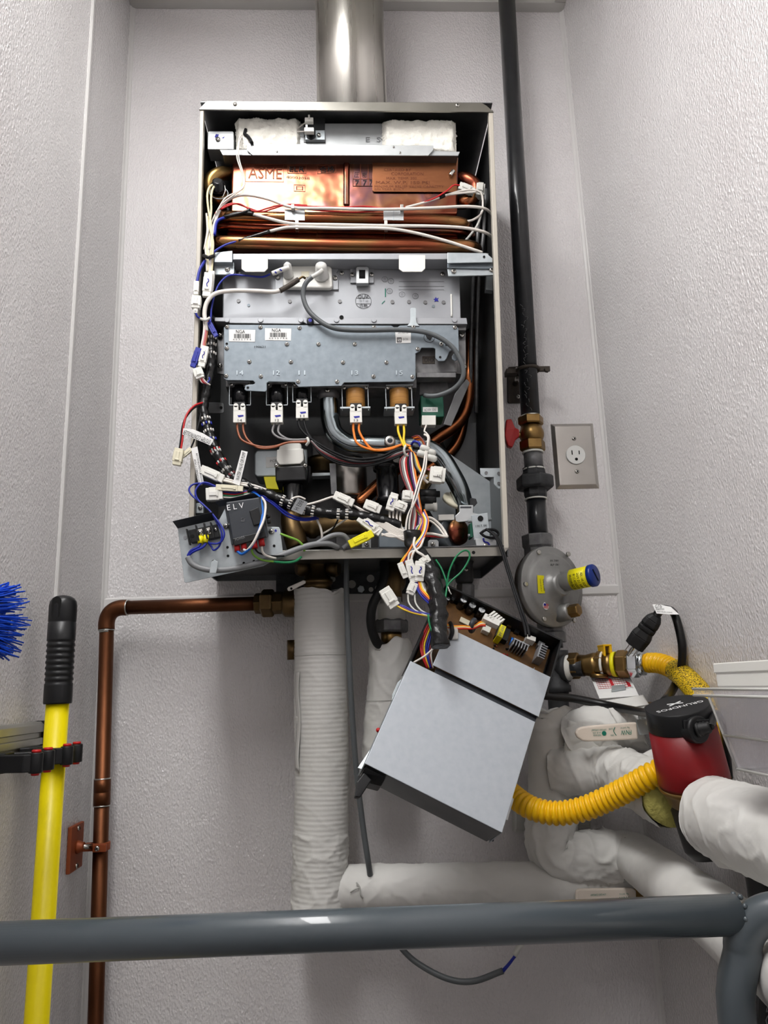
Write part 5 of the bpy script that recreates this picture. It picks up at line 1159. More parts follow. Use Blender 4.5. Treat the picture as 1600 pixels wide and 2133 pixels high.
# holder: aluminium rail on the wall, black clips with red pins
ra, rb_ = PX(94, 1530, XL + .012), PX(0, 1556, XL + .012)
hr = thing('tool_rail', 'aluminium tool rail on the broom wall with black clips and red pins', 'tool holder', ra)
ra = V((XL, ra.y, ra.z)); Lr = .36
prof = [(0, -.017), (.006, -.017), (.006, -.012), (.010, -.012), (.010, -.004), (.007, -.003), (.007, .003), (.010, .004), (.010, .013), (.006, .017), (0, .017)]
obj('rail', MB().prism([ra + V((a_, 0, b_)) for a_, b_ in prof], V((0, -Lr, 0))), 'alu_rail', hr, .0004)
obj('end_cap', MB().box(ra + V((.0055, .0015, 0)), (.0115, .003, .036)), 'black_plastic', hr, .0005)
zc_ = PX(80, 1575, XL + .03).z
def arm(y, ln, sgn, spread):          # one spring clip: body on the rail, two arms, red pins
    o_ = V((XL + .01, y, zc_))
    b_ = obj('clip_body', MB().prism([o_ + V((0, -.022, -.011)), o_ + V((.012, -.02, -.011)), o_ + V((.02, -.012, -.011)), o_ + V((.02, .012, -.011)), o_ + V((.012, .02, -.011)), o_ + V((0, .022, -.011))], EZ * .022), 'black_plastic', hr, .0015)
    for s_ in (1, -1):
        q0 = o_ + V((.016, s_ * .017, 0)); q1 = q0 + V((.030, s_ * .006, 0)); q2 = q1 + V((.012, -s_ * .006, 0))
        mb = MB(); wv = V((.004, 0, 0))
        mb.prism([q0 + V((0, s_ * .005, -.0095)), q1 + V((0, s_ * .004, -.0095)), q2 + V((.002, s_ * .003, -.0095)), q2 + V((-.002, -s_ * .004, -.0095)), q1 + V((-.006, -s_ * .004, -.0095)), q0 + V((0, -s_ * .005, -.0095))], EZ * .019)
        mb.lathe(q2 + V((-.002, 0, -.011)), EZ, [(0, .0075), (.022, .0075)], 16)
        obj('clip_arm', mb, 'black_plastic', hr, .0012)
        obj('pin', MB().lathe(q2 + V((-.002, 0, .011)), EZ, [(0, .0052), (.0025, .005), (.003, .004)], 14), 'red_plastic', hr)
        obj('pin', MB().lathe(q2 + V((-.002, 0, -.0135)), EZ, [(0, .004), (.003, .005)], 14), 'red_plastic', hr)
ypole = PX(116, 1560, XO).y
arm(ypole, .03, 1, 0); arm(ypole - .095, .03, 1, 0)
# blue brush at the picture edge
br = thing('bristle_brush', 'bright blue bristles of a brush poking in at the picture edge', 'brush', PX(5, 1345, XL + .06))
bc = PX(-78, 1283, XL + .075)
obj('brush_block', MB().box(bc + V((-.012, -.03, .0)), (.03, .09, .07)), 'blue_cap', br, .006)
mb = MB(); rb2 = random.Random(11)
for k in range(620):
    a_ = rb2.uniform(-1, 1); b_ = rb2.uniform(-1, 1)
    o_ = bc + V((rb2.uniform(-.01, .012), .008 + rb2.uniform(-.006, .01), a_ * .022))
    d_ = V((rb2.uniform(-.25, .5), .75, -.02 + a_ * .25 + rb2.uniform(-.12, .12))).normalized(); ln = .05 + rb2.uniform(-.008, .006) - abs(a_) * .008
    d2 = (d_ + V((rb2.uniform(-.3, .3), 0, rb2.uniform(-.35, .35)))).normalized()
    mb.tube([o_, o_ + d_ * ln * .5, o_ + d_ * ln * .7 + d2 * ln * .3], .0008, 4, 2)
obj('bristles', mb, 'bristle_blue', br, kind='stuff')

# ================================================================ foreground rail
YR = -.66; rr_ = .0152
ca_ = thing('cart_frame', 'grey painted tubular rail of a cart crossing the foreground', 'cart', P(1520, 2200, YR))
lft, rgt = P(-160, 1971, YR), P(1535, 1905, YR)
obj('cross_bar', MB().cyl(lft, rgt, rr_, 40), 'rail_grey', ca_)
pst = P(1531, 2050, YR)
p_lo = P(1532, 2075, YR); p_c = P(1536, 1905, YR)
arc = [p_c + V((.84 * .036 * (1 - math.cos(a_)), -.54 * .036 * (1 - math.cos(a_)), -.036 * (1 - math.sin(a_)) + .006)) for a_ in (0, .26, .52, .78, 1.05, 1.31, 1.57)]
arc += [p_c + V((.84 * q_, -.54 * q_, .006)) for q_ in (.05, .065, .08, .1, .12, .14)]
obj('corner_post', MB().tube([V((p_lo.x - .004 * (1 - k / 24), YR, p_lo.z * k / 24)) for k in range(25)] + arc, .0145, 28, 3), 'rail_grey', ca_)
w_ = MB()
for k in range(10): an = k * .62; w_.ball(P(1537, 1905, YR) + V((random.uniform(-.002, .002), math.cos(an) * .0145, math.sin(an) * .0145)), .0023, n=8, m=6)
obj('weld_bead', w_, 'rail_grey', ca_)

# ================================================================ clear bins at the right edge
def tub(pts_top, pts_bot, th):
    ct_ = sum(pts_top, V()) / 4; cb_ = sum(pts_bot, V()) / 4; mb = MB(); n = 4
    ti = [p.lerp(ct_, th) for p in pts_top]; bi = [p.lerp(cb_, th) + EZ * .002 for p in pts_bot]
    mb.add(pts_top + pts_bot + ti + bi, [[i, (i + 1) % 4, 4 + (i + 1) % 4, 4 + i] for i in range(4)] + [[8 + (i + 1) % 4, 8 + i, 12 + i, 12 + (i + 1) % 4] for i in range(4)] + [[(i + 1) % 4, i, 8 + i, 8 + (i + 1) % 4] for i in range(4)] + [[4, 5, 6, 7], [15, 14, 13, 12]])
    return mb
cbn = thing('clear_bin', 'scuffed clear plastic bin at the picture edge beside the pump', 'bin', P(1560, 1630, -.62))
y_far = -.60
zt1, zb1 = P(1462, 1449, y_far).z, P(1531, 1601, y_far).z
xa, xb = P(1488, 1470, y_far).x, P(1531, 1600, y_far).x
xw = XR - .004
top4 = [V((xa, y_far + .01, zt1)), V((xw, y_far + .01, zt1)), V((xw, y_far - .2, zt1)), V((xa, y_far - .2, zt1))]
bot4 = [V((xb, y_far - .004, zb1)), V((xw, y_far - .004, zb1)), V((xw, y_far - .186, zb1)), V((xb, y_far - .186, zb1))]
obj('bin_body', tub(top4, bot4, .03), 'clear_plastic', cbn, .002)
zr = PX(1465, 1440, .38).z
rim = [V((P(1462, 1442, y_far).x, y_far + .018, zt1)), V((xw, y_far + .018, zt1)), V((xw, y_far - .21, zt1)), V((P(1462, 1442, y_far).x, y_far - .21, zt1))]
obj('bin_rim', MB().prism(rim, EZ * .006), 'clear_plastic', cbn, .001)
for a_, b_ in ((top4[0], bot4[0]), (bot4[0], bot4[3]), (bot4[0], bot4[1]), (rim[0], rim[3]), (rim[0] + EZ * .006, rim[3] + EZ * .006), (top4[0] * .45 + bot4[0] * .55, top4[3] * .45 + bot4[3] * .55)):
    obj('moulded_edge', MB().cyl(a_, b_, .0013, 8), 'clear_grey', cbn)
wbx = thing('white_box', 'white box resting on the clear bin at the picture edge', 'box', PX(1500, 1440, .39))
xq = P(1490, 1400, y_far - .01).x; zq1 = P(1490, 1384, y_far - .01).z; zq0 = zt1 + .0065
obj('box_body', MB().prism([V((xq, y_far - .01, zq0)), V((xw, y_far - .01, zq0)), V((xw, y_far - .19, zq0)), V((xq, y_far - .19, zq0))], EZ * (zq1 - zq0)), 'white_plastic', wbx, .002)
obj('box_lid', MB().prism([V((xq - .001, y_far - .009, zq1 - .008)), V((xw, y_far - .009, zq1 - .008)), V((xw, y_far - .191, zq1 - .008)), V((xq - .001, y_far - .191, zq1 - .008))], EZ * .009), 'white_plastic', wbx, .001)
print('p3 ok')
# ================================================================ hanging control box
bo = P(940, 1700, -.365); bt_a = math.radians(24)
bn_ = V((math.sin(.21) * math.cos(bt_a), -math.cos(.21) * math.cos(bt_a), math.sin(bt_a)))
def bx(x, y, h=0.0):                  # point at that pixel on the box front plane, h metres in front of it
    d = fwd + RT * ((x - 800) / F_PX) - UP * ((y - 1066.5) / F_PX); o_ = bo + bn_ * h
    return CAM + d * ((o_ - CAM).dot(bn_) / d.dot(bn_))
cbx = thing('control_box', 'light grey metal control box hanging tilted on its wire harness', 'control box', bx(900, 1740, -.03))
BL_, BR_ = bx(760, 1590), bx(1043, 1733)
bu = (BR_ - BL_).normalized(); bv_ = bn_.cross(bu)
if bv_.z < 0: bv_ = -bv_
bw = ((BR_ - BL_).length + (bx(1113, 1497) - bx(848, 1376)).length) / 2; bh = (((bx(850, 1376) + bx(1110, 1499)) / 2) - (BL_ + BR_) / 2).dot(bv_)
def bl(a, b, h=0.0): return BL_ + bu * a + bv_ * b + bn_ * h
dep = .046
obj('main_cover', MB().prism([bl(0, 0), bl(bw, 0), bl(bw, bh), bl(0, bh)], -bn_ * .0012), 'box_grey', cbx, .0005)
obj('cover_side', MB().prism([bl(0, 0, -.0012), bl(bw, 0, -.0012), bl(bw - .004, 0, -dep), bl(.022, 0, -dep)], bv_ * .0012), 'galv_dark', cbx, .0003)
obj('cover_side', MB().prism([bl(0, 0, -.001), bl(0, bh, -.001), bl(0, bh, -dep), bl(0, .0, -dep)], bu * .0012), 'zinc', cbx, .0003)
obj('cover_side', MB().prism([bl(bw, 0, -.001), bl(bw, bh, -.001), bl(bw, bh, -dep), bl(bw, .0, -dep)], -bu * .0012), 'zinc', cbx, .0003)
def bq(p): q = p - BL_; return q.dot(bu), q.dot(bv_)
ua, va = bq(bx(927, 1317)); ub, vb = bq(bx(1142, 1398)); uc_, vc = bq(bx(901, 1386)); ud, vd2 = bq(bx(1112, 1492))
gv = bh + .008
obj('upper_cover', MB().prism([bl(uc_, gv, .002), bl(bw + .002, gv, .002), bl(bw + .002, (va + vb) / 2, .002), bl(uc_, (va + vb) / 2, .002)], -bn_ * .0012), 'box_grey', cbx, .0005)
vt = (va + vb) / 2
obj('cover_fold', MB().prism([bl(uc_, vt, .0008), bl(bw + .002, vt, .0008), bl(bw + .002, vt, -.003), bl(uc_, vt, -.003)], -bv_ * .001), 'zinc', cbx, .0003)
obj('cover_side', MB().prism([bl(bw + .002, gv, .001), bl(bw + .002, vt, .001), bl(bw + .002, vt, -dep * .8), bl(bw + .002, gv, -dep * .8)], -bu * .0012), 'zinc', cbx, .0003)
obj('groove', MB().prism([bl(.035, bh - .001, -.004), bl(bw + .001, bh - .001, -.004), bl(bw + .001, gv + .002, -.004), bl(.035, gv + .002, -.004)], -bn_ * .001), 'charcoal', cbx, .0002)
# black tray and circuit board behind the cover
vtop = bq(bx(1035, 1278, -.02))[1]
tray = MB(); x0_, x1_ = .002, bw + .004; v1_ = vtop
tray.prism([bl(x0_, .004, -dep), bl(x1_, .004, -dep), bl(x1_, v1_, -dep), bl(x0_, v1_, -dep)], -bn_ * .002)
tray.prism([bl(x0_, v1_, -dep - .002), bl(x1_, v1_, -dep - .002), bl(x1_, v1_, -.012), bl(x0_, v1_, -.012)], bv_ * .003)
tray.prism([bl(x1_, vt - .02, -dep - .002), bl(x1_, v1_ + .003, -dep - .002), bl(x1_, v1_ + .003, -.012), bl(x1_, vt - .02, -.006)], bu * .003)
tray.prism([bl(x0_, bh, -dep - .002), bl(x0_, v1_, -dep - .002), bl(x0_, v1_, -.03), bl(x0_, bh, -.006)], -bu * .003)
obj('tray', tray, 'black_plastic', cbx, .0006)
pcb = obj('circuit_board', MB().prism([bl(.006, .06, -dep + .006), bl(bw, .06, -dep + .006), bl(bw, v1_ - .003, -dep + .006), bl(.006, v1_ - .003, -dep + .006)], -bn_ * .0016), 'pcb', cbx)
hb = -dep + .006
def pc_(x, y): return bq(bx(x, y, hb))
for x, y, r, h in ((929, 1256, 6, .012), (941, 1253, 6, .008), (958, 1264, 10, .02), (976, 1275, 10, .02), (995, 1285, 9.5, .02)):
    u_, w_ = pc_(x, y); s = S(x, y, -.33)
    cp_ = obj('capacitor', MB().lathe(bl(u_, w_, hb), bn_, [(0, r * s), (h, r * s), (h + .0008, r * .85 * s)], 20), 'black_gloss', pcb)
    obj('can_top', MB().lathe(bl(u_, w_, hb + h), bn_, [(0, r * .86 * s), (.0012, r * .8 * s)], 20), 'chrome', cp_)
    q_ = bl(u_, w_, hb + h + .0013)
    obj('vent_score', MB().box(q_, (r * 1.2 * s, .0005, .0002), (bu, bv_, bn_)).box(q_, (.0005, r * 1.2 * s, .0002), (bu, bv_, bn_)), 'iron_light', cp_)
def comp(name, x, y, w, h, d, m, ang=0):
    u_, w_ = pc_(x, y); s = S(x, y, -.33); a = math.radians(ang); U = bu * math.cos(a) + bv_ * math.sin(a); Wv = bn_.cross(U)
    return obj(name, MB().box(bl(u_, w_, hb + d / 2), (w * s, h * s, d), (U, Wv, bn_)), m, pcb, .0006)
comp('transformer_core', 1043, 1326, 30, 34, .012, 'black_plastic'); tfm = comp('transformer', 1036, 1328, 13, 34, .02, 'yellow_tag')
uu, ww = pc_(1036, 1328); lettering(tfm, 'ink_grey', [('PT-050', bl(uu + .002, ww - .009, hb + .0201), bv_ * .018, -bu * .004)])
comp('relay', 1010, 1316, 18, 16, .01, 'white_plastic'); comp('relay', 1122, 1350, 16, 14, .012, 'iron_light')
comp('driver_chip', 1075, 1318, 12, 12, .006, 'black_plastic'); comp('driver_chip', 1058, 1308, 10, 8, .008, 'brass_dark'); comp('driver_chip', 968, 1296, 26, 14, .003, 'cream_plastic')
comp('connector', 1100, 1338, 22, 12, .014, 'white_plastic', 8)
for x, y, n_, a_ in ((1076, 1352, 6, 0), (1113, 1368, 6, 90)):
    u_, w_ = pc_(x, y); a = math.radians(a_); U = bu * math.cos(a) + bv_ * math.sin(a); Wv = bn_.cross(U); mb = MB()
    mb.box(bl(u_, w_, hb + .011), (.024, .002, .022), (U, Wv, bn_))
    for k in range(n_): mb.box(bl(u_, w_, hb + .011) + U * (-.0105 + k * .0042) - Wv * .005, (.0011, .01, .022), (U, Wv, bn_))
    obj('heat_sink', mb, 'alu', pcb, .0002)
u_, w_ = pc_(1062, 1336); obj('varistor', MB().lathe(bl(u_, w_, hb), bu, [(0, .007), (.004, .007)], 18), 'w_lblue', pcb)
prr = random.Random(5)
for k in range(16):
    u_, w_ = prr.uniform(uc_ + .07, bw - .01), prr.uniform(vt + .006, v1_ - .008)
    obj('resistor', MB().cyl(bl(u_, w_, hb + .002), bl(u_ + prr.uniform(-.006, .006), w_ + prr.uniform(-.004, .004), hb + .002), .0014, 8), prr.choice(['w_red', 'w_black', 'cream_plastic', 'zinc', 'w_brown']), pcb)
tor = bx(985, 1303, -.004)
obj('ferrite_ring', MB().ring(tor, (bu * .9 + bn_ * .35 - bv_ * .1), 12.5 * S(985, 1303, -.33), 6 * S(985, 1303, -.33), 28, 12), 'charcoal', cbx)
obj('latch', MB().prism([bl(.002, -.002, -.004), bl(.03, -.002, -.004), bl(.03, -.008, -.02), bl(.012, -.012, -.02), bl(.002, -.008, -.01)], -bn_ * .02).prism([bl(.004, -.006, -.01), bl(.016, -.01, -.01), bl(.012, -.034, -.014), bl(.006, -.036, -.014), bl(.001, -.02, -.012)], -bn_ * .008), 'black_plastic', cbx, .0012)
obj('mount_tab', MB().prism([bl(0, .03, -.02), bl(-.004, .006, -.022), bl(-.005, .0, -.022), bl(0, .0, -.02)], -bn_ * .0015), 'zinc', cbx, .0003)
obj('mount_tab', MB().prism([bl(0, .10, -.02), bl(-.003, .108, -.02), bl(-.003, .128, -.02), bl(0, .135, -.02)], -bn_ * .0015), 'zinc', cbx, .0003)
obj('indicator', MB().ball(bl(-.001, .052, -.014), .003, n=10, m=8), 'red_plastic', cbx)
obj('mount_tab', MB().prism([bl(bw, .02, -.012), bl(bw + .005, .022, -.012), bl(bw + .005, .05, -.012), bl(bw, .052, -.012)], -bn_ * .0015), 'zinc_light', cbx, .0003)
obj('cable_tie_mount', MB().box(bx(942, 1321, .004), (.016, .008, .016)), 'clear_grey', cbx, .002)

# ================================================================ loose electrical plate at the broom side
YP = -.268
ep = thing('terminal_plate', 'zinc plate with black terminal block dangling at the heater corner', 'electrical plate', P(470, 1214, YP))
epl = obj('base_plate', plate([(370, 1100), (458, 1080), (468, 1060), (552, 1048), (557, 1097), (581, 1098), (584, 1103), (590, 1156), (548, 1179), (387, 1214), (384, 1212)], YP, .0015), 'zinc', ep, .0004)
obj('folded_flange', MB().prism([P(359, 1086, YP - .018), P(441, 1067, YP - .018), P(458, 1081, YP), P(370, 1101, YP)], V((0, .0012, .0006))), 'charcoal', ep, .0003)
for x, y in ((474, 1140), (475, 1158), (508, 1173), (529, 1169), (571, 1137), (568, 1160)): obj('hole', disc(x, y, YP - .0002, 2.8, .0004), 'dark_hole', epl)
obj('hole', disc(386, 1120, YP - .0002, 4, .0006), 'alu', epl)
mb = MB(); text_into(mb, 'U', *px_text('U', 418, 1161, 426, 1160, 10, YP - .0004)[1:]); text_into(mb, 'U', *px_text('U', 434, 1158, 443, 1157, 10, YP - .0004)[1:]); obj('embossed_mark', mb, 'emboss', epl)
screw(P(446, 1172, YP - .003), FRONT, .0042, ep); screw(P(565.5, 1107.5, YP - .0005), FRONT, .0042, ep); screw(P(471, 1096, YP - .001), FRONT, .004, ep)
obj('ink_mark', plate([(572, 1104), (575, 1102), (577, 1106), (574, 1109)], YP - .0004, .0003), 'ink_blue', epl)
def rbox(x, y, w, h, ang, Y, d):      # box lying on the plate, rotated in its plane
    s = S(x, y, Y); a = math.radians(ang); c = P(x, y, Y); u = (P(x + math.cos(a), y + math.sin(a), Y) - c).normalized(); wv = (P(x + math.sin(a), y - math.cos(a), Y) - c).normalized()
    return MB().box(c - EY * (d / 2), (w * s, d, h * s), (u, EY, wv))
tbk = obj('terminal_block', rbox(428, 1114, 60, 28, -12, YP, .01), 'black_plastic', ep, .0008)
for x, y in ((402, 1112), (421, 1104), (438, 1100), (452, 1098)): obj('barrier', rbox(x - 8, y + 8, 3, 34, -12, YP - .01, .008), 'black_plastic', tbk, .0004)
for x, y in ((417, 1110), (433, 1107)):
    obj('terminal_clamp', rbox(x, y, 12, 14, -12, YP - .01, .002), 'screw_metal', tbk, .0004); screw(P(x, y, YP - .0125), FRONT, .0034, tbk)
obj('hole', disc(401, 1117, YP - .0102, 4, .0004), 'dark_hole', tbk); screw(P(449, 1103, YP - .0105), FRONT, .0025, tbk)
for x, y, a_ in ((418, 1124, 80), (430, 1122, 100)): obj('ferrule', MB().cyl(P(x, y - 7, YP - .012), P(x - (1 if a_ < 90 else -(-2)), y + 8, YP - .013), .0036, 12), 'yellow_tag', tbk)
# ground fault unit marked ELV
elv = obj('fault_breaker', MB().frustum(pp([(471, 1046), (540, 1036), (556, 1118), (486, 1134)], YP - .03), pp([(466, 1046), (545, 1034), (560, 1118), (482, 1136)], YP)), 'charcoal', ep, .0015, label='dark plastic unit marked ELV')
obj('unit_bracket', MB().prism([P(447, 1045, YP - .03), P(529, 1027, YP - .03), P(543, 1037, YP - .018), P(458, 1056, YP - .018)], V((0, .0014, .0004))), 'charcoal', ep, .0004)
obj('test_button', plate([(519, 1064), (538, 1056), (546, 1090), (528, 1095)], YP - .033, .004), 'black_plastic', elv, .001)
obj('unit_base', plate([(484, 1122), (551, 1106), (555, 1118), (488, 1137)], YP - .033, .006), 'black_plastic', elv, .0008)
obj('unit_ear', plate([(553, 1072), (562, 1071), (562, 1076), (556, 1078), (557, 1082), (563, 1082), (563, 1088), (556, 1089)], YP - .01, .008), 'black_plastic', elv, .0004)
def tilt_text(s, x0, y0, x1, y1, h, Y): return px_text(s, x0, y0, x1, y1, h, Y)
lettering(elv, 'ink_white', [tilt_text('E L V', 474, 1063.5, 509, 1058, 11.5, YP - .0306)])
lettering(elv, 'ink_grey', [tilt_text('POWER', 491, 1127, 511, 1121, 6, YP - .0334)])
mb = MB(); frame_px(mb, 502, 1079, 509, 1086, YP - .0306, .6); obj('print_frame', mb, 'iron_light', elv)
for x, y in ((494, 1140), (508, 1136), (530, 1133), (545, 1128)): obj('crimp_terminal', MB().cyl(P(x - 1, y - 8, YP - .024), P(x + 1, y + 9, YP - .026), .004, 12), 'red_plastic', ep)
print('p4 ok')
# ================================================================ wiring
def harness(name, label, cat, x, y, Y): return thing(name, label, cat, P(x, y, Y))
# --- heat fuse leads across the copper exchanger
W_OFF = -.009
hf = harness('fuse_cable', 'pale heat fuse cable clipped across the copper heat exchanger', 'wiring', 700, 480, -.228)
wire(hf, 'white', [(438, 520, -.232), (446, 470, -.226), (462, 430, -.222), (485, 411, -.22), (515, 406, -.22), (560, 415, -.222), (610, 432, -.226), (680, 434, -.227), (800, 436, -.228), (900, 433, -.226), (970, 430, -.22), (1008, 434, -.212), (1025, 446, -.2)], 3.3)
wire(hf, 'white', [(528, 446, -.222), (560, 455, -.226), (612, 466, -.231), (700, 468, -.231), (800, 470, -.231), (900, 471, -.23), (970, 475, -.224), (1010, 484, -.214), (1027, 496, -.2)], 3.4)
wire(hf, 'white', [(562, 482, -.222), (590, 475, -.228), (615, 473, -.231), (700, 475, -.231), (802, 476, -.231), (860, 484, -.23), (930, 502, -.228), (980, 518, -.226), (1004, 526, -.22)], 3.4)
wire(hf, 'black_tape', [(562, 482, -.223), (530, 492, -.223), (497, 502, -.223)], 4.2, 'sleeve')
wire(hf, 'black_tape', [(529, 445, -.222), (500, 444, -.222), (470, 452, -.222)], 4.4, 'sleeve')
wire(hf, 'black_tape', [(466, 452, -.223), (495, 446, -.225), (522, 437, -.224)], 3.4, 'sleeve')
wire(hf, 'blue', [(500, 501, -.223), (470, 510, -.225), (444, 526, -.23), (436, 540, -.232)], 2.2)
wire(hf, 'blue', [(470, 452, -.222), (452, 462, -.226), (447, 490, -.228)], 3)
for Y_, pts in ((-.224, [(448, 445), (470, 428), (490, 424), (520, 434), (545, 441), (570, 434), (600, 426), (640, 428)]), (-.225, [(460, 436), (480, 427), (500, 425), (530, 440), (560, 433), (590, 428), (700, 432), (760, 430), (800, 434), (850, 431), (900, 415), (930, 398), (945, 386), (958, 386)]), (-.224, [(640, 436), (690, 440), (745, 442), (790, 438)])):
    wire(hf, 'red', [(x, y, Y_) for x, y in pts], 1.7)
wire(hf, 'white', [(845, 432, -.227), (890, 420, -.224), (925, 408, -.22), (960, 398, -.216), (985, 396, -.212), (1003, 404, -.208), (1006, 430, -.204), (1002, 446, -.204), (985, 458, -.204), (972, 461, -.206)], 2.4)
wire(hf, 'white', [(930, 406, -.219), (965, 402, -.215), (992, 400, -.21)], 2.2)
wire(hf, 'w_black', [(915, 412, -.221), (926, 407, -.22)], 4, 'sleeve')
wire(hf, 'nylon', [(1004, 440, -.203), (994, 470, -.2), (968, 504, -.195)], 2.6, 'cable_tie')
connector(hf, 972, 394, -.213, 34, 18, 22, m='nylon'); connector(hf, 1000, 398, -.205, 18, 30, 5, m='nylon')
# --- thin sensor leads at the top
W_OFF = -.012
tw = harness('sensor_leads', 'two thin pale leads dropping from the top sensor past the shelf', 'wiring', 500, 400, -.21)
wire(tw, 'white', [(636, 256, -.198), (612, 272, -.196), (590, 277, -.194), (560, 283, -.194), (530, 280, -.196), (512, 281, -.2), (500, 285, -.206), (495, 310, -.226), (494, 330, -.226), (505, 365, -.222), (507, 385, -.222), (497, 398, -.222), (470, 412, -.224), (452, 440, -.226)], 1.4)
wire(tw, 'white', [(636, 274, -.2), (600, 275, -.198), (575, 281, -.196)], 1.3)
wire(tw, 'white', [(504, 284, -.205), (498, 300, -.226), (498, 330, -.226), (509, 370, -.222), (507, 390, -.222), (490, 404, -.222), (462, 425, -.224), (449, 446, -.226)], 1.4)
wire(tw, 'w_black', [(574, 278, -.196), (586, 278, -.196)], 2.6, 'sleeve'); wire(tw, 'w_black', [(512, 270, -.2), (510, 279, -.204), (516, 284, -.203), (522, 292, -.206), (525, 298, -.214)], 3.6, 'clip')
# thermostat on the left bend
W_OFF = -.006
th = harness('bend_thermostat', 'round black thermostat clipped on the copper return bend', 'thermostat', 455, 405, -.222)
obj('body', MB().lathe(P(455, 400, -.215), V((.1, -.95, .3)), [(0, .012), (.012, .012), (.013, .009), (.02, .0085), (.021, .006)], 22), 'black_gloss', th)
obj('clip', MB().ring(P(456, 402, -.216), V((.1, -.95, .3)), .0145, .0008, 24, 6), 'zinc', th)
wire(th, 'cream', [(450, 384, -.224), (438, 388, -.226), (432, 405, -.228), (434, 435, -.23), (440, 470, -.232), (441, 500, -.234), (438, 536, -.236)], 2.3)
wire(th, 'cream', [(454, 383, -.224), (444, 392, -.226), (440, 410, -.228), (440, 440, -.23), (437, 470, -.232), (444, 505, -.234), (442, 536, -.236)], 2.3)
wire(th, 'screw_metal', [(468, 386, -.222), (469, 398, -.222), (463, 412, -.22)], 1)
W_OFF = 0.0
# --- bundle down the left edge of the case
lb = harness('edge_harness', 'bundle of pale wires and plugs down the broom-side edge of the case', 'wiring', 425, 790, -.24)
for k, c in enumerate(('white', 'cream', 'white', 'white', 'cream')):
    o = k * 3.2
    wire(lb, c, [(430 + o, 445 + k * 6, -.226), (432 + o * .9, 480, -.23), (428 + o * 1.1, 510, -.234), (430 + o, 540, -.238), (431 + o * .8, 566, -.24)], 2.2)
wire(lb, 'black_tape', [(424, 532, -.244), (434, 536, -.248), (446, 533, -.244)], 3.8, 'cable_tie')
wire(lb, 'white', [(452, 440, -.228), (436, 475, -.233), (425, 520, -.236)], 2)
connector(lb, 433, 594, -.245, 54, 19, 96, m='white_plastic', mark='ink_blue'); connector(lb, 439, 588, -.24, 50, 14, 96, m='white_plastic')
connector(lb, 409, 600, -.25, 30, 11, 93, m='white_plastic'); connector(lb, 409, 630, -.25, 28, 20, 95, m='white_plastic'); connector(lb, 408, 646, -.25, 14, 9, 95, m='white_plastic')
wire(lb, 'blue', [(427, 543, -.24), (416, 562, -.246), (410, 590, -.25)], 3); wire(lb, 'blue', [(408, 652, -.25), (412, 660, -.248), (420, 664, -.245)], 2.2)
wire(lb, 'blue', [(563, 571, -.228), (545, 577, -.226), (510, 574, -.224), (480, 573, -.226), (462, 585, -.23), (450, 605, -.234), (441, 640, -.236), (438, 670, -.238), (428, 700, -.242), (415, 735, -.246)], 2.0)
wire(lb, 'white', [(592, 602, -.232), (570, 608, -.236), (530, 606, -.238), (480, 606, -.24), (448, 612, -.244), (432, 628, -.246), (426, 650, -.246), (428, 672, -.246), (430, 690, -.244)], 4.6)
wire(lb, 'pink', [(428, 660, -.244), (428, 690, -.246), (424, 715, -.248), (422, 738, -.25)], 2.4); wire(lb, 'brown', [(432, 665, -.243), (431, 695, -.245), (427, 720, -.248), (426, 742, -.25)], 2.4); wire(lb, 'white', [(425, 660, -.245), (425, 690, -.248), (420, 720, -.25), (417, 742, -.252)], 2.4)
wire(lb, 'nylon', [(418, 664, -.25), (428, 667, -.253), (437, 662, -.25)], 3, 'cable_tie')
connector(lb, 443, 686, -.244, 36, 11, 62, m='w_blue'); connector(lb, 408, 745, -.254, 44, 13, 108, m='w_blue'); connector(lb, 424, 743, -.252, 46, 16, 102, m='white_plastic', mark='ink_blue')
connector(lb, 414, 778, -.256, 24, 20, 70, m='white_plastic')
for k, c in enumerate(('white', 'red', 'pink', 'white')): wire(lb, c, [(416 + k * 2.4, 788, -.256), (420 + k * 3, 796, -.255), (428 + k * 3.4, 798 + k * 1.4, -.252)], 1.5)
wire(lb, 'blue', [(436, 786, -.24), (436, 792, -.242), (430, 800, -.244)], 1.6)
# --- taped harness with striped bands, down the edge and across the bottom
th2 = harness('taped_harness', 'black taped harness with striped bands from the case edge to the middle', 'wiring', 600, 1040, -.255)
tpts = [(437, 660, -.215), (440, 700, -.222), (439, 760, -.228), (430, 810, -.232), (424, 850, -.236), (430, 880, -.24), (440, 915, -.244), (452, 945, -.248), (470, 975, -.252), (486, 995, -.255), (520, 1012, -.258), (560, 1030, -.26), (600, 1047, -.262), (640, 1062, -.262), (690, 1070, -.262), (740, 1073, -.262), (790, 1082, -.262), (838, 1096, -.262)]
tp3 = [P(*p) for p in tpts]; tpath = resample(smooth_path(tp3, 16), .003)
obj('tape_sleeve', MB().tube(tpath, .0075, 12, 1, rf=lambda L, an, Lt: .0072 + .0009 * noise.noise(V((L * 90, an, 2))) + .0006 * math.sin(L * 420)), 'black_tape', th2)
def near(p): return min(range(len(tpath)), key=lambda i: (tpath[i] - P(*p)).length)
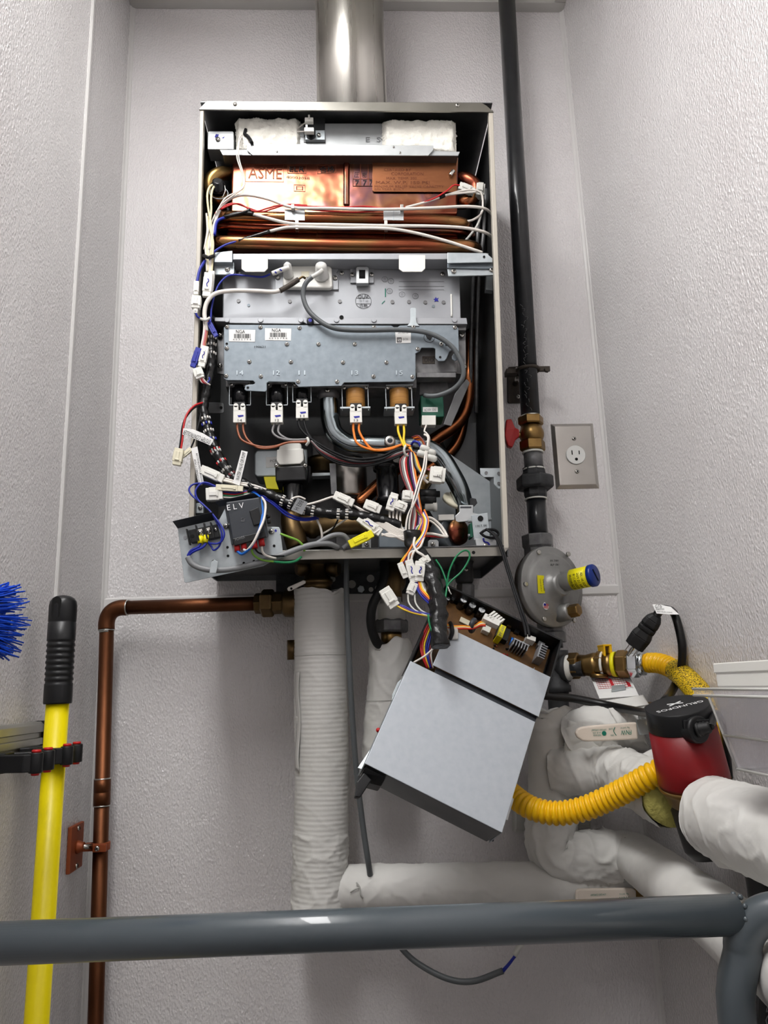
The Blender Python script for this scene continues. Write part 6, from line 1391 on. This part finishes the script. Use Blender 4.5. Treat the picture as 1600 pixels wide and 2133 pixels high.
for q, c in (((440, 705, -.222), 'stripe_tape'), ((440, 722, -.224), 'stripe_tape'), ((439, 740, -.226), 'stripe_tape'), ((436, 872, -.24), 'stripe_tape'), ((433, 884, -.24), 'w_blue'), ((437, 900, -.242), 'stripe_tape'), ((442, 918, -.244), 'w_blue'), ((448, 938, -.247), 'w_red'), ((451, 942, -.248), 'stripe_tape'), ((463, 962, -.25), 'w_red'), ((472, 978, -.252), 'w_red'), ((474, 980, -.252), 'stripe_tape'), ((484, 992, -.255), 'w_maroon'), ((590, 1043, -.262), 'stripe_tape'), ((607, 1050, -.262), 'stripe_tape'), ((634, 1060, -.262), 'stripe_tape'), ((652, 1065, -.262), 'stripe_tape'), ((706, 1071, -.262), 'stripe_tape'), ((724, 1072, -.262), 'stripe_tape')):
    i = max(1, min(near(q), len(tpath) - 3)); c_ = tpath[i]; tg = (tpath[i + 1] - tpath[i - 1]).normalized(); vw = (CAM - c_).normalized(); vw = (vw - tg * vw.dot(tg)).normalized(); sd = tg.cross(vw)
    for e in range(5):               # the bare wires that show between two turns of tape
        an = -1.15 + e * .575; o_ = c_ + (vw * math.cos(an) + sd * math.sin(an)) * .0072
        cc = c if e % 2 == 0 else ('stripe_tape' if c != 'stripe_tape' else 'w_white')
        obj('wire_strand', MB().tube([o_ - tg * .0022, o_ + tg * .0022], .0013, 6, 1), cc, th2)
obj('harness_tag', plate([(620, 1037), (641, 1046), (629, 1072), (606, 1062)], -.274, .0006), 'cable_light', th2)
a_, b_ = P(614, 1062, -.2745), P(634, 1044, -.2745); lettering(th2, 'ink', [('H EBB', P(612, 1060, -.2745), P(625, 1041, -.2745) - P(612, 1060, -.2745), P(621, 1063, -.2745) - P(612, 1060, -.2745))])
# --- labelled leads at the lower broom-side corner
sc = harness('controller_lead', 'red and black lead with a SYSTEM CONTROLLER flag label', 'wiring', 372, 970, -.262)
wire(sc, 'red', [(425, 838, -.24), (405, 845, -.25), (390, 862, -.256), (383, 885, -.26), (380, 915, -.262), (377, 935, -.263)], 2.2); wire(sc, 'black', [(424, 842, -.24), (404, 850, -.25), (387, 870, -.256), (380, 890, -.26), (377, 915, -.262), (374, 935, -.263)], 2)
fp = [(382, 892), (380, 905), (400, 912), (420, 920), (438, 928), (445, 916), (424, 903), (402, 894)]
flg = obj('flag_label', plate(fp, -.264, .0005), 'paper', sc)
lettering(flg, 'ink', [('SYSTEM CONTROLLER', P(440, 917, -.2646), P(384, 895, -.2646) - P(440, 917, -.2646), P(436, 925.5, -.2646) - P(440, 917, -.2646))])
connector(sc, 371, 952, -.264, 36, 20, 100, m='cream_plastic'); connector(sc, 389, 943, -.26, 26, 10, 140, m='cream_plastic')
dc = harness('disconnect_lead', 'black lead with a DISCONNECT FOR SYSTEM CONTROLLER flag label', 'wiring', 412, 1010, -.262)
wire(dc, 'black', [(421, 850, -.238), (415, 880, -.25), (405, 915, -.256), (398, 932, -.258), (394, 938, -.26)], 1.8); wire(dc, 'blue', [(412, 1010, -.262), (430, 1006, -.262), (450, 1014, -.262), (470, 1020, -.262)], 2.4)
fl2 = obj('flag_label', plate([(398, 934), (411, 930), (425, 1008), (414, 1012)], -.265, .0005), 'paper', dc)
def vtxt(s, x0, y0, x1, y1, w, Y): a = P(x0, y0, Y); return (s, a, P(x1, y1, Y) - a, P(x0 - w, y0 - w * .17, Y) - a)
lettering(fl2, 'ink', [vtxt('DISCONNECT FOR', 417, 1008, 408, 957, 4.2, -.2656), vtxt('SYSTEM CONTROLLER', 424, 1006, 412, 944, 4.2, -.2656)])
connector(dc, 442, 988, -.262, 52, 20, 24, m='white_plastic')
wv_ = harness('pump_lead', 'pale lead with a WATER VALVE OR PUMP flag label', 'wiring', 500, 1005, -.262)
wire(wv_, 'white', [(463, 1000, -.262), (490, 1007, -.262), (520, 1013, -.264), (550, 1022, -.264), (562, 1028, -.262)], 3); wire(wv_, 'white', [(465, 996, -.26), (492, 1003, -.262), (525, 1010, -.265), (555, 1020, -.265)], 2.4)
fl3 = obj('flag_label', plate([(503, 938), (516, 941), (499, 1012), (485, 1006)], -.267, .0005), 'paper', wv_)
a_ = P(498.5, 1001, -.2676); lettering(fl3, 'ink', [('WATER VALVE OR PUMP', a_, P(512.5, 943, -.2676) - a_, P(491, 999, -.2676) - a_)])
wire(wv_, 'black_tape', [(518, 1008, -.27), (524, 1016, -.272), (517, 1024, -.268)], 3.6, 'cable_tie')
bl_ = harness('blue_leads', 'blue leads with cream plugs looping round the terminal block', 'wiring', 440, 1100, -.268)
connector(bl_, 478, 1017, -.268, 56, 13, 4, m='cream_plastic'); connector(bl_, 447, 1030, -.264, 34, 28, -3, m='white_plastic')
for k, c in enumerate(('blue', 'red', 'green', 'white')): wire(bl_, c, [(465, 1024 + k * 4, -.264), (490, 1027 + k * 3, -.263), (520, 1022 + k * 2, -.262)], 1.8)
wire(bl_, 'blue', [(455, 1017, -.266), (430, 1008, -.266), (405, 1008, -.27), (394, 1018, -.272), (400, 1032, -.274), (420, 1048, -.276), (440, 1068, -.278), (450, 1085, -.28), (462, 1110, -.284), (458, 1135, -.284), (446, 1146, -.282), (440, 1138, -.28), (433, 1128, -.28)], 2)
wire(bl_, 'blue', [(452, 1014, -.268), (425, 1005, -.27), (408, 1020, -.274), (412, 1040, -.276), (435, 1062, -.28), (450, 1080, -.284), (466, 1105, -.288), (465, 1122, -.288), (455, 1132, -.286), (436, 1132, -.284)], 2)
wire(bl_, 'blue', [(528, 1022, -.262), (560, 1040, -.262), (600, 1070, -.258), (630, 1080, -.255), (660, 1078, -.25)], 2.6); wire(bl_, 'blue', [(530, 1027, -.262), (565, 1048, -.262), (600, 1076, -.258), (632, 1084, -.255), (664, 1080, -.25)], 2.2)
pw_ = harness('power_leads', 'blue and white leads arching from the dark ELV unit', 'wiring', 500, 1152, -.29)
wire(pw_, 'lblue', [(525, 1026, -.264), (540, 1035, -.275), (547, 1060, -.29), (545, 1085, -.302), (536, 1115, -.31), (522, 1140, -.308), (505, 1154, -.3), (494, 1148, -.295)], 2.8); wire(pw_, 'white', [(545, 1036, -.268), (553, 1050, -.28), (550, 1080, -.3), (540, 1105, -.311), (528, 1130, -.311), (515, 1146, -.305), (508, 1145, -.298)], 2.6)
wire(pw_, 'white', [(545, 1138, -.293), (547, 1150, -.29), (556, 1158, -.284), (575, 1163, -.276)], 2.6); wire(pw_, 'black', [(531, 1142, -.293), (540, 1152, -.286), (565, 1158, -.28), (592, 1158, -.272)], 2); wire(pw_, 'lgreen', [(524, 1140, -.29), (528, 1155, -.286), (545, 1166, -.28), (570, 1170, -.276)], 2.4); wire(pw_, 'green', [(570, 1170, -.276), (595, 1172, -.272), (615, 1169, -.268), (628, 1160, -.262)], 2.6)
wire(pw_, 'lgreen', [(584, 1112, -.272), (600, 1118, -.272), (620, 1126, -.27), (632, 1138, -.266), (634, 1148, -.262)], 2.6)
gc = harness('mains_cable', 'thick grey mains cable clamped to the terminal plate', 'cable', 450, 1190, -.278)
wire(gc, 'cable_light', [(391, 1160, -.28), (400, 1174, -.28), (420, 1184, -.28), (450, 1188, -.28), (490, 1184, -.28), (540, 1172, -.276), (590, 1155, -.27), (640, 1137, -.264), (680, 1132, -.258), (705, 1140, -.245)], 6.2, 'sheath', 12)
wire(gc, 'cable_light', [(655, 1135, -.262), (690, 1116, -.258), (715, 1115, -.255), (726, 1130, -.25), (715, 1142, -.245)], 5.2, 'sheath', 12)
for k in (0, 1): wire(gc, 'blue', [(418 + k * 12, 1132 - k, -.281), (412 + k * 10, 1140, -.282), (398 + k * 5, 1147 + k * 2, -.282), (391, 1158, -.281)], 2.8, 'core')
obj('cable_clamp', plate([(439, 1176), (440, 1170), (447, 1166), (454, 1170), (453, 1180), (450, 1194), (436, 1194)], -.289, .001), 'zinc', gc, .0008)
# --- solenoid leads gathered in the middle
sl = harness('solenoid_leads', 'coloured solenoid leads gathered by a white tie at the gas tube', 'wiring', 700, 960, -.235)
for dx, dy, q in ((-6, 0, 0), (6, -2, 1)):
    wire(sl, 'brown', [(500 + dx, 882, -.222), (502 + dx, 900, -.224), (512 + dx, 918, -.228), (540, 930 + q * 3, -.232), (570, 930 + q * 2, -.234), (600, 922, -.236), (640, 921 + dy, -.238)], 2.3)
    wire(sl, 'grey', [(573 + dx * .9 + 4, 882, -.222), (574 + dx, 900, -.224), (588 + dx, 912, -.23), (610, 917 - q, -.236), (645, 915, -.238)], 2.5)
    wire(sl, 'black', [(628 + dx * .8, 872, -.222), (630 + dx, 888, -.226), (640 + dx * .5, 905, -.234), (660, 922 + q * 4, -.24), (700, 944 + q * 5, -.242), (740, 956 + q * 6, -.242), (790, 952 + q * 6, -.24), (830, 936 + q * 4, -.236), (862, 932, -.232)], 2.6)
    wire(sl, 'orange', [(742 + dx, 882, -.222), (743 + dx, 900, -.224), (755 + dx * 1.5, 925, -.228), (780, 938 - q, -.23), (812, 936 - q * 2, -.232), (840, 926, -.23), (856, 930, -.234)], 2.6)
    wire(sl, 'yellow', [(835 + dx, 884, -.222), (836 + dx, 900, -.226), (839 + dx * .4, 918, -.23), (845 + dx * .3, 932, -.234)], 2.6)
for k, c in enumerate(('grey', 'maroon', 'black', 'black')):
    wire(sl, c, [(648, 918 + k, -.24), (670, 938 + k * 3, -.241), (710, 955 + k * 4, -.24), (760, 962 + k * 3, -.24), (810, 950 + k * 3, -.238), (850, 938 + k * 2, -.236), (870, 945 + k, -.236)], 1.9)
wire(sl, 'nylon', [(640, 912, -.246), (643, 920, -.248), (638, 928, -.244)], 3, 'cable_tie'); wire(sl, 'nylon', [(845, 928, -.24), (842, 936, -.244), (844, 946, -.242), (850, 950, -.238)], 2.6, 'cable_tie')
# --- trunk of coloured wires falling to the tape boot
tk = harness('central_harness', 'tangle of coloured wires dropping through the black taped trunk', 'wiring', 865, 1120, -.27)
cols_ = ['maroon', 'grey', 'white', 'red', 'black', 'purple', 'white', 'orange']
for k, c in enumerate(cols_):
    wire(tk, c, [(845 + k * 2, 946 - k * .8, -.236), (834 + k * 4, 960, -.24), (836 + k * 4.2, 985, -.244), (846 + k * 3.4, 1012, -.248), (858 + k * 2.2, 1040, -.252), (860 + k * 2.6, 1070, -.258), (856 + k * 3, 1095, -.262), (853 + k * 2.6, 1120, -.266)], 2.0)
for k, c in enumerate(('orange', 'yellow', 'grey', 'black')):
    wire(tk, c, [(852 + k * 2, 932, -.237), (866 - k * 1.5, 950, -.24), (874 - k * 3, 972, -.244), (884 - k * 2, 990, -.246), (890, 994 + k * 3, -.246)], 2.2)
for k, c in enumerate(('white', 'black', 'white')):
    wire(tk, c, [(884 + k * 2, 905 + k * 8, -.236), (892, 912 + k * 4, -.244), (889 - k, 940, -.25), (886 - k * 2, 975, -.256), (876 - k * 2, 1005, -.262), (866 - k * 2, 1040, -.268), (850 + k * 2, 1075, -.27), (846 + k * 3, 1105, -.27), (850 + k * 3, 1125, -.27)], 2.4)
for k, c in enumerate(('red', 'orange', 'blue', 'pink', 'yellow', 'green', 'white', 'purple')):
    wire(tk, c, [(862 + k * 1.5, 1045 + k * 4, -.258), (874 + k, 1062 + k * 3, -.264), (884 - k * 1.4, 1080 + k * 2, -.268), (882 - k * 2.4, 1100, -.27), (872 - k * 1.8, 1122, -.27), (868 - k * 1.2, 1132, -.27)], 1.8)
for k, c in enumerate(('orange', 'blue', 'white', 'yellow')):
    wire(tk, c, [(884 - k, 1062 + k * 3, -.268), (892 - k * 2, 1085, -.274), (886 - k * 2, 1112, -.28), (872 - k * 3, 1135, -.284), (858 - k * 3, 1152, -.286), (846 - k * 3, 1168, -.286), (838 - k * 2, 1182, -.284)], 2.1)
for k in range(4): wire(tk, 'orange' if k % 2 else 'maroon', [(858 + k * 3, 911 + k * 2, -.226), (872 + k * 2, 908 + k * 3, -.232), (884, 922 + k * 2, -.238), (886, 936, -.242)], 1.7)
wire(tk, 'blue', [(856, 928, -.228), (862, 920, -.236), (872, 922, -.24), (876, 930, -.24)], 2.6)
for x, y, a_ in ((884, 934, 15), (896, 941, 20), (878, 945, 10), (898, 953, 18)): obj('wire_cap', MB().lathe(P(x - 8, y - 2, -.246), (P(x + 8, y + 3, -.248) - P(x - 8, y - 2, -.246)), [(0, .0045), (.002, .0052), (.01, .0052), (.0135, .0042), (.015, .002)], 14), 'nylon', tk)
connector(tk, 911, 990, -.252, 32, 34, 6, d=18, m='white_plastic'); lettering(tk, 'ink', [px_text('10', 911, 994, 919, 994.5, 5.5, -.2655)])
wire(tk, 'white', [(889, 990, -.25), (884, 998, -.25), (892, 1006, -.25)], 3); wire(tk, 'pink', [(890, 977, -.248), (896, 979, -.25)], 2.4)
# boot and trunk
trp = [P(*p) for p in [(858, 1108, -.268), (860, 1128, -.27), (868, 1150, -.275), (885, 1172, -.282), (899, 1200, -.29), (908, 1235, -.298), (913, 1270, -.304), (914, 1300, -.31), (916, 1330, -.315), (918, 1348, -.318)]]
trk = resample(smooth_path(trp, 16), .0025)
obj('tape_trunk', MB().tube(trk, .016, 20, 1, rf=lambda L, an, Lt: .0116 + .0026 * noise.noise(V((L * 110, math.cos(an) * 1.5, math.sin(an) * 1.5))) + .0006 * math.sin(L * 330 + 2 * an)), 'black_tape', tk)
# --- the fan of white wires to the plugs
wf = harness('white_harness', 'fan of white wires with white plugs spreading over the heater floor', 'wiring', 780, 1110, -.265)
for k in range(7):
    wire(wf, 'white', [(735 + k * 2.2, 1052 + k * 1.2, -.258), (758 + k * 2, 1064 + k * 3, -.262), (790 + k * 2, 1080 + k * 3.6, -.266), (820, 1098 + k * 3, -.268), (846, 1110 + k * 3.2, -.268)], 2.2)
for k in range(4): wire(wf, 'white', [(812 + k * 8, 1062, -.255), (812 + k * 7.2, 1078, -.26), (818 + k * 6, 1096, -.264), (832 + k * 4, 1108, -.266), (848, 1112, -.266)], 2.4)
for k in range(3): wire(wf, 'white', [(716 + k * 4, 1050 + k, -.252), (735, 1066 + k * 5, -.256), (752, 1082 + k * 3, -.26)], 2.2)
for k in range(3): wire(wf, 'white', [(795, 1112 + k * 2, -.266), (812, 1118 - k * 3, -.27), (838, 1118 + k * 3, -.27), (852, 1120 + k * 3, -.268)], 2.2)
wire(wf, 'white', [(632, 1053, -.26), (660, 1046, -.256), (690, 1036, -.254), (704, 1034, -.254)], 2.6); wire(wf, 'white', [(600, 1048, -.262), (606, 1040, -.264), (622, 1035, -.262), (636, 1040, -.258)], 2.2)
wire(wf, 'white', [(660, 1082, -.25), (668, 1100, -.252), (671, 1120, -.25), (666, 1132, -.245)], 2.6); wire(wf, 'white', [(672, 1112, -.248), (700, 1096, -.246), (720, 1082, -.246)], 2.2); wire(wf, 'black', [(706, 1078, -.255), (696, 1098, -.252), (684, 1110, -.25)], 1.8)
for x, y, w, h, a_, mk in ((716, 1040, 44, 19, 24, None), (776, 1056, 36, 21, 22, None), (817, 1046, 38, 19, -72, 'ink_blue'), (836, 1055, 20, 24, -68, None), (770, 1094, 56, 20, 36, 'ink_blue'), (849, 1032, 22, 20, 5, None)): connector(wf, x, y, -.264, w, h, a_, mark=mk)
connector(wf, 752, 1123, -.27, 54, 18, -26, m='yellow_tag', lab='yellow plug'); wire(wf, 'white', [(778, 1112, -.268), (790, 1104, -.266), (796, 1100, -.264)], 2.6)
wire(wf, 'white', [(884, 1078, -.255), (900, 1080, -.25), (918, 1095, -.25), (930, 1114, -.255), (928, 1118, -.258), (900, 1112, -.262), (872, 1112, -.266)], 3); wire(wf, 'white', [(880, 1082, -.254), (898, 1086, -.25), (914, 1100, -.25), (926, 1116, -.256)], 2.4); wire(wf, 'red', [(926, 1119, -.256), (900, 1117, -.26), (874, 1116, -.265)], 2.2)
# --- plugs hanging over the tray lip
hc_ = harness('hanging_plugs', 'cluster of white plugs and wires hanging below the heater tray', 'wiring', 860, 1250, -.29)
for x, y, w, h, a_, mk in ((839, 1188, 34, 13, 68, None), (857, 1190, 48, 18, 76, 'ink_blue'), (874, 1190, 42, 22, 94, 'ink_blue'), (885, 1167, 22, 16, -30, None), (858, 1226, 26, 19, 112, None), (811, 1245, 44, 26, 58, None)): connector(hc_, x, y, -.292, w, h, a_, mark=mk)
wire(hc_, 'white', [(864, 1120, -.28), (862, 1135, -.288), (868, 1148, -.292), (880, 1156, -.294), (888, 1164, -.294)], 2.8); wire(hc_, 'white', [(884, 1118, -.28), (876, 1138, -.288), (862, 1150, -.292), (856, 1168, -.292)], 2.4); wire(hc_, 'white', [(868, 1145, -.29), (854, 1152, -.292), (850, 1170, -.292)], 2.2); wire(hc_, 'orange', [(862, 1130, -.286), (846, 1158, -.29), (834, 1178, -.292)], 2)
for k, c in enumerate(('blue', 'purple', 'orange', 'yellow', 'white', 'grey')):
    wire(hc_, c, [(866 + k * 3, 1212, -.292), (870 + k * 3.4, 1228, -.295), (880 + k * 4, 1244 + k * -1.5, -.3), (900 + k * 2, 1262 - k * 2.4, -.304), (914 + k * .8, 1278 - k * 3, -.308), (918, 1288 - k * 2, -.308)], 2.2)
for k in (0, 1): wire(hc_, 'nylon', [(850 + k * 14, 1236, -.292), (852 + k * 14, 1256, -.295), (866 + k * 12, 1272, -.3), (890 + k * 8, 1282, -.304), (908, 1286, -.306)], 1.9)
for k, c in enumerate(('yellow', 'purple', 'blue')): wire(hc_, c, [(822 + k * 4, 1258 + k, -.292), (838 + k * 3, 1268 - k * 2, -.296), (862, 1277 - k * 2, -.3), (892, 1283 - k * 2, -.304), (908, 1284, -.306)], 2)
# green earth loop
eg = harness('earth_lead', 'green earth wire standing up in a loop over the control box', 'wiring', 935, 1230, -.3)
wire(eg, 'green', [(908, 1166, -.282), (920, 1185, -.286), (930, 1212, -.292), (931, 1222, -.293), (936, 1190, -.294), (950, 1160, -.294), (966, 1147, -.292), (977, 1150, -.292), (977, 1165, -.292), (962, 1190, -.292), (940, 1210, -.293), (932, 1222, -.294), (928, 1245, -.3), (925, 1262, -.31)], 2)
wire(eg, 'green', [(892, 1280, -.312), (896, 1305, -.316), (906, 1328, -.32), (912, 1336, -.322)], 2.2); wire(eg, 'screw_metal', [(933, 1222, -.295), (937, 1232, -.297), (940, 1238, -.298), (935, 1230, -.298)], 1.6, 'ring_terminal')
# black pair to the board, and orange bundle through the ferrite
bp_ = harness('black_pair', 'pair of black wires running down past the regulator to the control box', 'wiring', 1095, 1320, -.3)
for k in (0, 1): wire(bp_, 'black', [(1012 + k * 4, 1102 + k * 2, -.24), (1030 + k * 3, 1116, -.246), (1043 + k * 4, 1142, -.252), (1056 + k * 4, 1185, -.264), (1070 + k * 4, 1230, -.28), (1084 + k * 5, 1275, -.3), (1093 + k * 6, 1305, -.322), (1096 + k * 7, 1325, -.332)], 2.6)
ob = harness('board_leads', 'orange and yellow leads threaded through the black ferrite ring', 'wiring', 960, 1310, -.32)
for k, c in enumerate(('orange', 'yellow', 'white', 'orange', 'red')):
    p0 = [bx(928, 1300 + k * 2.4, .004), bx(945, 1304 + k * 1.6, .006), bx(965, 1304 + k * 1.4, .006), bx(984, 1305 + k * 1.2, .0), bx(1000, 1296 + k * 2, -.002), bx(1012, 1294 + k * 2.4, .0)]
    obj('wire', MB().tube(p0, .0013, 7, 6), 'w_' + c, ob)
pw0 = bx(1027, 1291, .002)
mb = MB(); 
for k in range(5): mb.box(pw0 + bu * (-.006 + k * .004) + bv_ * (.004 - k * .0012), (.0032, .016, .011), (bu, (bv_ + bu * .5).normalized(), bn_))
mb.box(pw0 - bv_ * .004 - bu * .002, (.024, .01, .011), (bu, bv_, bn_)); obj('connector', mb, 'white_plastic', ob, .0004)
obj('cable_tie', MB().tube([bx(938, 1298, .0), bx(941, 1305, .014), bx(942, 1318, .014), bx(938, 1330, .004)], .003, 8, 5), 'black_rubber', ob)
for k, c in enumerate(('red', 'red', 'yellow', 'blue', 'blue', 'maroon', 'white')):
    p0 = [bx(900 + k * 2, 1286 + k * 3, -.012), bx(886 + k * 3.4, 1312 + k * 2, -.016), bx(876 + k * 4, 1340 + k * 2, -.018), bx(880 + k * 3, 1368, -.016), bx(890 + k * 2, 1392, -.02)]
    obj('wire', MB().tube(p0, .0013, 7, 6), 'w_' + c, ob)
obj('wire', MB().tube([bx(922, 1322, .002), bx(912, 1340, .003), bx(888, 1364, -.001), bx(862, 1380, -.006)], .0014, 7, 6), 'w_white', ob)
# leads of the ignition cable and flame rod
ht = harness('ignition_cable', 'dark grey ignition cable arching across the zinc manifold cover', 'cable', 800, 700, -.235)
wire(ht, 'clear_grey', [(672, 563, -.238), (662, 570, -.239), (645, 580, -.238)], 4.6, 'boot', 12); wire(ht, 'cable_grey', [(650, 577, -.238), (640, 586, -.238), (633, 600, -.236), (632, 620, -.234), (641, 644, -.234), (660, 664, -.236), (688, 681, -.237), (720, 687, -.237), (770, 688, -.237), (830, 687, -.237), (880, 691, -.237), (915, 703, -.237), (943, 724, -.236), (959, 750, -.234), (966, 775, -.23), (960, 795, -.224), (942, 812, -.214), (915, 823, -.206), (895, 825, -.202), (884, 823, -.198)], 5.0, 'sheath', 14)
fr_ = harness('flame_rod_lead', 'brown-sleeved flame rod lead crossing the pale burner front', 'wiring', 604, 600, -.23)
wire(fr_, 'iron_brown', [(583, 606, -.234), (604, 594, -.234), (622, 582, -.234)], 5.4, 'sleeve', 12); wire(fr_, 'brass_dark', [(622, 582, -.234), (630, 577, -.234), (636, 580, -.23)], 2.4, 'rod'); wire(fr_, 'white_plastic', [(567, 570, -.232), (584, 563, -.234), (603, 557, -.236)], 5, 'boot', 12); wire(fr_, 'w_blue', [(573, 566, -.2385), (576, 569, -.2385)], 1.6, 'stripe'); wire(fr_, 'w_blue', [(583, 561, -.239), (587, 564, -.239)], 1.6, 'stripe')
wire(fr_, 'white', [(888, 886, -.205), (884, 898, -.21), (888, 902, -.224), (894, 912, -.235), (893, 930, -.243)], 2)
print('p5 ok')
